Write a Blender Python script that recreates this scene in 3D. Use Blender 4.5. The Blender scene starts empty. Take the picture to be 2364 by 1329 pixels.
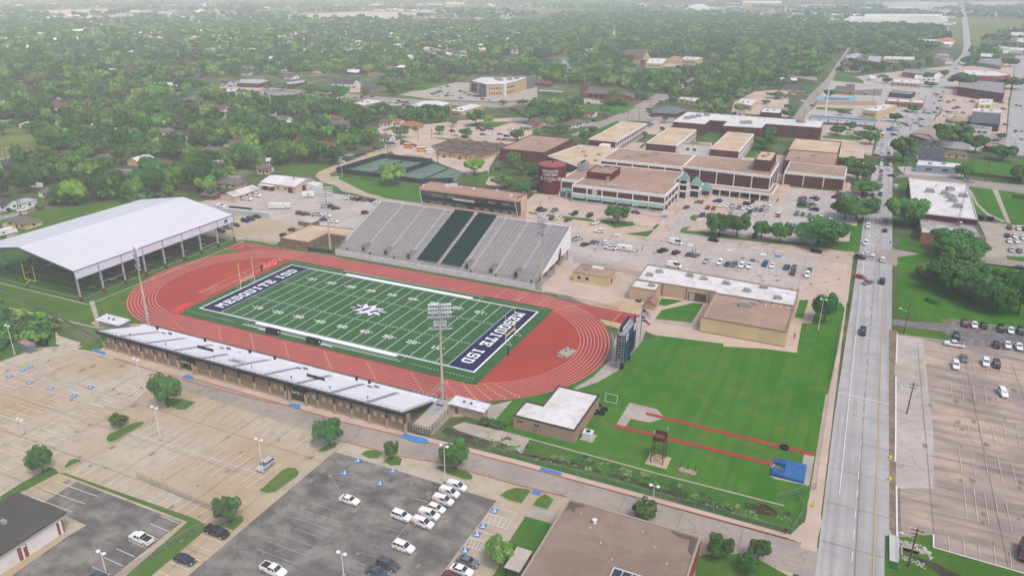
import bpy, math, random
import numpy as np
from mathutils import Vector
R=math.radians; sc=bpy.context.scene; COL=sc.collection
rng=np.random.default_rng(7); random.seed(7)
# ------------------------------------------------------------------ camera (solved from the football field's known size)
CAM=Vector((147.616,-198.925,108.158)); YAW,PIT,ROL=-.431588,.388505,.00509404; FPX=1726.75/2364
f=Vector((math.sin(YAW)*math.cos(PIT),math.cos(YAW)*math.cos(PIT),-math.sin(PIT)))
r_=Vector((math.cos(YAW),-math.sin(YAW),0)); u_=r_.cross(f)
rr=r_*math.cos(ROL)+u_*math.sin(ROL); uu=-r_*math.sin(ROL)+u_*math.cos(ROL)
cd=bpy.data.cameras.new('camera'); cam=bpy.data.objects.new('camera',cd); COL.objects.link(cam); sc.camera=cam
from mathutils import Matrix
M=Matrix(((rr.x,uu.x,-f.x,CAM.x),(rr.y,uu.y,-f.y,CAM.y),(rr.z,uu.z,-f.z,CAM.z),(0,0,0,1))); cam.matrix_world=M
cd.sensor_width=36; cd.lens=36*FPX; cd.clip_start=1; cd.clip_end=20000
def view(x,y,z=0):
    d=Vector((x,y,z))-CAM; q=d.dot(f); return (.5+FPX*d.dot(rr)/q, .281-FPX*d.dot(uu)/q, q)
# ------------------------------------------------------------------ sky, sun, exposure
SUN_EL,SUN_AZ=R(58),R(125)
w=bpy.data.worlds.new('World'); sc.world=w; w.use_nodes=True; nt=w.node_tree
sky=nt.nodes.new('ShaderNodeTexSky'); sky.sky_type='NISHITA'; sky.sun_disc=False; sky.sun_elevation=SUN_EL; sky.sun_rotation=SUN_AZ
sky.air_density=1.0; sky.dust_density=4.2; sky.ozone_density=1.0
bg=nt.nodes['Background']; bg.inputs['Strength'].default_value=.15; nt.links.new(sky.outputs[0],bg.inputs['Color'])
sl=bpy.data.lights.new('sun','SUN'); sl.energy=.95; sl.angle=R(11); sl.color=(1,.95,.88)
so=bpy.data.objects.new('sun',sl); COL.objects.link(so)
sd=Vector((math.sin(SUN_AZ)*math.cos(SUN_EL),math.cos(SUN_AZ)*math.cos(SUN_EL),math.sin(SUN_EL)))
so.rotation_euler=sd.to_track_quat('Z','Y').to_euler(); so.location=(0,0,400)
vs=sc.view_settings; vs.view_transform='Standard'; vs.look='None'; vs.exposure=.7; vs.gamma=1
cy=sc.cycles; cy.use_denoising=True; cy.max_bounces=6; cy.diffuse_bounces=2; cy.glossy_bounces=2; cy.transparent_max_bounces=8; cy.volume_bounces=3
# ------------------------------------------------------------------ helpers
def node(nt,t,**k):
    n=nt.nodes.new(t)
    for a,b in k.items(): setattr(n,a,b)
    return n
MATS={}
def tone(c): return tuple(min(.6,v**1.3) for v in c) if c else c
def mat(name,c1,c2=None,s=.15,c3=None,s3=1.2,f3=.45,rough=.85,spec=.06,metal=0,coord='world',rnd=0,streak=None,cracks=None,ribs=None,detail=6,lo=.38,hi=.62):
    if name in MATS: return MATS[name]
    c1,c2,c3=tone(c1),tone(c2),tone(c3); cracks=cracks and (*cracks[:2],tone(cracks[2]),cracks[3]); ribs=ribs and (*ribs[:2],tone(ribs[2]),ribs[3])
    m=bpy.data.materials.new(name); m.use_nodes=True; nt=m.node_tree; b=nt.nodes['Principled BSDF']
    b.inputs['Roughness'].default_value=rough; b.inputs['Specular IOR Level'].default_value=spec; b.inputs['Metallic'].default_value=metal
    out=None
    rgb=node(nt,'ShaderNodeRGB'); rgb.outputs[0].default_value=(*c1,1); out=rgb.outputs[0]
    if coord=='world': co=node(nt,'ShaderNodeNewGeometry').outputs['Position']
    else: co=node(nt,'ShaderNodeTexCoord').outputs['Object']
    def mix(a,c,fac):
        x=node(nt,'ShaderNodeMix',data_type='RGBA'); nt.links.new(a,x.inputs[6]); x.inputs[7].default_value=(*c,1); nt.links.new(fac,x.inputs[0]); return x.outputs[2]
    def noise(sca,lo,hi,amt=1,det=detail,dist=0):
        n=node(nt,'ShaderNodeTexNoise'); n.inputs['Scale'].default_value=sca; n.inputs['Detail'].default_value=det; n.inputs['Distortion'].default_value=dist; nt.links.new(co,n.inputs['Vector'])
        mr=node(nt,'ShaderNodeMapRange'); nt.links.new(n.outputs[0],mr.inputs[0]); mr.inputs[1].default_value=lo; mr.inputs[2].default_value=hi; mr.inputs[4].default_value=amt; return mr.outputs[0]
    if c2: out=mix(out,c2,noise(s,lo,hi,1,detail,.4))
    if c3: out=mix(out,c3,noise(s3,.5,.75,f3))
    if streak:
        mp=node(nt,'ShaderNodeMapping'); mp.inputs['Scale'].default_value=streak[1]; nt.links.new(co,mp.inputs['Vector']); n=node(nt,'ShaderNodeTexNoise'); n.inputs['Scale'].default_value=1; n.inputs['Detail'].default_value=5; nt.links.new(mp.outputs[0],n.inputs['Vector'])
        mr=node(nt,'ShaderNodeMapRange'); nt.links.new(n.outputs[0],mr.inputs[0]); mr.inputs[1].default_value=.45; mr.inputs[2].default_value=.68; mr.inputs[4].default_value=streak[2]; out=mix(out,tone(streak[0]),mr.outputs[0])
    if cracks:
        v=node(nt,'ShaderNodeTexVoronoi',feature='DISTANCE_TO_EDGE'); v.inputs['Scale'].default_value=cracks[0]
        nn=node(nt,'ShaderNodeTexNoise'); nn.inputs['Scale'].default_value=cracks[0]*3; nt.links.new(co,nn.inputs['Vector'])
        va=node(nt,'ShaderNodeVectorMath',operation='MULTIPLY_ADD'); nt.links.new(nn.outputs[1],va.inputs[0]); va.inputs[1].default_value=(1.2/cracks[0]*.5,)*3; nt.links.new(co,va.inputs[2]); nt.links.new(va.outputs[0],v.inputs['Vector'])
        mr=node(nt,'ShaderNodeMapRange'); nt.links.new(v.outputs[0],mr.inputs[0]); mr.inputs[1].default_value=0; mr.inputs[2].default_value=cracks[1]; mr.inputs[3].default_value=cracks[3]; mr.inputs[4].default_value=0
        out=mix(out,cracks[2],mr.outputs[0])
    if ribs:
        wv=node(nt,'ShaderNodeTexWave',bands_direction=ribs[0]); wv.inputs['Scale'].default_value=ribs[1]; nt.links.new(co,wv.inputs['Vector'])
        mr=node(nt,'ShaderNodeMapRange'); nt.links.new(wv.outputs[1],mr.inputs[0]); mr.inputs[4].default_value=ribs[3]; out=mix(out,ribs[2],mr.outputs[0])
    if rnd:
        oi=node(nt,'ShaderNodeObjectInfo'); hs=node(nt,'ShaderNodeHueSaturation'); mr=node(nt,'ShaderNodeMapRange'); nt.links.new(oi.outputs['Random'],mr.inputs[0]); mr.inputs[3].default_value=1-rnd; mr.inputs[4].default_value=1+rnd
        nt.links.new(mr.outputs[0],hs.inputs['Value']); ml=node(nt,'ShaderNodeMath',operation='MULTIPLY_ADD'); fr=node(nt,'ShaderNodeMath',operation='FRACT'); m7=node(nt,'ShaderNodeMath',operation='MULTIPLY'); nt.links.new(oi.outputs['Random'],m7.inputs[0]); m7.inputs[1].default_value=7.31; nt.links.new(m7.outputs[0],fr.inputs[0]); nt.links.new(fr.outputs[0],ml.inputs[0]); ml.inputs[1].default_value=.05; ml.inputs[2].default_value=.475; nt.links.new(ml.outputs[0],hs.inputs['Hue']); nt.links.new(out,hs.inputs['Color']); out=hs.outputs[0]
    nt.links.new(out,b.inputs['Base Color']); MATS[name]=m; return m
def area2(p): return sum(p[i][0]*p[(i+1)%len(p)][1]-p[(i+1)%len(p)][0]*p[i][1] for i in range(len(p)))
class MB:
    def __init__(s): s.v=[]; s.f=[]; s.m=[]
    def add(s,v,fs,m=0):
        o=len(s.v); s.v+=[tuple(q) for q in v]; s.f+=[tuple(i+o for i in q) for q in fs]; s.m+=[m]*len(fs); return s
    def quad(s,*p,m=0): return s.add(p,[tuple(range(len(p)))],m)
    def box(s,x0,x1,y0,y1,z0,z1,m=0):
        return s.add([(x0,y0,z0),(x1,y0,z0),(x1,y1,z0),(x0,y1,z0),(x0,y0,z1),(x1,y0,z1),(x1,y1,z1),(x0,y1,z1)],[(0,3,2,1),(4,5,6,7),(0,1,5,4),(1,2,6,5),(2,3,7,6),(3,0,4,7)],m)
    def obox(s,cx,cy,z0,L,W_,H,rot=0,m=0):
        c,n=math.cos(rot),math.sin(rot); P=[(cx+a*c-b*n,cy+a*n+b*c) for a,b in((-L/2,-W_/2),(L/2,-W_/2),(L/2,W_/2),(-L/2,W_/2))]
        return s.prism(P,z0,z0+H,m,bottom=True)
    def poly(s,p,z,m=0):
        p=[(q[0],q[1],z) for q in p]
        if area2(p)<0: p=p[::-1]
        return s.add(p,[tuple(range(len(p)))],m)
    def prism(s,p,z0,z1,m=0,top=None,bottom=False,cap=True):
        if area2(p)<0: p=p[::-1]
        n=len(p); s.add([(q[0],q[1],z0) for q in p]+[(q[0],q[1],z1) for q in p],[(i,(i+1)%n,(i+1)%n+n,i+n) for i in range(n)],m)
        if cap: s.poly(p,z1,m if top is None else top)
        if bottom: s.add([(q[0],q[1],z0) for q in p[::-1]],[tuple(range(n))],m)
        return s
    def tube(s,a,b,r0,r1=None,n=8,m=0,caps=True):
        a,b=Vector(a),Vector(b); r1=r0 if r1 is None else r1; d=(b-a).normalized(); t=d.orthogonal().normalized(); q=d.cross(t)
        P=[]
        for c,rad in((a,r0),(b,r1)): P+=[c+(t*math.cos(2*math.pi*i/n)+q*math.sin(2*math.pi*i/n))*rad for i in range(n)]
        F=[(i,(i+1)%n,(i+1)%n+n,i+n) for i in range(n)]
        if caps: F+=[tuple(range(n))[::-1],tuple(range(n,2*n))]
        return s.add(P,F,m)
    def strip(s,p,wd,z,m=0,closed=False):
        n=len(p); ps=[Vector((q[0],q[1])) for q in p]
        L,Rr=[],[]
        for i in range(n):
            a=ps[(i-1)%n] if (closed or i>0) else ps[i]; b=ps[(i+1)%n] if (closed or i<n-1) else ps[i]
            d=(b-a); d=d.normalized() if d.length>1e-6 else Vector((1,0)); nn=Vector((-d.y,d.x))
            k=1
            if 0<i<n-1 or closed:
                d1=(ps[i]-a); 
                if d1.length>1e-6: k=1/max(.5,abs(nn.dot(Vector((-d1.y,d1.x)).normalized())))
            L.append(ps[i]+nn*wd/2*k); Rr.append(ps[i]-nn*wd/2*k)
        V=[(q.x,q.y,z) for q in L]+[(q.x,q.y,z) for q in Rr]
        return s.add(V,[(i+n,(i+1)%n+n,(i+1)%n,i) for i in range(n if closed else n-1)],m)
    def lathe(s,prof,n=16,m=0,c=(0,0)):
        P=[(c[0]+r*math.cos(2*math.pi*i/n),c[1]+r*math.sin(2*math.pi*i/n),z) for r,z in prof for i in range(n)]
        return s.add(P,[(k*n+i,k*n+(i+1)%n,(k+1)*n+(i+1)%n,(k+1)*n+i) for k in range(len(prof)-1) for i in range(n)],m)
    def mesh(s,name,mats,off=(0,0,0),smooth=False):
        me=bpy.data.meshes.new(name); me.from_pydata([(a-off[0],b-off[1],c-off[2]) for a,b,c in s.v],[],s.f)
        for q in (mats if isinstance(mats,(list,tuple)) else [mats]): me.materials.append(q)
        if any(s.m): me.polygons.foreach_set('material_index',s.m)
        if smooth: me.polygons.foreach_set('use_smooth',[True]*len(s.f))
        me.update(); return me
    def build(s,name,mats,parent=None,smooth=False):
        off=base(parent); o=bpy.data.objects.new(name,s.mesh(name,mats,off,smooth)); COL.objects.link(o)
        if parent: o.parent=parent
        return o
def base(o):
    q=Vector((0,0,0))
    while o: q=q+o.location; o=o.parent
    return q
def tag(o,label=None,cat=None,group=None,kind=None):
    for k,v in (('label',label),('category',cat),('group',group),('kind',kind)):
        if v: o[k]=v
    return o
def thing(name,label,cat,loc=(0,0,0),rot=0,group=None):
    o=bpy.data.objects.new(name,None); COL.objects.link(o); o.location=loc; o.rotation_euler=(0,0,rot); o.empty_display_size=.5
    return tag(o,label,cat,group)
def put(name,me,parent=None,loc=(0,0,0),rot=0,scale=None):
    o=bpy.data.objects.new(name,me); COL.objects.link(o); o.location=loc; o.rotation_euler=(0,0,rot)
    if parent: o.parent=parent
    if scale: o.scale=scale
    return o
def struct(name,mb,m): return tag(mb.build(name,m),kind='structure')
FONT={}
def text_mb(mb,body,size,at,right,up,m=0,wid=1.0,align='CENTER',lift=.02):
    """flat lettering laid on a surface: at = centre, right / up = world directions"""
    key=body
    if key not in FONT:
        c=bpy.data.curves.new('lettering','FONT'); c.body=body; c.size=1; c.align_x=align; c.align_y='CENTER'; c.resolution_u=2; c.offset=.012
        o=bpy.data.objects.new('lettering',c); COL.objects.link(o); bpy.context.view_layer.update()
        me=bpy.data.meshes.new_from_object(o.evaluated_get(bpy.context.evaluated_depsgraph_get()))
        FONT[key]=([v.co.copy() for v in me.vertices],[tuple(q.vertices) for q in me.polygons]); bpy.data.objects.remove(o); bpy.data.meshes.remove(me)
    V,F=FONT[key]; a=Vector(at); rt=Vector(right).normalized(); up=Vector(up).normalized(); nn=rt.cross(up)
    return mb.add([a+rt*(v.x*size*wid)+up*(v.y*size)+nn*lift for v in V],F,m)
def stripes_mb(): return MB()
def inpoly(P,X,Y):
    x=np.asarray(X); y=np.asarray(Y); c=np.zeros(x.shape,bool); n=len(P)
    for i in range(n):
        x0,y0=P[i]; x1,y1=P[(i+1)%n]
        if y0==y1: continue
        c^=((y0>y)!=(y1>y))&(x<(x1-x0)*(y-y0)/(y1-y0)+x0)
    return c
ORD=['','second','third','fourth','fifth','sixth','seventh','eighth','ninth','tenth','eleventh','twelfth','thirteenth','fourteenth','fifteenth','sixteenth','seventeenth','eighteenth','nineteenth']
def ordinal(i):
    if i==0: return 'leftmost'
    if i<19: return ORD[i]+' from left'
    t=['twentieth','thirtieth','fortieth','fiftieth','sixtieth'][(i+1)//10-2]; tt=['twenty','thirty','forty','fifty','sixty'][(i+1)//10-2]
    return (t if (i+1)%10==0 else tt+'-'+(['first']+ORD[1:])[(i+1)%10-1])+' from left'
AUTO=[]   # (object, look, context, noun)
def auto(o,look,ctx,x,y,cat,group,like=None): AUTO.append((o,look,ctx,x,y,like or 'such')); tag(o,None,cat,group)
def finish_labels():
    G={}
    for a in AUTO: G.setdefault((a[1],a[2]),[]).append(a)
    for (look,ctx),L in G.items():
        L.sort(key=lambda a:view(a[3],a[4])[0])
        for i,a in enumerate(L): a[0]['label']=f'{look} {ctx}' if len(L)==1 else f'{look} {ctx}, {"rightmost" if i==len(L)-1 else ordinal(i)}'
# ------------------------------------------------------------------ materials
concrete=mat('concrete',(.42,.38,.33),(.36,.33,.29),.2,(.3,.27,.24),1.5)
white=mat('white_paint',(.64,.635,.63),(.6,.59,.58),.3,rough=.6)
GM=dict(
 tan=mat('tan_concrete',(.4,.325,.225),(.44,.395,.325),.035,(.31,.265,.2),.3,.6,cracks=(.09,.012,(.24,.19,.13),.5)),
 darklot=mat('worn_asphalt',(.145,.14,.133),(.26,.247,.226),.16,(.085,.083,.081),.35,.7,streak=((.36,.34,.31),(.06,.25,1),.35),cracks=(.34,.02,(.06,.06,.06),.6),detail=10,lo=.42,hi=.64),
 drive=mat('grey_concrete',(.36,.32,.285),(.31,.28,.255),.1,(.26,.235,.215),.5,.5,cracks=(.06,.012,(.15,.13,.12),.5)),
 pinkcon=mat('pink_concrete',(.5,.41,.345),(.44,.365,.31),.08,(.38,.32,.275),.4,.5),
 greylot=mat('grey_lot',(.46,.42,.39),(.4,.37,.345),.07,(.33,.305,.285),.4,.55,cracks=(.05,.01,(.2,.18,.17),.5)),
 asphalt=mat('patched_asphalt',(.19,.18,.175),(.26,.245,.235),.2,(.09,.09,.09),.5,.7),
 brownlot=mat('stained_lot',(.44,.365,.31),(.32,.275,.25),.055,(.5,.4,.3),.13,.85,streak=((.22,.19,.175),(.05,.35,1),.7),detail=9,cracks=(.05,.01,(.2,.16,.14),.4)),
 road=mat('road_concrete',(.42,.41,.4),(.38,.37,.362),.12,(.33,.32,.31),.5,.5,streak=((.27,.265,.26),(.55,.012,1),.6),cracks=(.25,.014,(.24,.235,.235),.35)),
 concrete=concrete, grass=mat('grass',(.07,.165,.025),(.11,.185,.035),.12,(.17,.19,.06),.6,.5),
 lawn=mat('bright_lawn',(.052,.185,.016),(.088,.205,.028),.045,(.165,.21,.06),.16,.75,streak=((.05,.15,.02),(.45,.02,1),.5)),
 scrub=mat('rough_grass',(.06,.165,.022),(.09,.18,.035),.25,(.15,.16,.1),.9,.5), meadow=mat('meadow',(.15,.19,.06),(.2,.22,.09),.03,(.25,.24,.12),.2,.5),
 dirt=mat('dirt',(.3,.24,.18),(.22,.175,.135),.4,(.16,.13,.1),1.5,.6), sand=mat('sand',(.5,.39,.24),(.42,.33,.22),.3),
 turf=mat('turf',(.045,.135,.05),(.052,.15,.056),.15,rough=.9), turf2=mat('practice_turf',(.06,.15,.035),(.07,.17,.045),.2,rough=.9),  # turf2: even green of the practice field turf
 track=mat('running_track',(.36,.08,.062),(.31,.07,.056),.12,rough=.8), court=mat('tennis_court',(.13,.2,.16),(.155,.22,.18),.1),
 creek=mat('creek_water',(.06,.06,.04),(.1,.095,.06),.4,rough=.25), pond=mat('pond_water',(.12,.14,.15),rough=.12,spec=.6), grey=mat('pale_path',(.42,.385,.35),(.35,.32,.29),.2,(.25,.23,.21),.7,.6))
M_joint=mat('slab_joint',(.25,.215,.17)); M_red=mat('kerb_red',(.5,.13,.08),(.42,.17,.12),.6); M_yel=mat('yellow_paint',(.62,.42,.12),rough=.7); M_blue=mat('blue_paint',(.07,.22,.46),(.09,.26,.5),.5); M_faint=mat('faded_paint',(.46,.44,.42),(.3,.29,.27),.8); M_f2=mat('worn_white',(.58,.53,.48),(.5,.44,.38),.6)
brick=mat('brick',(.16,.068,.055),(.135,.06,.05),.4,rough=.9); brick2=mat('red_brick',(.3,.1,.07),(.25,.09,.065),.5); brownroof=mat('brown_roof',(.4,.29,.225),(.33,.25,.2),.06,(.25,.2,.165),.35,.55); tanroof=mat('tan_roof',(.55,.44,.32),(.46,.37,.28),.08,(.36,.29,.23),.4,.5)
wroof=mat('white_roof',(.6,.59,.59),(.54,.53,.52),.06,(.5,.46,.4),.35,.4,rough=.6); oldwroof=mat('stained_white_roof',(.6,.59,.585),(.52,.5,.48),.12,(.4,.36,.31),.5,.6,rough=.6,lo=.45,hi=.7)
steel=mat('galvanised',(.42,.43,.45),(.36,.37,.39),.6,rough=.45,metal=.3); alum=mat('aluminium',(.62,.63,.66),(.55,.56,.59),.4,rough=.5); dark=mat('dark_frame',(.03,.03,.035),rough=.5); glass=mat('window_glass',(.03,.04,.05),(.05,.06,.075),.3,rough=.08,spec=.7); tanwall=mat('tan_wall',(.46,.36,.24),(.42,.33,.225),.3); creamwall=mat('cream_wall',(.56,.46,.29),(.5,.42,.27),.2); brownwall=mat('brown_wall',(.25,.19,.145),(.22,.17,.13),.3); stone=mat('stone_brick',(.3,.235,.175),(.26,.2,.155),.5,(.2,.16,.125),2,.6)
black=mat('black_rubber',(.015,.015,.017),rough=.7); maroon=mat('maroon_paint',(.17,.032,.042),(.15,.03,.038),.3,rough=.6); navy=mat('navy_paint',(.012,.02,.075),(.016,.026,.09),.4); tealroof=mat('teal_metal',(.2,.33,.29),(.17,.29,.26),.4,rough=.5); yel=mat('safety_yellow',(.75,.6,.04),rough=.5); wood=mat('weathered_wood',(.15,.11,.085),(.11,.08,.06),2); bark=mat('bark',(.09,.07,.055),(.06,.048,.04),2,coord='object')
struct('ground',MB().quad((-12000,-3000,0),(12000,-3000,0),(12000,14000,0),(-12000,14000,0)),mat('ground_cover',(.075,.13,.04),(.12,.15,.065),.02,(.34,.29,.22),.045,.6))  # ground colour darkened overall to stand in for tree shade
HAZE=1.75e-4
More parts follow.
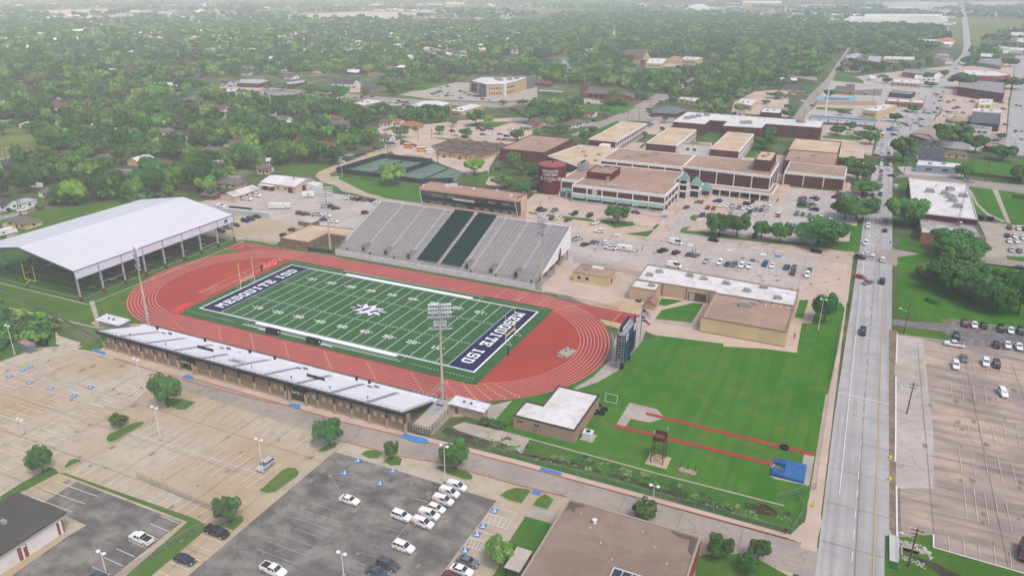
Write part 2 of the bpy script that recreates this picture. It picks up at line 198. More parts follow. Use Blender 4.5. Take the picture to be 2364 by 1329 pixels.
# ------------------------------------------------------------------ surveyed positions, in metres
SHEETS=[('parking_lot','tan',1,[(-140,-62.5),(-140,-190),(42.3,-190),(42.3,-75.2),(42.3,-62.5)]),('parking_lot','tan',1,[(42.4,-62.5),(42.4,-190),(150,-190),(150,-62.5)]),('parking_lot','darklot',2,[(42.3,-75.2),(42.3,-150),(87,-150),(87,-75.2)]),('driveway','drive',2,[(-20,-63.4),(-20,-69),(40,-70.8),(69,-68.2),(87.5,-68),(101,-67.2),(132,-69.5),(154,-70.5),(154,-60.6),(84,-61),(38,-63.2)]),('pavement','pinkcon',2,[(-59,-59),(-59,-63),(38,-63.2),(84,-61),(152,-60.2),(152,-58.7),(84,-59),(58,-60)]),('parking_lot','darklot',2,[(-4.5,-110.5),(28.8,-110.5),(29.6,-158.1),(2.4,-152.2),(-4.2,-118.6)]),('lawn','grass',3,[(-15,-121.6),(-15.5,-116.7),(-15.2,-112.3),(-15.3,-109.6),(-13.4,-109.4),(-11.2,-110),(-12.3,-119),(-13,-122.9)]),('lawn','grass',3,[(-11.2,-110),(-9.6,-109.5),(29.6,-108.4),(33.8,-108.9),(35.4,-110.7),(35.8,-124.3),(36.8,-129.2),(31.7,-131.6),(29.9,-109.9),(26.4,-109.9)]),('pavement','tan',3,[(2.8,-119.7),(10.5,-119.9),(11.2,-120),(10.7,-123.6),(11.1,-136.2),(11.8,-139),(8.2,-136.6)]),('lawn','grass',3,[(-65.7,-64.5),(-65.9,-57.5),(-61.4,-60.5),(-59.9,-63.6)]),('lawn','scrub',2,[(-125.7,-50.2),(-105.2,-55.3),(-86.5,-56.9),(-70.1,-61.8),(-72.5,-65.8),(-77.4,-69),(-79.1,-80.3),(-81.5,-95.8),(-144.8,-59.3)]),('path','concrete',4,[(-121.5,-52.9),(-103.9,-51.9),(-72.3,-50.7),(-71.4,-51.4),(-102.6,-52.8),(-119.9,-53.9)]),('pavement','tan',3,[(-85.6,-57.5),(-79.6,-60.6),(-68.4,-61),(-66.3,-64.6),(-71.8,-65.4),(-74.7,-65)]),('lawn','grass',2,[(-59,-62),(-59,60),(-62,44),(-93,41),(-200,60),(-260,-30),(-190,-55),(-100,-55),(-75,-52)]),('turf','turf2',3,[(-93.2,-39),(-93.2,38),(-190,38),(-190,-39)]),('path','concrete',4,[(-95.8,-36.9),(-95.1,-35.6),(-80.3,-45.1),(-80.6,-46.6)]),('pavement','tan',3,[(-79.2,-49.3),(-79.1,-46.7),(-66.6,-43.9),(-60.1,-41.3),(-57.5,-43.1),(-72.2,-51.2)]),('pavement','grey',2,[(55.4,-44),(55,-39.3),(68,-38.8),(77,-28.2),(78.5,-31.8),(73.9,-35.3),(77.1,-43.7),(70.8,-45.7),(69,-44.3),(61,-48.7)]),('water','creek',5,[(62.1,-56.6),(62.1,-53.9),(67.5,-54.2),(78.2,-54.6),(77.9,-56.8),(71.5,-57.8),(65.5,-56.8)]),('lawn','lawn',2,[(72,-49),(72,-27),(86,-14),(91,8),(98,24),(108,31.5),(140,31.5),(150.5,55),(153,70),(150.8,-50),(147,-57.5),(84,-59),(78,-52)]),('lawn','lawn',3,[(93.8,36.6),(94.1,45.1),(103.2,56.6),(106.4,57.3),(106.2,38.8)]),('lawn','lawn',3,[(91.8,49.2),(91.1,55.5),(99.2,56.9),(94.6,49.4)]),('pavement','pinkcon',2,[(60,42.5),(97,24),(150,32),(153.5,120),(40,130),(44,42)]),('pavement','pinkcon',3,[(106.4,32.2),(107.3,45.8),(106.4,57.3),(108,71.1),(135.6,74.2),(138.5,31.6)]),('pavement','pinkcon',3,[(139.9,31.8),(140.3,55),(137.8,58.6),(137.4,59),(116.7,39.6),(119.3,25.2)]),('path','concrete',3,[(93.5,33.3),(94.1,36.5),(106.5,38.4),(106,35)]),('lawn','lawn',3,[(137.7,58.6),(137.8,75.9),(140.8,77.3),(140.4,59.3)]),('path','tan',3,[(140.4,59.3),(140.8,77.3),(143.7,78.1),(143.6,56),(140.4,55.6)]),('lawn','lawn',3,[(140.5,55.1),(143.6,56),(144,68.8),(142.2,77.4),(151.7,80.1),(153.3,75),(152.7,36.5),(151.7,7.1),(141.6,9.7)]),('path','grey',3,[(84.4,-23.6),(90.5,-13.7),(93.5,-4.4),(94.5,17.2),(92.9,33),(93,42.3),(86.6,43.8),(88.5,36.8),(84.8,25.5),(86.5,12.5),(89.3,1.2),(88,-11.7),(85.6,-19)]),('sand','sand',4,[(75.4,29),(85,27.6),(85,23.5),(79.7,24.6)]),('sand','sand',4,[(71.2,38.8),(76.3,44.2),(79.2,48),(86.3,47.8),(87.8,41),(79.4,38.7)]),('path','concrete',4,[(102,-21.4),(109.7,-21.5),(112.4,-24.3),(112.4,-25.5),(109.7,-29),(104.6,-29.2),(104.6,-33.4),(102,-33.4)]),('track','track',5,[(107.6,-24.2),(150.6,-25.1),(150.6,-26.6),(107.6,-25.6)]),('track','track',5,[(101.6,-33.5),(141.8,-33.6),(141.8,-35.1),(101.6,-35)]),('path','concrete',4,[(148.2,-26.6),(150.7,-26.6),(150.5,-39.4),(142.5,-40.2),(142.5,-39.6),(148.2,-39.2)]),('path','concrete',4,[(140.6,-34.3),(142.3,-32.2),(142.3,-36.6)]),('lawn','scrub',3,[(70,-50.5),(84,-50),(146,-50.3),(149.5,-52),(149,-57.3),(84,-58.6),(66,-57.6)]),('water','creek',4,[(67.6,-51),(73.4,-48.9),(83.6,-55.8),(91.9,-55.1),(98.5,-54.1),(105.6,-54.7),(111.4,-54),(116.5,-54.8),(118.3,-55.4),(121.5,-54.9),(125.5,-54.8),(125.6,-57.6),(130.9,-55.1),(136.1,-55.7),(135.8,-56.8),(129.8,-57.4),(124.6,-58),(122.1,-56.4),(117.8,-56.6),(112,-55.9),(106.2,-55.7),(98.5,-55.7),(91.5,-56.6),(83.7,-57.4),(68.9,-53.4)]),('path','concrete',5,[(63.4,-53),(65.1,-49.7),(76.7,-49.5),(77.9,-54.8),(65.7,-54)]),('path','concrete',5,[(76.8,-49.7),(84.1,-49.8),(84.8,-56.3),(81.6,-55),(77.8,-53.9)]),('path','concrete',5,[(72,-49.1),(117,-49.7),(146,-49.2),(146,-49.7),(117,-50.2),(72,-49.6)]),('road','road',3,[(154,-260),(167,-260),(167.3,-60),(167.8,0),(169,116),(170,260),(171,330),(160,330),(157.5,260),(155.7,110),(154,-6)]),('road','road',3,[(158.8,360.6),(161.4,440.4),(167.1,487.9),(198.3,613.2),(209.6,736),(226.4,859.7),(251.2,1071.6),(279.6,1274.3),(298.3,1473.8),(356.5,2266.6),(412.4,3078.4),(509.6,4426.3),(593.8,5615.1),(611.1,5627.6),(526.1,4437.4),(415.8,2866.8),(330.7,1737.8),(301.2,1361.4),(279.1,1163.3),(254.1,988.3),(233,825.7),(222.1,702.9),(210.7,588.9),(199.9,516.3),(184.6,462.5),(175.3,447.2),(170.7,366.5)]),('road','road',3,[(235.2,398.1),(249.2,468.3),(275,667.8),(305.4,887.3),(357.7,1292),(374,1324.3),(347.1,908.7),(284.1,422)]),('road','drive',2,[(159.7,444.8),(175.3,447.2),(199.9,516.3),(250.6,489.7),(262,479.6),(257.8,448.2),(207.9,447.9),(170.8,378.7)]),('road','drive',3,[(93.6,495.5),(94.2,638.4),(101.2,835.6),(102.1,1031),(103.4,1180.8),(103.8,1399.8),(105.6,1555.6),(111.1,1558.6),(109.9,1342.5),(107.6,1207.2),(107.8,979),(108.7,799.5),(104.2,625),(102.7,490.2)]),('road','drive',3,[(-126.5,392.7),(-88.3,379.5),(-51.7,403.9),(-48.4,431.6),(-49,530.4),(-54.9,592.1),(-30.7,594.5),(-45.1,660.7),(-49.1,751.5),(-40.1,749.4),(-30.7,679.5),(-24.3,588.1),(-31.2,556.9),(-33.6,529.6),(-29.6,469),(2.4,450.2),(7,426.8),(-30.4,420.8),(-41.3,367.4),(-47.8,337.2),(-51.8,340.4),(-48,381.3),(-81.1,362),(-116.7,371.6)]),('pavement','pinkcon',2,[(150.6,-62),(153.7,-62),(153.7,230),(151.5,230),(151.5,60),(150.8,-50)]),('pavement','pinkcon',3,[(152.2,-51.6),(153.2,-44.6),(154.1,-52),(153.7,-56.7),(152.1,-59.4),(150.1,-60.6),(147.9,-59.8),(150.2,-54)]),('road','drive',3,[(151.3,138),(169.7,154.5),(180.3,151.9),(190.1,150.9),(218.4,151.1),(232,151),(234.7,167.4),(220.4,166.2),(205.2,159.8),(188,145.1),(171.3,131.7),(169.6,130.8),(153.7,135.1)]),('road','drive',3,[(172.2,300.5),(176.9,312.7),(209.7,312.3),(239.7,311.4),(236.8,289.9),(210.6,294.4),(209.6,296.9),(178,303.3)]),('parking_lot','brownlot',2,[(169.5,62),(169.5,-62),(260,-62),(260,61)]),('pavement','dirt',3,[(167.6,62),(167.3,-58),(169.6,-58),(169.8,62)]),('pavement','concrete',4,[(169,35.1),(177.1,43.2),(177,23.1),(169,27.8)]),('pavement','greylot',3,[(170.2,59),(177.7,59.1),(177.9,-2.3),(176.7,-28.2),(168.8,-31.9),(169.6,36.3)]),('driveway','asphalt',3,[(168.5,72.2),(186.1,73.6),(187.3,80),(190.5,79.9),(209.3,82.6),(213.8,81.6),(210.4,58.6),(206.6,62.1),(190,59.7),(186,61.1),(184.4,68.2),(168.7,66.4)]),('lawn','grass',4,[(169.9,64.9),(177.3,67.4),(184.7,67.8),(186,63.5),(184.6,60.5),(170.4,59)]),('lawn','lawn',3,[(171.2,143.2),(181.2,153),(218.1,148.5),(209.5,83.7),(201.9,82.2),(195.4,80.1),(186.6,80.7),(184.8,81.5),(184.3,76.1),(170.4,75.8)]),('lawn','grass',3,[(166.4,-63.8),(166.5,-50.5),(168.8,-50),(175.8,-45.9),(175.6,-50.1),(191.6,-50.9),(190.7,-57.7),(166.4,-69.1)]),('water','creek',4,[(170.2,-55.2),(172.2,-54.9),(175.6,-55.2),(178.9,-56.5),(181.6,-57.3),(177.5,-59.3),(174.7,-57.1),(172.2,-55.9)]),('parking_lot','pinkcon',2,[(44,82),(154,82),(154,335),(-10,335),(-10,190),(14,163),(40,135),(30,90)]),('parking_lot','greylot',3,[(31.1,109.9),(72.9,118.8),(72.9,154.5),(70.2,171.1),(72.1,184.1),(78.6,182.3),(80.4,162.4),(79.2,157.5),(79.3,136.9),(98.5,138.5),(128.2,131.2),(139.7,128.4),(141.4,104.8),(133,84.5),(77.4,86.7),(46.2,71.1)]),('parking_lot','greylot',3,[(93.2,187),(100,200),(113.8,204.2),(119.2,244.2),(143.7,249),(159.6,228.8),(155.8,198.8),(150.7,191.9),(150.4,159.6),(132.8,158.8),(103.8,141)]),('lawn','grass',4,[(2,137.1),(8.6,136.8),(44.6,139.8),(54.8,143.6),(57.7,138.6),(49.6,129.7),(43.3,134.8),(3.3,134.2)]),('lawn','grass',4,[(56.8,123.2),(67.5,135.2),(67.4,123.9)]),('lawn','grass',4,[(66,137.5),(66.3,144.9),(67.6,144.5),(67.6,135.7)]),('lawn','grass',4,[(78.1,163.5),(78.6,168.2),(81.5,168.5),(82,157.7),(79.5,158.7)]),('lawn','grass',4,[(78.7,138.6),(78.7,144.6),(81.8,148.2),(81.2,140.8),(94.7,144.3),(103.2,141.7),(126.8,144.6),(127.3,139.5),(103.9,137.3),(80,136.3)]),('lawn','grass',4,[(110.9,138.8),(137.2,141.5),(135.8,146.2),(110.4,142.3)]),('lawn','grass',4,[(124,204.2),(124.3,210.5),(131.8,211.6),(131.1,205.3)]),('lawn','lawn',4,[(151.8,141.7),(151.5,183.8),(156.2,184),(156.2,173.9),(155.6,143.5)]),('lawn','scrub',4,[(137.1,142.4),(138.4,152),(152,156.7),(151.6,141.6)]),('parking_lot','greylot',2,[(-151.7,112.8),(-130.7,117.4),(-122.3,127.1),(-107.9,123),(-76.9,124.7),(-75.1,115.4),(-56.4,73.7),(-84.1,72.5),(-112.5,69.5),(-129.3,79.6)]),('parking_lot','tan',2,[(-112.5,69.5),(-84.1,72.5),(-83.6,52.9),(-78.2,42.7),(-84.6,38.7),(-117.3,36.7),(-149.6,60.5),(-140,74.4)]),('parking_lot','greylot',2,[(-163.7,72.6),(-157.5,90.9),(-156.9,119),(-143,117.1),(-110.3,79.5),(-127.9,68.7)]),('driveway','tan',3,[(-143.3,150.4),(-148,159.6),(-149.7,174.5),(-149.1,197.1),(-155.2,240.1),(-158.9,281.6),(-154.2,284),(-139.3,217.8),(-141.2,171.6),(-138.8,159.1),(-127.7,154.7),(-112.1,143.7),(-94.3,132.3),(-75.3,126.8),(-53,126.1),(-51.8,121.8),(-75.6,122.7),(-107.4,128.7),(-118.9,137.5),(-128.2,138.9)]),('lawn','grass',3,[(-139.4,158.8),(-139.6,167.1),(-131.3,156.2),(-132.7,152.3)]),('lawn','lawn',3,[(-127.8,151.5),(-128.6,155.9),(-101.9,154.7),(-73,156.8),(-55.3,130),(-81.4,130.4),(-96.9,133.8)]),('lawn','grass',3,[(-176.8,140.6),(-175.5,165.5),(-158.5,184.9),(-148.7,169.7),(-148.9,157.5),(-141.4,148),(-164.2,146.7)]),('lawn','grass',3,[(-117.2,135.3),(-109.5,130.5),(-107.9,123),(-123.2,132.4),(-131.2,140.5)]),('lawn','grass',3,[(-61.2,187),(-57.3,208.9),(-48.6,193.1),(-43,177.3),(-55.9,177.1)]),('lawn','grass',3,[(-54.6,46.1),(-50.1,51.8),(-47.2,47.1),(-48.5,41.5)]),('lawn','grass',3,[(-87.4,41.8),(-76.5,40.8),(-78.9,39.7),(-106.3,36.4),(-107.2,38.7)]),('driveway','pinkcon',2,[(-49.3,192.8),(-60.3,218.1),(-75.8,265.8),(-162.3,290.4),(-156.7,243.9),(-121.6,210.5),(-100.6,217),(-64.8,195.1),(-40,175.7),(-28.7,175.4),(-8.9,173.7),(-12.8,183),(-45.5,194.7)]),('court','court',4,[(-134.9,164.3),(-133.2,208),(-97.5,209.1),(-97.4,180.9),(-87.8,164)]),('court','court',4,[(-96.6,179.6),(-96.6,208.7),(-65,196.3),(-62.4,173.3),(-77.2,163.7),(-87.8,164)]),('parking_lot','pinkcon',2,[(-201.3,305.4),(-171.4,332.1),(-158,357.4),(-116.7,397.6),(-92.9,371.1),(-59.4,292.4),(-81,286.4),(-129.4,286.7),(-160,281.8),(-166.6,258.6),(-197.9,295.5)]),('lawn','grass',3,[(-191.8,293),(-193.5,312.2),(-185,307.7),(-187.4,289.6)]),('lawn','grass',3,[(-142.3,334.6),(-140.4,359.8),(-115.9,372),(-117.2,341.2)]),('parking_lot','concrete',2,[(-287.5,464.7),(-292.6,529.2),(-282.8,586.7),(-185.6,589.2),(-147.1,498.5),(-178,465.5),(-236.6,453.5)]),('lawn','lawn',2,[(-305.2,465.5),(-310.1,525.8),(-313.8,564.7),(-284.6,567.6),(-282.5,507.4),(-295.9,480.1),(-294.7,456.3)]),('road','drive',3,[(-444.2,435.9),(-399.1,448.2),(-337.5,449.1),(-290.9,444.2),(-232.6,446.7),(-174.7,458.7),(-144,491.3),(-132.2,463.6),(-162,432.8),(-221.2,427.1),(-279.2,414.7),(-321.5,419.6),(-351.4,386.9),(-395.6,382.3)]),('parking_lot','pinkcon',2,[(-342.8,456.4),(-368.7,496),(-385.1,534.4),(-329.7,463)]),('parking_lot','greylot',2,[(-260.7,399.1),(-273.3,421.9),(-244.9,431.9),(-238.2,406.4)]),('parking_lot','pinkcon',2,[(-496.7,426.4),(-495.9,441.5),(-449.4,450.5),(-426,448.2),(-370.2,442.6),(-338.9,402.9),(-369.4,405.2),(-430.8,425.1),(-472.6,417.5)]),('road','drive',2,[(-462,207.8),(-450.8,209.2),(-435.4,204.8),(-414.8,188.3),(-406.4,174.5),(-410.1,170.9),(-434.7,189.7)]),('road','drive',2,[(-532,212),(-512.5,212.7),(-493.4,213.4),(-488.5,209.4),(-497.5,202.7),(-518.3,203.2)]),('lawn','meadow',1,[(-487.2,183.1),(-454,180.1),(-390.9,149),(-370.3,131.8),(-353.6,107.1),(-353.5,96.9),(-371.3,93.2),(-503.6,174.9)]),('lawn','grass',1,[(-484.2,218),(-458.7,222),(-434.3,229.9),(-418.1,217.3),(-437.5,207.7),(-465.4,210.2)]),('road','drive',2,[(-360.1,222.8),(-360.3,242.1),(-356.6,264.3),(-345.3,253.5),(-349.3,232),(-351.4,216)]),('road','drive',2,[(-362.8,166),(-366,174.1),(-343.2,157),(-345.1,153)]),('path','concrete',2,[(-390.3,120.6),(-373.6,130.2),(-371.2,128.5),(-387.3,118.6)]),('path','concrete',2,[(-356.9,99),(-358.6,111.2),(-355.6,109.2),(-353.5,96.9)]),('road','drive',2,[(-352.1,284.9),(-355.8,305.8),(-347.4,305.4),(-334.3,280.8),(-341.2,277.3)]),('road','drive',2,[(-219.8,141),(-228.1,166.5),(-220.1,160.2),(-211.6,143.1)]),('lawn','grass',1,[(-294.4,252.6),(-288.1,259.5),(-272,241.8),(-276.6,236.1)]),('lawn','grass',1,[(-422.7,332.7),(-425.7,359.2),(-413.4,342.8),(-416.4,330.5)]),('lawn','grass',1,[(-234.1,19.8),(-235.9,28.1),(-225.2,24),(-218.7,9.8)]),('road','drive',2,[(-230.1,17.2),(-228,29.6),(-221.6,25.8),(-223.4,12.8)]),('driveway','concrete',2,[(-215.8,9.1),(-218.7,16.1),(-195,3.2),(-193.2,-3.5)]),('lawn','grass',1,[(-201,6.1),(-198.6,19.5),(-190.7,15.1),(-191.2,1.2)]),('road','drive',2,[(-250.8,30.5),(-239.1,26.6),(-234.1,19.8)]),('parking_lot','pinkcon',2,[(-18.6,407.9),(7,426.8),(11.6,366.5),(-7.7,372.9)]),('lawn','lawn',3,[(-41.3,361.8),(-39.3,416.4),(-34.5,412.4),(-37.2,355.6)]),('lawn','lawn',3,[(-100.6,463.6),(-108.5,500.4),(-93.2,491.3),(-45.8,494.9),(-44.7,454.2),(-69.5,456.3),(-80.6,443.5)]),('lawn','lawn',3,[(-29.8,657.2),(-8.4,679.4),(-7.3,616.2),(-17.1,616.2)]),('lawn','lawn',3,[(-73.9,911.1),(-78.4,965.6),(-51.7,950.6),(-44,891.4)]),('lawn','lawn',3,[(-175,831.8),(-163.7,855.3),(-121.4,859.8),(-111.2,815.1),(-69.9,805.3),(-56.6,843.4),(-65.6,871.6),(-79.5,847.7),(-104.8,802.6),(-103.8,758.3),(-150.3,811)]),('parking_lot','pinkcon',2,[(-109.2,508.8),(-108.4,527),(-88.5,519.2),(-82,492.8),(-94.5,494.8)]),('lawn','grass',3,[(39.3,369.9),(40.3,391.2),(52.7,392),(51.8,368.5),(45,367.7)]),('lawn','grass',3,[(8,318),(6.6,358.1),(8,356.2),(10.6,314.8)]),('lawn','lawn',3,[(79.4,316.7),(80.6,344.7),(86.7,341.1),(87.5,318.7)]),('path','meadow',1,[(-298.5,880.2),(-306.5,999.3),(-267.5,917.4),(-264,888.2),(-288.6,865.3)]),('water','pond',3,[(-283.9,810.6),(-300.5,889.6),(-267.3,896.7),(-232.2,837.6),(-212.6,812.3),(-204.4,766.8),(-183.9,702.9),(-196.2,710.7),(-223.7,756.8),(-248.6,760)]),('lawn','grass',2,[(109.3,799.8),(109.8,853.9),(134.3,852.5),(141.8,816.4),(143.8,786.2)]),('lawn','grass',2,[(106.9,559.6),(108,571.9),(140.4,576.4),(136.4,551.8)]),('lawn','lawn',2,[(122.3,421.1),(143.3,436.7),(151.9,420.3),(148.1,413.5),(123.8,411.5)]),('lawn','lawn',2,[(180.2,545.4),(193.5,587.8),(198.1,582.7),(184.7,540.9)]),('lawn','lawn',2,[(47.4,707.7),(93.9,748.8),(95.6,710),(84.8,693.7),(50.5,692.5)]),('parking_lot','greylot',1,[(94.5,476.5),(104.9,558.6),(108.4,627.2),(143.4,804.5),(175.4,873.6),(211,768.6),(197.2,582.2),(168,476.6),(121.6,431.4),(117.8,488)]),('parking_lot','asphalt',2,[(135.8,719.6),(163.8,744.6),(161.7,682),(134.9,678.2)]),('parking_lot','pinkcon',1,[(212.7,589.9),(225,733.7),(281.7,733),(251.4,490.1),(199.9,516.3)]),('parking_lot','concrete',2,[(207.9,218.4),(219.4,218.5),(227.6,220.4),(243.5,219.9),(235.9,174.4),(213.9,163.9),(205.2,159.8),(208.6,189.4)]),('lawn','lawn',3,[(213.7,165.4),(220.5,167.1),(219.6,160.2),(213.5,160.5)]),('lawn','lawn',2,[(209.9,292.5),(237.4,294.3),(227.7,221.5),(222.2,222),(208.2,233)]),('path','concrete',3,[(221.7,293.9),(224.4,294.6),(222.1,220.9),(220.4,221.2)]),('path','concrete',3,[(209.6,285.1),(210.5,285.6),(211.4,253.8),(214.2,235.9),(220.4,223.3),(219.2,221.7),(212.8,233),(209.9,253.1)]),('lawn','lawn',2,[(209.7,364.7),(249.8,388.2),(240.5,317.9),(225,319.8),(216.9,332.2)]),('lawn','lawn',2,[(173.3,375.1),(185.6,364.7),(212.1,369.8),(209.7,364.7),(184.1,337.3),(173.2,335.6)]),('parking_lot','greylot',2,[(173.2,332),(184.1,337.3),(209,328.4),(210.6,316),(176.8,309.4)]),('lawn','lawn',3,[(172.9,176.1),(180.9,170.6),(180.8,153),(172.1,157.4)]),('lawn','lawn',3,[(174.5,289),(178.9,291.1),(178.9,218.9),(174.5,182.7),(173.5,216.3)]),('lawn','meadow',1,[(372,2943.4),(403.8,2962.7),(303.4,1540.1),(285,1563.8)]),('lawn','meadow',1,[(424.5,2975.2),(578.7,2867.6),(510.7,2355.4),(352.5,1749.8),(307.8,1289.2),(304.6,1390.2)]),('lawn','meadow',1,[(365.4,1395.7),(384.8,1406.1),(372.3,1311.5),(352.5,1289.3)]),('lawn','grass',3,[(131.8,-73.5),(134.1,-71.9),(140.9,-68.6),(143.8,-69.4),(149.3,-71.5),(152.6,-75.6),(133.7,-87.6),(131.9,-75)]),('lawn','lawn',3,[(94.9,-77.3),(101.3,-77.1),(102.1,-96.6),(96.5,-98.6),(96.4,-90.9),(95.2,-85),(95.1,-78.3)]),('path','tan',3,[(93.2,-70.1),(94.5,-69.9),(94.7,-77.8),(94.9,-83.1),(95.5,-90.6),(94.2,-90.1),(93.7,-80.4)]),('path','concrete',3,[(95.3,-73.6),(101.2,-73.2),(101.3,-77),(94.9,-77.3)]),('parking_lot','pinkcon',2,[(-6.4,148.6),(-9.2,170.7),(5.7,175.2),(16.5,160.9),(65.3,164.1),(71.3,149.4),(59,121.4),(33.1,103.3),(25.9,123.3),(4.7,123.8)]),('parking_lot','greylot',1,[(144.3,886.1),(254.3,1073.2),(224.4,845.9),(203,631.7),(195.2,581.2),(104.2,625),(104.9,797.5)]),('parking_lot','pinkcon',1,[(240.9,997.5),(275.7,1084.4),(351.7,1243.8),(282.8,733.6),(213.9,613.2)]),('parking_lot','pinkcon',1,[(118.8,446.6),(160.3,467.1),(157.7,360.1),(124.6,387.4)]),('parking_lot','pinkcon',1,[(31.6,570.9),(39,659.9),(69.3,696.6),(89.7,500.4),(40.7,504.1)]),('parking_lot','pinkcon',1,[(-168.5,969.6),(-80.2,974.7),(-68.9,887.1),(-134.4,853)]),('parking_lot','greylot',1,[(192.8,465.8),(223.4,449.8),(257.7,447.5),(254.5,423.4),(219.9,406.4),(189.7,423.5)]),('parking_lot','concrete',1,[(198.3,3812.7),(345.4,3818.5),(482.6,4193.6),(580.6,5434),(312.5,5481.4),(51.9,4896.9)]),('parking_lot','concrete',1,[(537.1,4444.8),(640.2,4298.1),(847.5,4895),(1007.6,6101.9),(637.9,5718.9)]),('parking_lot','pinkcon',1,[(-2372,1476),(-2112.9,1434.3),(-2254.9,1780.7),(-2652.5,2029.4),(-2681.7,1851.9),(-2630.1,1672.1)]),('parking_lot','pinkcon',1,[(-1534.9,1691.7),(-1367.5,1704.2),(-1270.8,1805.7),(-1148.9,2019.8),(-1344.2,2355.1),(-1626.8,2312),(-1688.1,2013.9)]),('lawn','meadow',1,[(-1806,1940.3),(-2087.1,2318.1),(-1979.1,2525.3),(-1736.6,2313.5),(-1755.5,2095.7),(-1720.1,1879)]),('lawn','meadow',1,[(-1884.7,2814.1),(-1824.6,3180),(-1504,3175.1),(-1175.1,2914.6),(-1069.8,2667.3),(-1418.4,2672.6),(-1654.9,2600.8)]),('lawn','meadow',1,[(-1156.6,2611.9),(-1262.2,3036.5),(-902.3,2848.8),(-782.1,2778.8),(-746.5,2665.6),(-912.4,2378.3),(-1060.8,2405.4)]),('lawn','meadow',1,[(-705.1,2975.3),(-381.2,3581.9),(-323,3143.7),(-377,3021.4),(-646.1,2879.3)]),('road','concrete',2,[(-942.9,2822.7),(-534,2893.8),(-220.2,3120.7),(-211.2,3042.1),(-518,2822.2),(-908.2,2727.1)]),('lawn','meadow',1,[(-678.5,3329.3),(-804,3884.8),(-764.4,4092.4),(-665.6,3531.1)]),('road','drive',2,[(-1739.6,1866.9),(-1867.1,2381.1),(-1811.6,2309.5),(-1677.5,1798.3)])]
ISLANDS=[[(-13.6,-95.6),(-14.8,-94.1),(-13.5,-86.8),(-11.7,-85.4),(-10.7,-85.8),(-10.3,-87.1),(-10.5,-95.3),(-11,-96.4),(-12.3,-96.4)],[(-12.1,-108.1),(-13.4,-105.8),(-12.9,-104.6),(-11.3,-104.3),(-10.6,-104.5),(-11.3,-108.2)],[(36,-95.3),(36.3,-94.5),(35.7,-86.6),(36.4,-85),(38.1,-84.4),(40.1,-85.3),(40.9,-86.9),(40.2,-94.3),(38.8,-95.4),(37.1,-95.7)],[(-15.4,-76.1),(-16.2,-74.4),(-11.3,-72.8),(-6.5,-72.3),(-5.8,-76.7),(-7.8,-77.6),(-13.2,-77.5)],[(38.3,-76.8),(38.7,-74.1),(40.1,-72),(41.2,-72.1),(41.6,-73.6),(40.5,-76.3),(39.3,-77.1)],[(48.8,-73.5),(49.1,-71.7),(51,-70.4),(53.8,-70.6),(54,-73.2),(51.8,-74)],[(55.6,-73.8),(55.8,-71.3),(57.7,-70.1),(59.3,-70.7),(60.4,-73.2),(58.2,-74.4)],[(68.1,-70.5),(68.6,-69.4),(71.2,-68.3),(75.5,-67.9),(78.2,-69.4),(78.8,-70.8),(77.4,-71.5),(72.3,-71.4)],[(86.8,-73.3),(87.5,-70.9),(89,-69.1),(91.9,-68.3),(92.9,-68.5),(92.7,-73.9),(89.5,-74.1)],[(95,-70.6),(95,-73.3),(98.7,-73.3),(98.7,-69.3),(95.9,-68.1)],[(36.2,-107.8),(37.6,-105.9),(38.7,-103.2),(39.9,-103.6),(40.8,-104.8),(41,-107),(41,-108),(38.1,-108.1)]]
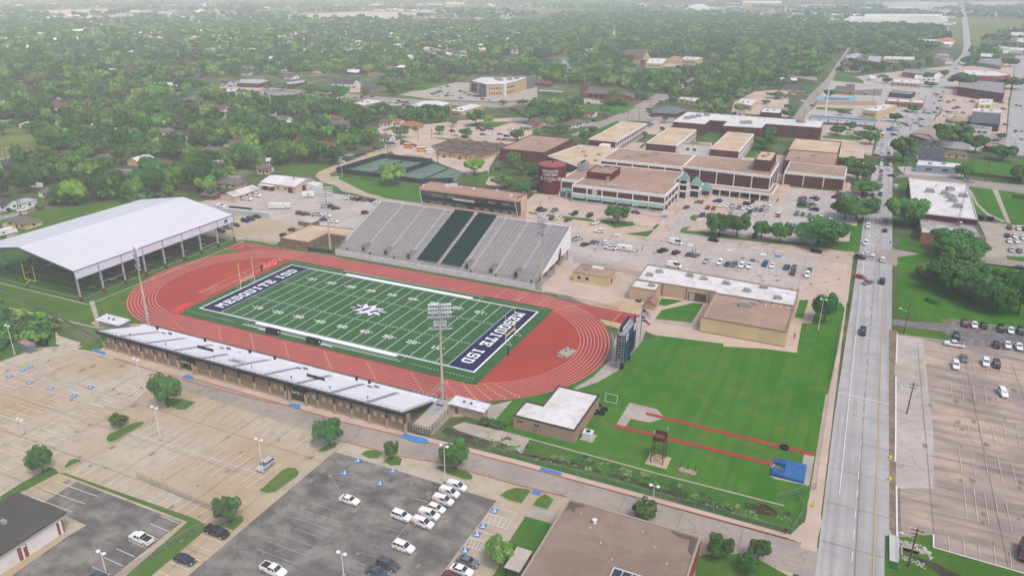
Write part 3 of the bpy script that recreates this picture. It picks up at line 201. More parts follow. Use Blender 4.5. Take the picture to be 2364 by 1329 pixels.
LINES=[('w',.13,[(-7.58,-96.48),(-7.71,-85.28)]),('w',.13,[(-4.88,-96.44),(-4.92,-85.27)]),('w',.13,[(-2.17,-96.39),(-2.14,-85.25)]),('w',.13,[(.54,-96.34),(.65,-85.23)]),('w',.13,[(3.25,-96.29),(3.44,-85.21)]),('w',.13,[(5.95,-96.24),(6.23,-85.19)]),('w',.13,[(8.66,-96.19),(9.02,-85.17)]),('w',.13,[(11.37,-96.14),(11.81,-85.15)]),('w',.13,[(14.08,-96.09),(14.59,-85.13)]),('w',.13,[(16.78,-96.04),(17.38,-85.11)]),('w',.13,[(19.49,-96),(20.17,-85.1)]),('w',.13,[(22.2,-95.95),(22.96,-85.08)]),('w',.13,[(24.91,-95.9),(25.74,-85.06)]),('w',.13,[(27.61,-95.85),(28.53,-85.04)]),('w',.13,[(30.32,-95.8),(31.32,-85.02)]),('w',.13,[(33.03,-95.75),(34.11,-85)]),('w',.13,[(-10.05,-90.96),(32.69,-90.29)]),('w',.13,[(-7.65,-109.28),(-7.45,-103.94)]),('w',.13,[(-4.94,-109.23),(-4.71,-103.92)]),('w',.13,[(-2.22,-109.18),(-1.98,-103.9)]),('w',.13,[(.49,-109.14),(.75,-103.87)]),('w',.13,[(3.21,-109.09),(3.48,-103.85)]),('w',.13,[(5.92,-109.04),(6.21,-103.83)]),('w',.13,[(8.64,-109),(8.94,-103.81)]),('w',.13,[(11.35,-108.95),(11.67,-103.78)]),('w',.13,[(14.07,-108.9),(14.41,-103.76)]),('w',.13,[(16.78,-108.85),(17.14,-103.74)]),('w',.13,[(19.5,-108.81),(19.87,-103.72)]),('w',.13,[(22.21,-108.76),(22.6,-103.69)]),('w',.13,[(24.93,-108.71),(25.33,-103.67)]),('w',.13,[(27.64,-108.67),(28.06,-103.65)]),('w',.13,[(30.36,-108.62),(30.8,-103.63)]),('w',.13,[(33.07,-108.57),(33.53,-103.6)]),('w',.13,[(-2.98,-77.53),(-3.21,-71.28)]),('w',.13,[(-.25,-77.51),(-.46,-71.4)]),('w',.13,[(2.47,-77.5),(2.29,-71.52)]),('w',.13,[(5.19,-77.49),(5.04,-71.63)]),('w',.13,[(7.92,-77.48),(7.79,-71.75)]),('w',.13,[(10.64,-77.47),(10.54,-71.87)]),('w',.13,[(13.36,-77.45),(13.29,-71.99)]),('w',.13,[(16.09,-77.44),(16.04,-72.11)]),('w',.13,[(18.81,-77.43),(18.79,-72.23)]),('w',.13,[(21.53,-77.42),(21.54,-72.35)]),('w',.13,[(24.26,-77.41),(24.29,-72.47)]),('w',.13,[(26.98,-77.39),(27.04,-72.59)]),('w',.13,[(29.7,-77.38),(29.79,-72.71)]),('w',.13,[(32.42,-77.37),(32.54,-72.83)]),('w',.13,[(35.15,-77.36),(35.29,-72.95)]),('w',.13,[(-32.82,-74.29),(-27.79,-74.14)]),('w',.13,[(-32.81,-77.06),(-27.74,-76.91)]),('w',.13,[(-32.79,-79.82),(-27.69,-79.68)]),('w',.13,[(-32.78,-82.59),(-27.65,-82.45)]),('w',.13,[(-32.76,-85.36),(-27.6,-85.22)]),('w',.13,[(-32.75,-88.12),(-27.56,-87.99)]),('w',.13,[(-32.73,-90.89),(-27.51,-90.76)]),('w',.13,[(-32.72,-93.66),(-27.46,-93.53)]),('w',.13,[(-32.7,-96.43),(-27.42,-96.3)]),('w',.13,[(-32.69,-99.19),(-27.37,-99.08)]),('w',.13,[(-32.67,-101.96),(-27.32,-101.85)]),('w',.13,[(-32.65,-104.73),(-27.28,-104.62)]),('w',.13,[(-32.64,-107.49),(-27.23,-107.39)]),('w',.13,[(-32.62,-110.26),(-27.19,-110.16)]),('w',.13,[(-26.79,-83.78),(-21.84,-83.73)]),('w',.13,[(-26.78,-86.54),(-21.83,-86.49)]),('w',.13,[(-26.77,-89.29),(-21.83,-89.26)]),('w',.13,[(-26.76,-92.05),(-21.83,-92.02)]),('w',.13,[(-26.74,-94.81),(-21.83,-94.79)]),('w',.13,[(-26.73,-97.57),(-21.83,-97.55)]),('w',.13,[(-26.72,-100.32),(-21.83,-100.32)]),('w',.13,[(-26.71,-103.08),(-21.83,-103.09)]),('w',.13,[(-26.7,-105.84),(-21.83,-105.85)]),('w',.13,[(-26.69,-108.59),(-21.83,-108.62)]),('w',.13,[(-26.67,-111.35),(-21.83,-111.38)]),('w',.13,[(-26.66,-114.11),(-21.82,-114.15)]),('w',.13,[(-27.8,-76.69),(-26.85,-113.99)]),('w',.13,[(-50.19,-88.77),(-39.56,-88.44)]),('w',.13,[(-50.08,-91.59),(-39.31,-91.29)]),('w',.13,[(-49.96,-94.41),(-39.06,-94.14)]),('w',.13,[(-49.85,-97.23),(-38.81,-96.98)]),('w',.13,[(-49.74,-100.05),(-38.56,-99.83)]),('w',.13,[(-49.62,-102.88),(-38.31,-102.68)]),('w',.13,[(-44.6,-85.21),(-44.62,-102.52)]),('w',.15,[(-67.83,-86.43),(-27.1,-85.37)]),('w',.13,[(-65.55,-89.01),(-57.4,-88.8)]),('w',.13,[(-65.24,-92.42),(-57.22,-91.63)]),('w',.13,[(-62.37,-85.81),(-62.79,-90.79)]),('y',.13,[(-50.42,-90.68),(-38.95,-90.54)]),('y',.13,[(-50.31,-93.45),(-39.36,-93.3)]),('y',.13,[(-50.2,-96.22),(-39.76,-96.06)]),('y',.13,[(-50.1,-98.98),(-40.17,-98.82)]),('y',.13,[(-31.69,-85.6),(-31.72,-103.35)]),('y',.12,[(-55.08,-95.77),(-31.78,-94.86)]),('y',.12,[(-41.81,-104.33),(-32.93,-103.92)]),('w',.13,[(-48.98,-99.71),(-23.29,-99.37)]),('w',.13,[(-67.36,-75.92),(-66.24,-65.13)]),('w',.32,[(-66.24,-65.13),(-60.5,-64.13),(-49.38,-64.16)]),('w',.13,[(-78.87,-78.68),(-74.86,-78.51)]),('w',.13,[(-78.39,-75.7),(-74.52,-75.8)]),('w',.13,[(-78.96,-73.28),(-74.63,-73.19)]),('w',.13,[(-68.27,-79.79),(-63.44,-79.83)]),('w',.13,[(-77.53,-81.28),(-74.58,-81.36)]),('w',.14,[(-67.87,-83.95),(-67.72,-82.46),(-62.22,-82.29),(-63.84,-77.43),(-67.65,-77.39),(-66.7,-76.15),(-62.88,-76.19),(-59.89,-77.12),(-58.11,-79.34),(-57.16,-81.88),(-50.18,-81.98),(-49.48,-78.24),(-46.73,-76.2),(-42.38,-75.87),(-40.05,-76.71),(-39.3,-78.27),(-45.12,-78.62),(-44.72,-80.83),(-39.63,-80.78),(-39.57,-83.29),(-46.64,-83.16),(-55.48,-83.28),(-61.7,-83.78),(-67.87,-83.95)]),('w',.1,[(-67.72,-82.46),(-66.73,-83.92)]),('w',.1,[(-66.7,-82.46),(-65.81,-83.88)]),('w',.1,[(-65.68,-82.46),(-64.89,-83.84)]),('w',.1,[(-64.67,-82.46),(-63.97,-83.81)]),('w',.1,[(-63.65,-82.46),(-63.05,-83.77)]),('w',.1,[(-63.84,-77.43),(-61.1,-83.74)]),('w',.1,[(-63.27,-77.26),(-60.21,-83.66)]),('w',.1,[(-62.69,-77.09),(-59.33,-83.59)]),('w',.1,[(-62.12,-76.92),(-58.44,-83.51)]),('w',.1,[(-61.54,-76.76),(-57.56,-83.44)]),('w',.1,[(-60.97,-76.59),(-56.68,-83.36)]),('w',.1,[(-57.36,-81.97),(-56.27,-83.42)]),('w',.1,[(-56.38,-82),(-55.37,-83.4)]),('w',.1,[(-55.41,-82.02),(-54.47,-83.38)]),('w',.1,[(-54.44,-82.05),(-53.56,-83.37)]),('w',.1,[(-53.47,-82.08),(-52.66,-83.35)]),('w',.1,[(-52.5,-82.11),(-51.75,-83.34)]),('w',.1,[(-51.53,-82.14),(-50.85,-83.32)]),('w',.1,[(-50.56,-82.16),(-49.94,-83.3)]),('w',.1,[(-49.83,-79.88),(-48.97,-83.08)]),('w',.1,[(-49.35,-79.41),(-48.2,-83.07)]),('w',.1,[(-48.86,-78.93),(-47.42,-83.05)]),('w',.1,[(-48.37,-78.45),(-46.65,-83.04)]),('w',.1,[(-47.89,-77.98),(-45.87,-83.03)]),('w',.1,[(-47.4,-77.5),(-45.1,-83.01)]),('w',.1,[(-46.91,-77.03),(-44.33,-83)]),('w',.1,[(-47.12,-76.63),(-45.32,-78.72)]),('w',.1,[(-46.3,-76.59),(-44.54,-78.66)]),('w',.1,[(-45.49,-76.56),(-43.76,-78.6)]),('w',.1,[(-44.67,-76.52),(-42.99,-78.54)]),('w',.1,[(-43.85,-76.49),(-42.21,-78.48)]),('w',.1,[(-43.04,-76.45),(-41.43,-78.42)]),('w',.1,[(-42.22,-76.42),(-40.66,-78.36)]),('w',.1,[(-41.41,-76.38),(-39.88,-78.31)]),('w',.1,[(-44.72,-80.83),(-43.94,-83.05)]),('w',.1,[(-43.92,-80.85),(-43.25,-83.07)]),('w',.1,[(-43.12,-80.86),(-42.55,-83.08)]),('w',.1,[(-42.32,-80.87),(-41.85,-83.1)]),('w',.1,[(-41.52,-80.89),(-41.15,-83.12)]),('w',.1,[(-40.72,-80.9),(-40.46,-83.14)]),('w',.1,[(-39.92,-80.92),(-39.76,-83.15)]),('w',.12,[(-61.21,-76.18),(-57.44,-64.65)]),('w',.12,[(-59.89,-77.12),(-55.3,-64.48)]),('w',.1,[(-61,-76.08),(-59.67,-76.08)]),('w',.1,[(-60.7,-75.15),(-59.34,-75.15)]),('w',.1,[(-60.41,-74.22),(-59.01,-74.22)]),('w',.1,[(-60.11,-73.29),(-58.68,-73.3)]),('w',.1,[(-59.81,-72.37),(-58.35,-72.37)]),('w',.1,[(-59.51,-71.44),(-58.02,-71.44)]),('w',.1,[(-59.21,-70.51),(-57.69,-70.51)]),('w',.1,[(-58.92,-69.58),(-57.36,-69.59)]),('w',.1,[(-58.62,-68.65),(-57.03,-68.66)]),('w',.1,[(-58.32,-67.72),(-56.7,-67.73)]),('w',.1,[(-58.02,-66.79),(-56.37,-66.81)]),('w',.1,[(-57.72,-65.86),(-56.04,-65.88)]),('w',.1,[(-57.43,-64.93),(-55.71,-64.95)]),('w',.14,[(-26.91,-81.14),(-27.13,-71.17),(-25.76,-71.06),(-22.03,-80.81),(-26.91,-81.14)]),('w',.1,[(-26.98,-79.38),(-22.03,-80.81)]),('w',.1,[(-26.99,-78.4),(-22.4,-79.82)]),('w',.1,[(-26.99,-77.41),(-22.76,-78.84)]),('w',.1,[(-27,-76.43),(-23.13,-77.85)]),('w',.1,[(-27.01,-75.45),(-23.5,-76.86)]),('w',.1,[(-27.01,-74.46),(-23.87,-75.87)]),('w',.1,[(-27.02,-73.48),(-24.24,-74.89)]),('w',.1,[(-27.03,-72.5),(-24.6,-73.9)]),('w',.1,[(-27.04,-71.52),(-24.97,-72.91)]),('w',.11,[(-26.73,-108.84),(-26.65,-106.03)]),('w',.11,[(-25.73,-108.77),(-25.77,-106.45)]),('w',.11,[(-24.73,-108.71),(-24.9,-106.86)]),('w',.11,[(-23.73,-108.64),(-24.02,-107.28)]),('w',.11,[(-22.72,-108.58),(-23.14,-107.69)]),('w',.13,[(-8.86,-112.71),(4.8,-112.3)]),('w',.13,[(-8.68,-115.75),(4.74,-115.3)]),('w',.13,[(-8.49,-118.78),(4.67,-118.3)]),('w',.13,[(23.23,-111.04),(28.68,-111.13)]),('w',.13,[(23.23,-113.85),(28.68,-113.94)]),('w',.13,[(23.24,-116.67),(28.67,-116.74)]),('w',.13,[(23.24,-119.48),(28.66,-119.54)]),('w',.13,[(23.25,-122.29),(28.65,-122.35)]),('w',.13,[(23.25,-125.1),(28.64,-125.15)]),('w',.13,[(23.25,-127.92),(28.64,-127.95)]),('w',.1,[(36.51,-111.92),(41.57,-111.78)]),('w',.1,[(36.43,-114.76),(41.53,-114.69)]),('w',.1,[(36.36,-117.59),(41.49,-117.59)]),('w',.1,[(36.28,-120.42),(41.45,-120.5)]),('w',.1,[(36.2,-123.26),(41.41,-123.4)]),('f',.1,[(49.26,-93.68),(59.74,-93.59)]),('f',.1,[(49.27,-96.42),(59.84,-96.35)]),('f',.1,[(49.29,-99.17),(59.95,-99.1)]),('f',.1,[(49.31,-101.91),(60.06,-101.86)]),('f',.1,[(49.33,-104.66),(60.17,-104.62)]),('f',.1,[(49.35,-107.41),(60.27,-107.38)]),('f',.1,[(49.36,-110.15),(60.38,-110.14)]),('f',.1,[(68.9,-76.95),(75.47,-76.97)]),('f',.1,[(68.69,-82.49),(75.24,-82.43)]),('f',.1,[(68.49,-88.03),(75.01,-87.89)]),('f',.1,[(68.28,-93.57),(74.78,-93.36)]),('f',.1,[(69.59,-99.13),(73.01,-99.06)]),('f',.1,[(69.19,-101.91),(72.66,-101.82)]),('f',.1,[(68.79,-104.68),(72.32,-104.59)]),('f',.1,[(68.39,-107.46),(71.97,-107.35)]),('w',.1,[(68.69,-82.49),(73.37,-82.34)]),('f',.1,[(73.45,-90.31),(73.49,-98.07)]),('f',.1,[(47.62,-83.76),(53.62,-87.72)]),('w',.12,[(87.42,-77.52),(92.93,-77.34)]),('w',.12,[(87.51,-85.64),(92.28,-85.74)]),('w',.12,[(87.62,-82.82),(87.53,-80.09),(92.86,-79.94),(93.14,-82.92),(87.62,-82.82)]),('w',.1,[(88.2,-79.99),(88.82,-82.67)]),('w',.1,[(89.43,-79.99),(89.88,-82.73)]),('w',.1,[(90.66,-79.98),(90.93,-82.79)]),('w',.1,[(91.89,-79.97),(91.99,-82.84)]),('w',.12,[(87.47,-91.12),(87.3,-88.47),(91.14,-88.43),(91.44,-91.16),(87.47,-91.12)]),('w',.1,[(87.87,-88.48),(88.51,-91.02)]),('w',.1,[(88.79,-88.48),(89.25,-91.05)]),('w',.1,[(89.7,-88.48),(90,-91.08)]),('w',.1,[(90.62,-88.48),(90.74,-91.11)]),('r',.22,[(-49.98,-63.94),(-33.51,-64.49),(-21.63,-64.42),(-13.44,-64.75),(14.36,-63.79)]),('r',.25,[(-20,-62.9),(38,-63.3),(60,-61.9),(84,-61),(148,-60.3)]),('r',.2,[(40,-70.9),(58.9,-69.9),(69,-68.3),(87.5,-68.1),(101,-67.3)]),('w',.18,[(157,-40),(157.6,50),(158.6,160)]),('w',.15,[(160.4,-62),(160.4315,-59)]),('w',.15,[(160.47875000000002,-54.5),(160.51025,-51.5)]),('w',.15,[(160.5575,-47),(160.589,-44)]),('w',.15,[(160.63625000000002,-39.5),(160.66775,-36.5)]),('w',.15,[(160.715,-32),(160.7465,-29)]),('w',.15,[(160.79375000000002,-24.5),(160.82525,-21.5)]),('w',.15,[(160.8725,-17),(160.904,-14)]),('w',.15,[(160.95125000000002,-9.5),(160.98275,-6.5)]),('w',.15,[(161.03,-2),(161.0615,1)]),('w',.15,[(161.10875000000001,5.5),(161.14025,8.5)]),('w',.15,[(161.1875,13),(161.219,16)]),('w',.15,[(161.26625,20.5),(161.29775,23.5)]),('w',.15,[(161.345,28),(161.3765,31)]),('w',.15,[(161.42375,35.5),(161.45525,38.5)]),('w',.15,[(161.5025,43),(161.534,46)]),('w',.15,[(161.58125,50.5),(161.61275,53.5)]),('w',.15,[(161.66,58),(161.69150000000002,61)]),('w',.15,[(161.73875,65.5),(161.77025,68.5)]),('w',.15,[(161.8175,73),(161.84900000000002,76)]),('w',.15,[(161.89625,80.5),(161.92775,83.5)]),('w',.15,[(161.975,88),(162.00650000000002,91)]),('w',.15,[(162.05375,95.5),(162.08525,98.5)]),('w',.15,[(162.1325,103),(162.16400000000002,106)]),('w',.15,[(162.21125,110.5),(162.24275,113.5)]),('w',.15,[(162.29,118),(162.32150000000001,121)]),('w',.15,[(162.36875,125.5),(162.40025,128.5)]),('w',.15,[(162.44750000000002,133),(162.479,136)]),('w',.15,[(162.52625,140.5),(162.55775,143.5)]),('w',.15,[(162.60500000000002,148),(162.6365,151)]),('w',.15,[(162.68375,155.5),(162.71525,158.5)]),('w',.15,[(162.76250000000002,163),(162.794,166)]),('w',.15,[(162.84125,170.5),(162.87275,173.5)]),('w',.15,[(162.92000000000002,178),(162.9515,181)]),('w',.15,[(162.99875,185.5),(163.03025,188.5)]),('w',.15,[(163.07750000000001,193),(163.109,196)]),('w',.15,[(163.15625,200.5),(163.18775,203.5)]),('w',.15,[(163.235,208),(163.2665,211)]),('w',.15,[(163.31375,215.5),(163.34525,218.5)]),('w',.15,[(163.3925,223),(163.424,226)]),('w',.15,[(163.47125,230.5),(163.50275,233.5)]),('y',.15,[(164.2,-160),(164.4,-60),(165,0),(166,100)]),('w',.4,[(154.4,9.5),(167.6,8.3)]),('f2',.12,[(183.31,-7.36),(183.11,-18.73)]),('f2',.12,[(186.12,-7.39),(185.92,-18.62)]),('f2',.12,[(188.94,-7.41),(188.74,-18.52)]),('f2',.12,[(191.75,-7.44),(191.55,-18.41)]),('f2',.12,[(194.56,-7.46),(194.36,-18.31)]),('f2',.12,[(183.08,-23.96),(182.73,-37.29)]),('f2',.12,[(185.13,-24.52),(184.81,-37.33)]),('f2',.12,[(187.18,-25.09),(186.9,-37.37)]),('f2',.12,[(189.23,-25.65),(188.98,-37.41)]),('f2',.12,[(191.28,-26.22),(191.06,-37.46)]),('f2',.12,[(178.65,-44.78),(178.53,-50.29)]),('f2',.12,[(181.45,-44.76),(181.28,-50.31)]),('f2',.12,[(184.24,-44.75),(184.04,-50.33)]),('f2',.12,[(187.03,-44.74),(186.8,-50.35)]),('f2',.12,[(189.82,-44.72),(189.56,-50.37)]),('f2',.12,[(183.55,7.5),(183.5,.93)]),('f2',.12,[(186.42,8.29),(186.3,.78)]),('f2',.12,[(189.29,9.07),(189.11,.63)]),('f2',.12,[(192.16,9.86),(191.91,.48)]),('f2',.12,[(195.04,10.64),(194.72,.33)]),('f2',.12,[(197.91,11.42),(197.52,.19)]),('f2',.12,[(183.93,30.91),(183.65,19.67)]),('f2',.12,[(186.85,31),(186.47,19.7)]),('f2',.12,[(189.77,31.09),(189.29,19.73)]),('f2',.12,[(192.68,31.18),(192.11,19.76)]),('f2',.12,[(195.6,31.27),(194.93,19.79)]),('f2',.1,[(183.29,-12.88),(196.65,-12.86)]),('f2',.1,[(182.93,-31.86),(194.12,-31.94)]),('f2',.1,[(183.46,6.18),(199.1,5.58)]),('f2',.1,[(183.74,25.51),(201.68,25.04)]),('f2',.12,[(184.38,50.63),(184.19,38.83)]),('f2',.12,[(187.85,50.63),(187.62,38.81)]),('f2',.12,[(191.32,50.63),(191.04,38.79)]),('f2',.12,[(194.78,50.62),(194.47,38.78)]),('f2',.12,[(198.25,50.62),(197.89,38.76)]),('f2',.12,[(201.72,50.62),(201.32,38.74)]),('f2',.1,[(189.48,81.02),(189.59,75.25)]),('f2',.1,[(192.98,81.11),(193.15,75.52)]),('f2',.1,[(196.48,81.19),(196.71,75.79)]),('f2',.1,[(199.98,81.28),(200.27,76.06)]),('f2',.1,[(203.49,81.37),(203.82,76.33)]),('f2',.1,[(206.99,81.45),(207.38,76.6)]),('f2',.1,[(192.1,65.43),(192.03,60.65)]),('f2',.1,[(195.15,65.93),(195.12,61.02)]),('f2',.1,[(198.2,66.43),(198.2,61.38)]),('f2',.1,[(201.26,66.93),(201.29,61.75)]),('f2',.1,[(204.31,67.43),(204.38,62.11)]),('f2',.1,[(207.36,67.93),(207.47,62.48)]),('f2',.1,[(169.74,-33.57),(174.91,-33)]),('f2',.1,[(169.54,-36.22),(174.83,-35.9)]),('f2',.1,[(169.35,-38.87),(174.76,-38.8)]),('f2',.1,[(169.15,-41.52),(174.68,-41.71)]),('f2',.1,[(171.6,-2.24),(175.34,-1.7)]),('f2',.1,[(171.66,-5.7),(175.31,-5.25)]),('f2',.1,[(171.71,-9.17),(175.28,-8.79)]),('f2',.1,[(171.77,-12.64),(175.24,-12.33)]),('f2',.1,[(171.83,-16.11),(175.21,-15.88)]),('f2',.1,[(171.05,54.48),(176.59,55.68)]),('f2',.1,[(171.12,51.09),(176.55,52.27)]),('f2',.1,[(171.2,47.71),(176.52,48.87)]),('f2',.1,[(171.27,44.32),(176.49,45.46)]),('f2',.1,[(171.34,40.93),(176.45,42.06)]),('f2',.1,[(171.4,17.48),(175.92,18.16)]),('f2',.1,[(171.55,13.46),(175.8,14.18)]),('f2',.1,[(171.7,9.44),(175.69,10.21)]),('f2',.1,[(171.85,5.42),(175.57,6.23)]),('f2',.1,[(172,1.4),(175.46,2.25)]),('f2',.1,[(172.14,-2.62),(175.34,-1.72)]),('w',.12,[(168.89,-20.73),(175.04,-20.47)]),('w',.1,[(169.67,-20.63),(171.21,-20.7)]),('w',.1,[(170.8,-20.01),(172.49,-20.57)]),('w',.1,[(171.93,-19.39),(173.77,-20.44)]),('w',.1,[(173.06,-18.77),(175.04,-20.31)]),('w',.35,[(170.16,58.93),(169.54,36.22)]),('w',.35,[(169.38,26.75),(168.98,-6.49)]),('w',.35,[(169.11,.69),(168.77,-20.53)]),('w',.35,[(168.91,-30.86),(168.82,-49.99)]),('w',.3,[(175.84,-45.9),(175.67,-50.3)]),('w',.25,[(175.67,-50.3),(191.6,-50.97)]),('w',.22,[(170.41,59.25),(184.64,60.45)]),('w',.2,[(186.58,80.73),(195.43,80.12),(209.38,83.1)]),('w',.14,[(7.29,127.19),(9.61,115.52)]),('w',.14,[(10.76,127.29),(13.12,115.4)]),('w',.14,[(14.23,127.38),(16.64,115.29)]),('w',.14,[(17.69,127.47),(20.15,115.18)]),('w',.14,[(21.16,127.56),(23.67,115.06)]),('w',.14,[(24.63,127.65),(27.18,114.95)]),('w',.14,[(28.1,127.75),(30.7,114.83)]),('w',.14,[(31.57,127.84),(34.21,114.72)]),('w',.14,[(35.04,127.93),(37.72,114.61)]),('w',.14,[(38.51,128.02),(41.24,114.49)]),('w',.14,[(41.98,128.12),(44.75,114.38)]),('w',.14,[(45.45,128.21),(48.27,114.26)]),('w',.14,[(48.92,128.3),(51.78,114.15)]),('w',.14,[(6.1,152.18),(9.13,141.67)]),('w',.14,[(10.35,151.86),(13.25,141.4)]),('w',.14,[(14.59,151.53),(17.38,141.13)]),('w',.14,[(18.84,151.21),(21.5,140.87)]),('w',.14,[(23.08,150.89),(25.63,140.6)]),('w',.14,[(27.32,150.56),(29.75,140.34)]),('w',.14,[(31.57,150.24),(33.88,140.07)]),('w',.14,[(35.81,149.91),(38,139.8)]),('w',.7,[(80.35,126.93),(84.79,127.21)]),('w',.7,[(90.93,127.77),(95.28,128.03)]),('w',.7,[(101.61,127.66),(105.86,127.93)]),('w',.7,[(112.17,128.33),(116.33,128.59)]),('w',.7,[(122.96,129.2),(127.04,129.45)]),('w',2.6,[(86.6,120.29),(88.94,120.34)]),('w',2.6,[(117.63,121.93),(120.06,121.93)]),('b',2.6,[(123.41,122.22),(126.05,122.17)]),('w',1.6,[(103.63,121.12),(105.88,121.18)]),('b',2.6,[(20.86,142.7),(23.09,142.64)]),('w',2,[(52.37,121.08),(55.43,121.21)]),('w',.12,[(95.89,109.04),(96.71,96.75)]),('w',.12,[(98.54,109.21),(99.3,96.97)]),('w',.12,[(101.18,109.38),(101.89,97.18)]),('w',.12,[(103.82,109.55),(104.48,97.4)]),('w',.12,[(106.46,109.72),(107.07,97.61)]),('w',.12,[(109.1,109.89),(109.66,97.83)]),('w',.12,[(111.74,110.07),(112.25,98.04)]),('w',.12,[(114.39,110.24),(114.84,98.26)]),('w',.12,[(117.03,110.41),(117.43,98.47)]),('w',.12,[(119.67,110.58),(120.02,98.69)]),('w',.12,[(122.31,110.75),(122.62,98.9)]),('w',.12,[(124.96,110.92),(125.21,99.12)]),('w',.12,[(127.6,111.09),(127.8,99.33)]),('w',.12,[(130.24,111.26),(130.39,99.55)]),('w',.12,[(144.56,124.3),(144.07,110.42)]),('w',.12,[(148.19,124.48),(147.79,110.74)]),('w',.12,[(151.83,124.66),(151.51,111.07)]),('y',.12,[(142.11,126.31),(151.74,126.95)]),('w',.12,[(84.39,159.98),(85.74,148.03)]),('w',.12,[(87.58,159.48),(88.8,147.73)]),('w',.12,[(90.76,158.98),(91.87,147.42)]),('w',.12,[(93.95,158.48),(94.94,147.11)]),('w',.12,[(97.14,157.98),(98.01,146.81)]),('w',.12,[(100.33,157.48),(101.08,146.5)]),('w',.12,[(103.52,156.99),(104.14,146.19)]),('w',.12,[(106.71,156.49),(107.21,145.89)]),('w',.12,[(109.9,155.99),(110.28,145.58)]),('w',.12,[(113.09,155.49),(113.35,145.27)]),('w',.12,[(116.28,154.99),(116.41,144.97)]),('w',.12,[(119.47,154.49),(119.48,144.66)]),('w',.12,[(122.65,153.99),(122.55,144.35)]),('w',.12,[(125.84,153.5),(125.62,144.05)]),('w',.12,[(81.17,206.38),(80.38,200.73)]),('w',.12,[(83.69,206.62),(82.92,200.69)]),('w',.12,[(86.21,206.85),(85.46,200.64)]),('w',.12,[(88.73,207.09),(88,200.59)]),('w',.12,[(91.25,207.33),(90.54,200.54)]),('w',.12,[(93.77,207.57),(93.07,200.5)]),('w',.12,[(96.29,207.8),(95.61,200.45)]),('w',.12,[(98.82,208.04),(98.15,200.4)]),('w',.12,[(101.34,208.28),(100.69,200.36)]),('w',.12,[(106.29,181.61),(105.69,170.24)]),('w',.12,[(109.32,182.33),(108.77,171)]),('w',.12,[(112.36,183.04),(111.84,171.77)]),('w',.12,[(115.39,183.76),(114.92,172.54)]),('w',.12,[(118.42,184.47),(117.99,173.31)]),('w',.12,[(121.46,185.19),(121.07,174.08)]),('w',.12,[(124.49,185.9),(124.14,174.85)]),('w',.12,[(127.53,186.62),(127.22,175.62)]),('w',.12,[(130.56,187.33),(130.29,176.39)]),('w',.12,[(133.6,188.05),(133.37,177.16)]),('w',.1,[(107.53,152.48),(107.4,144.64)]),('w',.1,[(110.59,152.88),(110.49,145.08)]),('w',.1,[(113.65,153.27),(113.57,145.52)]),('w',.1,[(116.71,153.66),(116.65,145.97)]),('w',.1,[(119.77,154.06),(119.74,146.41)]),('w',.1,[(122.83,154.45),(122.82,146.85)]),('w',.1,[(125.88,154.84),(125.9,147.3)]),('w',.1,[(128.94,155.23),(128.99,147.74)]),('w',.1,[(132,155.63),(132.07,148.18)]),('w',.1,[(135.06,156.02),(135.15,148.62)]),('w',.9,[(82.82,159.22),(84.62,164.45)]),('w',.9,[(104.99,183.27),(107.59,181.11)]),('w',.3,[(68.18,147.89),(67.76,154.14)]),('r',.3,[(52.4,157.91),(60.7,156.26),(65.29,156.91),(70.81,163.37),(69.72,175.63)]),('r',.25,[(5.09,157.92),(22.9,157.85),(35.96,156.96)]),('w',.2,[(159.77,202.88),(159.86,151.54)]),('w',.15,[(163.99,169.91),(163.87,166.1)]),('w',.15,[(164.14,180.23),(164.03,176.22)]),('w',.15,[(164.3,190.55),(164.19,186.34)]),('w',.15,[(164.45,200.87),(164.35,196.46)]),('w',.15,[(164.61,211.18),(164.51,206.58)]),('w',.15,[(164.76,221.5),(164.67,216.71)]),('y',.2,[(151.7,127.72),(153.66,123.99),(153.59,102.27)])]
BLUES=[[(-60.9,-63.4),(-60.6,-62.4),(-55.5,-62.2),(-54.1,-63.7)],[(-21.7,-63.7),(-21,-62),(-18.7,-61.9),(-17.3,-63.5)],[(17,-63.2),(17.8,-61.7),(20.3,-61.3),(22,-63.3)],[(53.7,-62.9),(53.8,-61),(60.2,-60.8),(61.9,-62.2),(58.6,-63.3)],[(91.5,-60.6),(91.4,-59.3),(96.7,-59.4),(96.9,-60.4)],[(93.1,-69.5),(93.1,-68.1),(95.2,-68.2),(95.1,-69.5)],[(64.4,158),(65.5,160.8),(68.4,160),(67.1,156.7)],[(.9,164.9),(1,167.1),(2.7,166.3),(2.5,163.6)]]
ADA=[(-67.4,-78.7),(-67.5,-81.1),(-67.3,-85.1),(-58.4,-85),(-49.8,-84.8),(-40.3,-79.4),(-40.1,-84.6),(88.2,-78.6),(88.2,-84.2),(88.2,-87),(88.2,-92.4),(49.8,-75.9),(49.9,-81.4),(59.9,-75.9),(59.8,-81.2)]
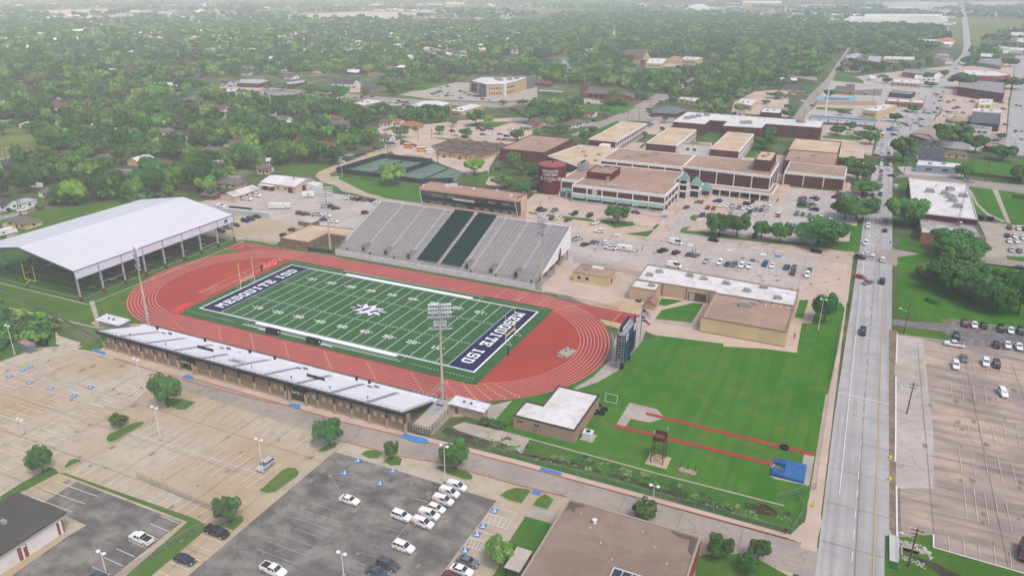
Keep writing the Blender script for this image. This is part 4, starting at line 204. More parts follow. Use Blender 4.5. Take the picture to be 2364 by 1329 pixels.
CARS=[('van','vanwhite',0,77,-75.3,0),('van','vanwhite',0,76.6,-78,0),('van','vanwhite',0,76.7,-81,0),('hatch','white',0,76.6,-84,0),('van','vanwhite',0,76.3,-86.5,0),('van','vanwhite',0,76.5,-89.4,0),('suv','white',0,71.1,-89.4,0),('sedan','white',0,57.6,-89.7,0),('suv','white',0,76.7,-97.4,0),('suv','darkgrey',0,76.6,-103,0),('sedan','teal',0,75.9,-105.7,0),('pickup','white',0,57,-113.8,0),('sedan','grey',0,90.6,-95.4,1),('sedan','white',0,90.6,-98.1,1),('sedan','maroon',0,90.1,-100.5,1),('suv','silver',-90,31.5,-87.6,2),('pickup','black',0,38.7,-110.2,3),('sedan','dark',0,38.9,-119,3),('pickup','white',180,26,-118.4,4),('sedan','teal',0,28.1,-129.6,5),('suv','maroon',-90,191.1,76.9,6),('sedan','white',-90,194,77.3,6),('sedan','dark',-90,196.9,77.8,6),('suv','black',-90,201.8,77.2,6),('sedan','white',-90,204.6,77.5,6),('suv','green',-90,207.5,78,6),('suv','black',-90,187.6,63.8,6),('pickup','white',180,186.6,57.3,6),('sedan','black',-90,199,62.9,6),('sedan','white',-90,202.2,64.4,6),('sedan','white',-90,205.3,64.5,6),('sedan','grey',-90,188.7,47.7,6),('suv','white',-90,185.9,41.2,6),('suv','white',-90,194.4,47.2,6),('suv','dark',-90,197.3,47.3,6),('suv','white',-80,196.8,28.2,6),('bigvan','maroon',-100,192.3,-44.9,6),('pickup','dark',-90,159.6,55.1,7),('sedan','silver',-92,164.7,402.6,7),('sedan','white',-92,164.6,375.6,7),('sedan','grey',-92,164.1,349.9,7),('suv','grey',-92,164.1,340.9,7),('suv','white',-92,164,330.7,7),('sedan','white',-92,164.2,320.7,7),('sedan','red',-92,164.1,310.1,7),('sedan','grey',-92,164,297.3,7),('suv','grey',-92,163.7,286.9,7),('sedan','silver',-92,164,278.3,7),('suv','grey',-92,164.1,270.3,7),('sedan','white',-92,164.2,260.2,7),('sedan','dark',-92,163.8,250.2,7),('suv','grey',-92,163.2,234.1,7),('sedan','silver',-92,163.5,220.6,7),('sedan','white',-92,161,384.8,7),('sedan','silver',-92,161,392.5,7),('suv','white',-92,158.9,183.9,7),('van','white',-92,158.3,155.6,7),('sedan','maroon',-92,160,247,7),('sedan','white',-92,161,271.8,7),('sedan','white',90,168.5,394.3,7),('suv','white',90,168.4,382.7,7),('sedan','dark',90,168.4,371.1,7),('sedan','maroon',90,168.3,351.9,7),('sedan','white',90,169.3,333.3,7),('suv','white',90,168.2,318.4,7),('suv','white',90,171.6,272.5,7),('sedan','teal',90,167.1,229.7,7),('suv','grey',90,166.5,198.1,7),('sedan','dark',90,166.3,180.3,7),('suv','white',90,165.2,135.2,7),('pickup','dark',90,165.3,108,7),('sedan','grey',30,161.3,211.3,7),('sedan','dark',150,169.6,301,7),('sedan','white',-5,159.9,139.5,7),('suv','black',-12,156.6,134,7),('sedan','red',-20,157.4,109.3,7),('sedan','grey',230,160.1,104.1,7),('sedan','blue',10,160.7,361.1,7),('suv','black',-8,139.3,134.3,8),('suv','dark',180,133.2,202.4,8),('suv','grey',-90,125.9,190.8,8),('sedan','grey',-90,128.7,191,8),('suv','grey',-90,132,189.2,8),('sedan','white',-90,137.5,194,8),('sedan','white',-90,142,190.7,8),('sedan','silver',0,126.4,170.3,8),('sedan','silver',-90,131.9,147.5,8),('suv','black',-90,111.9,145.4,8),('pickup','blue',180,155.5,207.3,8),('sedan','red',170,125.9,223.9,8),('sedan','grey',170,125.8,218.6,8),('sedan','blue',170,126.5,214.6,8),('sedan','dark',170,126.3,210,8),('sedan','grey',0,132.3,227,8),('suv','black',0,131.4,222.6,8),('suv','white',0,131.6,216.3,8),('sedan','grey',0,131.6,212.6,8),('sedan','grey',10,143.9,243.3,8),('sedan','maroon',10,143.5,237.7,8),('sedan','dark',10,142,233,8),('sedan','dark',-90,130,108.3,8),('sedan','grey',-90,132.6,109.6,8),('suv','maroon',-90,132.7,102.7,8),('sedan','grey',-90,138.5,108.4,8),('suv','white',-90,138.1,102.4,8),('suv','dark',-100,6,141,8),('sedan','darkgrey',-100,8.6,140.6,8),('suv','grey',-100,13.6,142.8,8),('suv','dark',-100,24.9,142,8),('suv','dark',-100,32.7,142.4,8),('suv','white',70,11.7,132.3,8),('sedan','dark',70,17.7,130.1,8),('suv','white',70,20.1,131.3,8),('sedan','darkgrey',70,25.7,130.7,8),('pickup','white',60,39.1,131.8,8),('suv','white',190,45.3,120.2,8),('sedan','grey',185,76.6,191,8),('suv','blue',185,85.3,197.2,8),('sedan','darkgrey',-110,72.9,178.1,8),('sedan','maroon',-90,83.1,182.3,8),('sedan','red',-90,86.1,182.5,8),('sedan','white',-90,88.2,189.9,8),('sedan','white',-90,91.3,190.6,8),('suv','silver',-90,94.1,191.3,8),('sedan','grey',-90,97.5,189.7,8),('sedan','white',-90,100.1,190,8),('suv','white',-90,103.1,191,8),('sedan','silver',-90,94.9,182.3,8),('suv','dark',0,100.6,198.1,8),('sedan','black',-90,102.3,205.4,8),('suv','dark',-90,104,183.6,8),('sedan','grey',-90,106.1,189.3,8),('sedan','blue',-90,108.7,189.9,8),('sedan','silver',-90,111.4,190.3,8),('sedan','white',0,110,200.4,8),('sedan','red',-90,117.9,183.5,8),('sedan','white',-90,117.2,190,8),('suv','blue',-100,83.2,166.8,8),('sedan','grey',-100,86.1,168.2,8),('sedan','silver',-90,92.4,144.8,8),('suv','black',-90,111.9,144.4,8),('sedan','black',0,51.8,157.8,8),('pickup','silver',60,39.9,105.6,9),('sedan','maroon',60,45.7,99.8,9),('sedan','grey',60,48.4,104.7,9),('suv','white',60,53.6,105.8,9),('pickup','white',180,57.2,99.8,9),('bigvan','white',-5,81.5,119.2,9),('pickup','dark',60,78.8,106.2,9),('suv','maroon',70,84.7,106.2,9),('sedan','darkgrey',70,90.4,106.7,9),('sedan','grey',70,93,106.6,9),('suv','black',-5,96,130.3,9),('bigvan','white',-5,87.8,89.7,9),('suv','silver',-95,98.6,101.3,9),('suv','white',-95,104,102,9),('sedan','darkgrey',-95,107.1,101.5,9),('suv','grey',-95,109.7,102,9),('suv','white',-95,112.8,102.1,9),('pickup','white',-95,115.7,103.3,9),('sedan','grey',-95,115.9,109.3,9),('suv','blue',-95,121.2,108.2,9),('sedan','white',-95,124.1,107.8,9),('sedan','blue',-95,129.6,108.1,9),('pickup','white',60,-94.3,117.3,10),('suv','grey',60,-90.7,117.3,10),('pickup','dark',60,-87.3,117.6,10),('pickup','grey',60,-83.7,118.1,10),('suv','dark',60,-79.8,118.7,10),('sedan','white',30,-75.7,116.8,10),('suv','silver',35,-95.6,98.4,10),('suv','black',40,-92.9,99.7,10),('sedan','dark',35,-88.6,98.4,10),('suv','maroon',35,-99,83.4,10),('suv','darkgrey',35,-95.6,83.3,10),('pickup','silver',20,-89.8,84.9,10),('sedan','white',10,-84.4,85.5,10),('sedan','blue',20,-81.4,79.7,10),('sedan','white',20,-75.6,79.3,10),('suv','maroon',40,-70,98.1,10),('sedan','dark',10,-84.3,60.2,10),('sedan','dark',10,-82.6,52.5,10),('pickup','white',10,-141.5,91.9,10),('pickup','white',0,-142,99.5,10),('van','white',0,-143.8,75.9,10),('sedan','dark',-10,-114.2,69.4,10),('suv','dark',-10,-114,65.1,10),('suv','black',-10,-114.4,61.7,10),('sedan','dark',-10,-113.7,54.7,10),('suv','grey',-10,-114.3,50,10),('pickup','black',-10,-113.5,44.8,10),('sedan','dark',-20,-51.6,212.6,11),('sedan','red',15,-152.4,222.3,11),('suv','dark',15,-152.8,229.5,11),('sedan','grey',15,-152.4,235.4,11),('pickup','blue',60,-154.6,249.4,11),('sedan','silver',60,-149.6,241.3,11),('sedan','black',15,-151.5,211.1,11),('sedan','dark',15,-152,205.2,11),('sedan','grey',15,-152.4,198.6,11),('sedan','black',15,-150.1,190.1,11),('suv','white',15,-150.9,186.3,11),('sedan','grey',15,-150.4,180.9,11),('suv','darkgrey',0,-146.1,252.2,11),('bus','bus',-5,-136.7,244.4,11),('bus','bus',30,-122.5,238.3,11),('minibus','white',55,-113.9,235.8,11),('bus','bus',60,-64.5,246.8,11),('sedan','silver',10,-222.4,100.2,12),('sedan','white',0,-233.5,112.4,12),('sedan','white',20,-224.6,152.9,12),('sedan','dark',0,-235.3,24.6,12),('pickup','white',80,-228,27.6,12),('sedan','silver',10,-341.3,90.3,12),('suv','grey',10,-354.9,301.4,12),('sedan','black',10,-335.1,282.1,12),('suv','white',0,-313.4,286.5,12),('sedan','dark',0,-485.3,434.7,12),('sedan','white',0,-434.3,366.9,12),('suv','dark',40,-138.6,310.6,13),('sedan','silver',20,-128.1,297.1,13),('suv','maroon',20,-119.6,295.1,13),('suv','dark',20,-125.6,329.9,13),('sedan','maroon',20,-119.3,324.6,13),('suv','blue',20,-119.3,331.8,13),('sedan','darkgrey',0,-115.3,332.1,13),('sedan','grey',20,-111.6,309.4,13),('sedan','white',20,-109.4,312.1,13),('suv','white',20,-109.3,318.5,13),('sedan','white',20,-108.5,298,13),('sedan','grey',20,-100.4,316,13),('sedan','white',20,-97.6,317.4,13),('suv','dark',20,-92.2,311.2,13),('suv','white',0,-101.4,337.3,13),('sedan','grey',20,-91.8,297.8,13),('sedan','dark',20,-87.6,298.4,13),('suv','silver',20,-84.5,298.9,13),('sedan','white',20,-253.8,470.2,14),('suv','dark',20,-256.7,481.2,14),('sedan','grey',20,-257.1,487.4,14),('suv','maroon',20,-258.2,494.7,14),('suv','blue',20,-259.1,502.9,14),('sedan','white',20,-255.9,504.5,14),('sedan','silver',20,-243,472.5,14),('sedan','white',20,-238.7,470.4,14),('sedan','dark',20,-237.8,475.1,14),('suv','grey',20,-237.1,478.6,14),('suv','white',20,-239.1,487,14),('sedan','silver',20,-234.3,483.1,14),('sedan','maroon',20,-244.7,493.7,14),('suv','silver',20,-272.6,527.1,14),('suv','maroon',20,-272.9,541.4,14),('sedan','white',20,-273,550.2,14),('sedan','black',20,-241.6,513.8,14),('suv','grey',20,-230.8,504,14),('sedan','dark',20,-219.6,492.4,14),('sedan','black',20,-211.5,488.5,14),('suv','dark',20,-207.8,487.2,14),('suv','dark',20,-204.5,487.7,14),('sedan','black',20,-201.7,489.1,14),('sedan','dark',20,-194.8,472.9,14),('suv','silver',20,-184.3,469.5,14),('suv','grey',20,-217,469.3,14),('suv','white',20,-214.3,470.7,14),('sedan','white',20,-181.4,468,14),('suv','white',20,-267.9,416.1,15),('suv','silver',20,-263.1,414.1,15),('sedan','white',20,-262.7,418.8,15),('sedan','dark',20,-262.8,427.1,15),('sedan','blue',20,-256.7,421.7,15),('suv','grey',20,-252.1,418.5,15),('suv','maroon',20,-247.5,415.4,15),('sedan','dark',20,-251.1,424.6,15),('suv','red',20,-244.6,416.9,15),('sedan','white',20,-245.5,421.8,15),('suv','silver',20,-243.3,423,15),('suv','red',20,-242.4,404.6,15),('sedan','white',20,-248.8,409.4,15),('suv','grey',20,-254.7,411.8,15),('sedan','red',0,-311.3,424.2,16),('suv','maroon',0,-301.6,438.7,16),('pickup','white',40,-371.9,509.6,16),('sedan','dark',30,-360.5,489.6,16),('suv','dark',0,-91.1,493.7,17),('sedan','silver',0,-84.9,494.4,17),('sedan','white',0,-80.9,494.7,17),('sedan','grey',0,-112.1,500.2,17),('sedan','dark',0,-111.1,504.1,17),('suv','dark',0,-53,428,17),('sedan','grey',20,-55.5,440.5,17),('sedan','white',0,-18.7,439.7,17),('suv','blue',0,-17.7,447.6,17),('suv','red',0,-14.3,450.6,17),('sedan','grey',20,-7.6,399.9,17),('sedan','dark',20,-7.7,407.6,17),('sedan','white',20,-7,415.3,17),('suv','white',20,-5.7,419.1,17),('suv','black',40,-30.6,484.3,17),('sedan','maroon',40,-30.5,521.7,17),('sedan','maroon',40,-32.8,537.4,17),('suv','black',0,-55.3,405.1,17),('sedan','blue',40,-58.2,393,17),('sedan','black',0,-62.9,318,17),('suv','white',0,-64.4,314.7,17),('suv','darkgrey',40,-72.8,342,17),('suv','blue',20,169.5,469.1,18),('sedan','grey',20,171.7,479.9,18),('suv','white',20,173.9,486.9,18),('suv','silver',20,176.7,497.2,18),('suv','white',20,179.1,489.5,18),('sedan','teal',20,180.7,505.4,18),('sedan','dark',20,182.3,497,18),('suv','white',20,184.8,513.6,18),('suv','white',20,187.8,524.6,18),('sedan','grey',20,189.7,512.9,18),('sedan','silver',20,191.1,529.5,18),('sedan','dark',25,194.4,535.7,18),('suv','silver',20,173.8,469.5,18),('sedan','grey',20,179,507.6,18),('suv','dark',10,172.3,446.9,18),('sedan','dark',40,192.8,499.2,18),('sedan','grey',60,202,576,18),('sedan','darkgrey',60,206.6,584.2,18),('suv','silver',60,199.4,595.5,18),('sedan','grey',60,198.3,577.8,18),('suv','maroon',70,210.6,610.3,18),('sedan','silver',70,209.6,646.4,18),('sedan','dark',10,215.8,666.8,18),('sedan','white',70,210.4,696.1,18),('sedan','white',70,220.6,725.6,18),('suv','silver',70,222.4,743.8,18),('sedan','dark',70,217.8,695.2,18),('sedan','grey',70,213.8,722.2,18),('sedan','dark',60,253.2,1016.1,18),('suv','dark',80,325.6,1772.6,18),('suv','white',80,372.1,2397.9,18),('sedan','maroon',60,264,1107.6,18),('bus','bus',-110,215.5,711.2,18),('bus','bus',-100,164.2,435,18),('suv','blue',20,74.6,622.9,19),('suv','dark',20,74.8,637.2,19),('suv','grey',20,75.5,647.3,19),('sedan','white',20,78.8,651,19),('suv','white',10,92.9,600.6,19),('sedan','dark',60,102.9,576.3,19),('sedan','dark',0,137.1,541.5,19),('sedan','white',0,163.9,516,19),('suv','white',40,167,534.2,19),('sedan','white',20,181.2,581.9,19),('sedan','grey',20,183.6,581.6,19),('suv','silver',0,228.6,675.1,19),('sedan','white',0,238.2,680.8,19),('suv','maroon',0,244.1,674.9,19),('suv','dark',20,270,681,19),('sedan','white',40,216,601.6,19),('sedan','dark',40,217.8,591.2,19),('suv','silver',40,220.4,588.9,19),('sedan','white',40,223.2,588.8,19),('suv','white',40,226.5,589.8,19),('suv','grey',40,229.5,592,19),('sedan','blue',0,224.7,617.4,19),('suv','dark',0,228.3,627.1,19),('suv','white',0,213.9,565.7,19),('suv','dark',0,266.1,634.3,19),('sedan','silver',0,140.6,439.3,19),('suv','white',0,143.5,438,19),('sedan','white',0,156.9,804.9,19),('suv','white',0,182.5,791.2,19),('sedan','white',80,198.7,716.5,19),('suv','grey',40,147.1,683.5,19),('suv','blue',-90,51.3,4089.3,19),('sedan','white',70,275.1,654.5,20),('sedan','dark',70,280.5,667,20),('sedan','maroon',70,283.3,662.7,20),('sedan','dark',10,256.5,538.6,20),('sedan','maroon',80,259.8,507.5,20),('sedan','silver',80,264.3,509.8,20),('sedan','maroon',0,240.5,456,20),('sedan','white',10,254,453.4,20),('sedan','silver',80,259.3,471.7,20),('pickup','silver',0,211.2,306.2,21),('suv','maroon',-90,220.2,210.7,21),('sedan','white',-90,223.9,211,21),('sedan','dark',-90,226.2,211.2,21),('sedan','dark',-90,217.6,196.2,21),('sedan','white',-90,220.6,196.7,21),('sedan','white',-90,223.7,195.3,21),('sedan','white',-90,217.3,187.2,21),('sedan','white',-90,220.5,188.7,21),('sedan','silver',-90,216.4,173.3,21),('sedan','grey',-90,219.5,173.6,21),('sedan','green',0,216.8,149.1,21),('sedan','blue',0,179.6,370.4,21)]
TREES=[(-11.5,-77.7,10,4.6,'m'),(-14.8,-90.2,4,2.6,'m'),(-14.6,-111.5,7.1,3.3,'m'),(38.4,-106.4,7,3.2,'m'),(39.6,-73.4,7.8,4.5,'m'),(57.1,-71.8,5.4,1.9,'m'),(73.2,-68.9,8.2,4.2,'m'),(96.2,-92.8,6.6,3.6,'l'),(118.7,-67.4,5.2,3,'m'),(135.8,-72.4,5.9,2.9,'m'),(143,-69,4.9,2.5,'m'),(141.3,-74.2,4.2,2.3,'m'),(-89.7,151.6,13.1,8.7,'l'),(-58.9,194.7,10.3,7.7,'l'),(-51.1,231.7,8,6.1,'m'),(-29.3,175.1,7,8.7,'m'),(-15.4,162.3,6.5,7.1,'m'),(-15.2,176.2,5.1,5.6,'m'),(-15.3,162.3,8.8,7.4,'m'),(-18.8,190.5,12.4,5.1,'m'),(-33.3,207.1,9,6.8,'m'),(-44.2,218.8,11.5,5.9,'m'),(48.6,138.9,8.9,7.1,'m'),(96.9,139.2,11.3,6.7,'m'),(104.3,141.6,11.6,7.1,'m'),(114.9,144.1,8.8,5.4,'m'),(123.2,142.5,9.8,5.1,'m'),(139.4,144.4,13,11.9,'m'),(145.1,151.6,11.2,7.5,'m'),(148.2,192.9,12.1,8.9,'m'),(153.3,194.2,12.9,10.2,'m'),(154.9,247.5,8.5,9,'m'),(151.2,280.8,11.4,10,'m'),(144.6,318,6.4,8.3,'m'),(176.2,350.3,16.7,11.4,'m'),(174.6,192.9,15.2,9.9,'l'),(192.4,153.6,10.9,13.4,'m'),(193.2,133.9,11.1,9.1,'m'),(182.5,120.2,6.6,6.6,'l'),(189.3,106.2,13.1,10.8,'m'),(203.4,112.9,10.4,9.2,'m'),(210.5,115,10,6.6,'m'),(238,318.2,10.8,7.6,'m'),(236.5,381.7,10.3,10.8,'m'),(209.1,313.7,8.6,6.2,'m'),(147.3,58.3,11.5,5,'m'),(198.4,97,13.2,8.3,'m'),(202.2,94.2,13.5,7.5,'m'),(209.1,95.3,15.3,6,'m'),(190.5,118.3,11.7,8.5,'m'),(194.8,102.4,9.9,6.6,'m'),(209.6,426.9,15.6,16.5,'m'),(222.5,404,12.5,9.7,'m'),(131.8,431,7.7,7,'m'),(140.8,457.5,6.6,6,'m'),(156.2,403,8.1,7.7,'m'),(148.6,423.7,5.9,5.5,'m'),(155.4,453.5,5.1,6.7,'m'),(173.5,515.7,7.5,6.8,'m'),(188.9,578.1,6.5,6.5,'m'),(131.4,531.5,5.4,4.6,'m'),(167.3,798.2,7,6.3,'m'),(212.4,786,6.6,8.6,'m'),(212.2,852.4,10.5,7.5,'m'),(114,643.7,8.4,7.7,'m'),(90.4,493.9,7.7,6.1,'m'),(84.2,548.3,4.5,5.3,'m'),(243.1,784.9,18,17.2,'m'),(293.1,810.3,14.4,15.3,'m'),(274.2,1083.6,13.8,14.2,'m'),(325.7,1092.4,12.1,13.3,'m'),(89.3,349.6,11.4,8.8,'m'),(87,393.4,9.3,6.6,'m'),(232.2,896,10.2,6.1,'m'),(222,658,2.5,2.7,'m'),(65.9,614.9,6.4,11,'m'),(61.6,569,4.1,5.5,'m'),(244.8,466.1,5.1,3.7,'m'),(-17.8,591.3,8.5,7,'m'),(-25.1,551.1,9.9,5.5,'m'),(-1.4,428.9,5.7,2.8,'m'),(-58.7,443.7,8.4,5.9,'l'),(-79,430.1,16.4,5.3,'m'),(-52.2,546.3,9.1,11.6,'m'),(-67,504.4,5.8,15.7,'m'),(3.7,347.3,6,2.3,'m'),(8.8,381.1,4.9,2.4,'m'),(-37.3,347.6,6.9,4.6,'m'),(-31.5,313,10.3,4.8,'m'),(-59.2,342.1,8.2,6.9,'m'),(-60,326,7.3,3.4,'m'),(-68.8,314.1,8,4.4,'l'),(-79.4,301.5,8.7,6.1,'m'),(-77.5,378.7,11,8.4,'m'),(-101.3,373,13.7,11.9,'m'),(-84.1,539.3,8.9,5.5,'m'),(-193.4,935.6,14.6,11.2,'m'),(-81.4,702.1,11.4,13.2,'m'),(-53.3,656.5,10.9,10.4,'m'),(-96.4,694.5,10.2,11.7,'m'),(-129.4,640.9,12.3,12.6,'m'),(-161.2,674.1,11.6,11.7,'m'),(-188.8,660,15.6,12.4,'m'),(-191.1,789.8,17.6,10.7,'m'),(-378.6,438.2,9,10.5,'m'),(-311.4,398.5,16,9.6,'m'),(-302.9,429,8.8,5.5,'m'),(-301.4,477.3,13.8,10.3,'m'),(-298.6,509.8,11.6,13.2,'m'),(-161.3,449,5.2,4.6,'m'),(-144.5,457.4,6.2,6.3,'m'),(-189.8,361.2,11.2,13.5,'d'),(-177.8,360.5,11.3,10.3,'d'),(-135.5,343.9,14.1,8.8,'m'),(-121.8,338.9,9.5,5.3,'l'),(-149.1,331.3,6.8,4.4,'m'),(-143,298.1,7.3,4.6,'m'),(-116.9,292.9,8,5.8,'m'),(-79.1,301.6,8.7,6.1,'m'),(-162.2,273.1,8.8,7,'m'),(-163.2,296.1,4.8,2.3,'m'),(-214.1,349.1,9.6,6.8,'m'),(-226.8,336.1,12.2,10.4,'m'),(-416.7,439.3,7.5,8.1,'m'),(-429.9,432.6,6.9,6.8,'m'),(-363.9,445.6,6.1,8.5,'m'),(-301.3,420.9,4.4,2.4,'m'),(-211.4,350.5,6.6,5.7,'l'),(-200.1,349.4,7.6,6.2,'m'),(-433.3,150.9,10.5,6.7,'m'),(-454.8,175.9,7,4.8,'m'),(-459.8,186.8,5.6,4.9,'m'),(-419.3,168.1,9.3,11.3,'m'),(-431,207,5.3,4.8,'l'),(-481.9,219.1,5.6,3.5,'l'),(-455.9,219.2,5.6,3.1,'m'),(-435.4,229.4,12.3,7.5,'m'),(-268,96.6,9.9,8,'l'),(-304.3,87.7,12,14,'d'),(-266.8,139.3,11,9.3,'m')]
ZONES=[('a',[(-252,-10),(-215,8),(-302,64),(-252,45),(-221,38),(-191,19),(-192,61),(-196,73),(-181,85),(-158,86),(-168,117),(-178,142),(-145,158),(-150,181),(-164,251),(-191,285),(-235,305),(-305,331),(-355,348),(-454,396),(-581,432),(-875,434),(-972,384)]),('f',[(-220,21),(-196,21),(-167,6),(-160,-4),(-166,39),(-174,78),(-201,77),(-228,43)]),('b',[(-948,396),(-875,434),(-588,451),(-548,521),(-408,593),(-313,642),(-321,692),(-386,987),(-714,1831),(-892,1808),(-1324,1474),(-1788,1394),(-2041,1186),(-2185,1101)]),('w',[(-714,1831),(-386,987),(-246,703),(-273,809),(-165,773),(-111,1044),(-54,891),(-32,970),(7,955),(85,996),(106,1352),(176,1115),(244,1323),(288,1705),(301,2242),(56,2101),(-488,2787),(-878,2452)]),('g',[(36,429),(-2,540),(-93,682),(-59,857),(-15,944),(69,1059),(91,905),(62,677),(59,513),(54,449)]),('g',[(-160,604),(-227,686),(-230,832),(-148,754),(-52,680),(-43,535),(-100,635),(-138,659)]),('g',[(-336,311),(-349,391),(-298,392),(-221,368),(-176,346),(-147,338),(-133,303),(-188,317),(-202,289),(-280,318)]),('g',[(-362,544),(-342,627),(-273,590),(-264,551),(-279,485),(-291,454)]),('g',[(-269,748),(-192,731),(-161,647),(-198,606)]),('g',[(-112,378),(-126,449),(-99,492),(-75,460),(-62,380),(-80,350)]),('g',[(-349,639),(-407,739),(-278,807),(-228,702),(-262,684),(-311,638)]),('g',[(-268,799),(-230,832),(-155,778),(-57,700),(-9,596),(-17,533),(-82,623),(-126,621),(-175,640)]),('d',[(103,883),(113,1163),(233,1226),(245,1015),(218,889),(139,875)]),('d',[(272,1094),(392,2344),(787,2572),(454,1064),(339,1064)]),('e',[(-2327,1018),(-2041,1186),(-1788,1394),(-1324,1474),(-939,1899),(-892,2488),(-497,2829),(51,2198),(306,2346),(369,2331),(902,2639),(2391,7446),(-4792,2064)])]
PADS=[[(-63,-30.8),(-63.2,-22.2),(-60.7,-21),(-59.8,-30.6)],[(-65.6,18.4),(-66.2,25),(-64.8,27.3),(-61.8,23.7),(-61.4,18.1)]]
BUSH=[[(-119.4,-54.2),(-107.7,-56.5),(-102.4,-55),(-91,-54.9),(-84.8,-58.1),(-75.1,-65.1),(-80.6,-66.8),(-87,-69.9),(-83.7,-77.3),(-90.3,-83.9),(-130.6,-59.6)]]
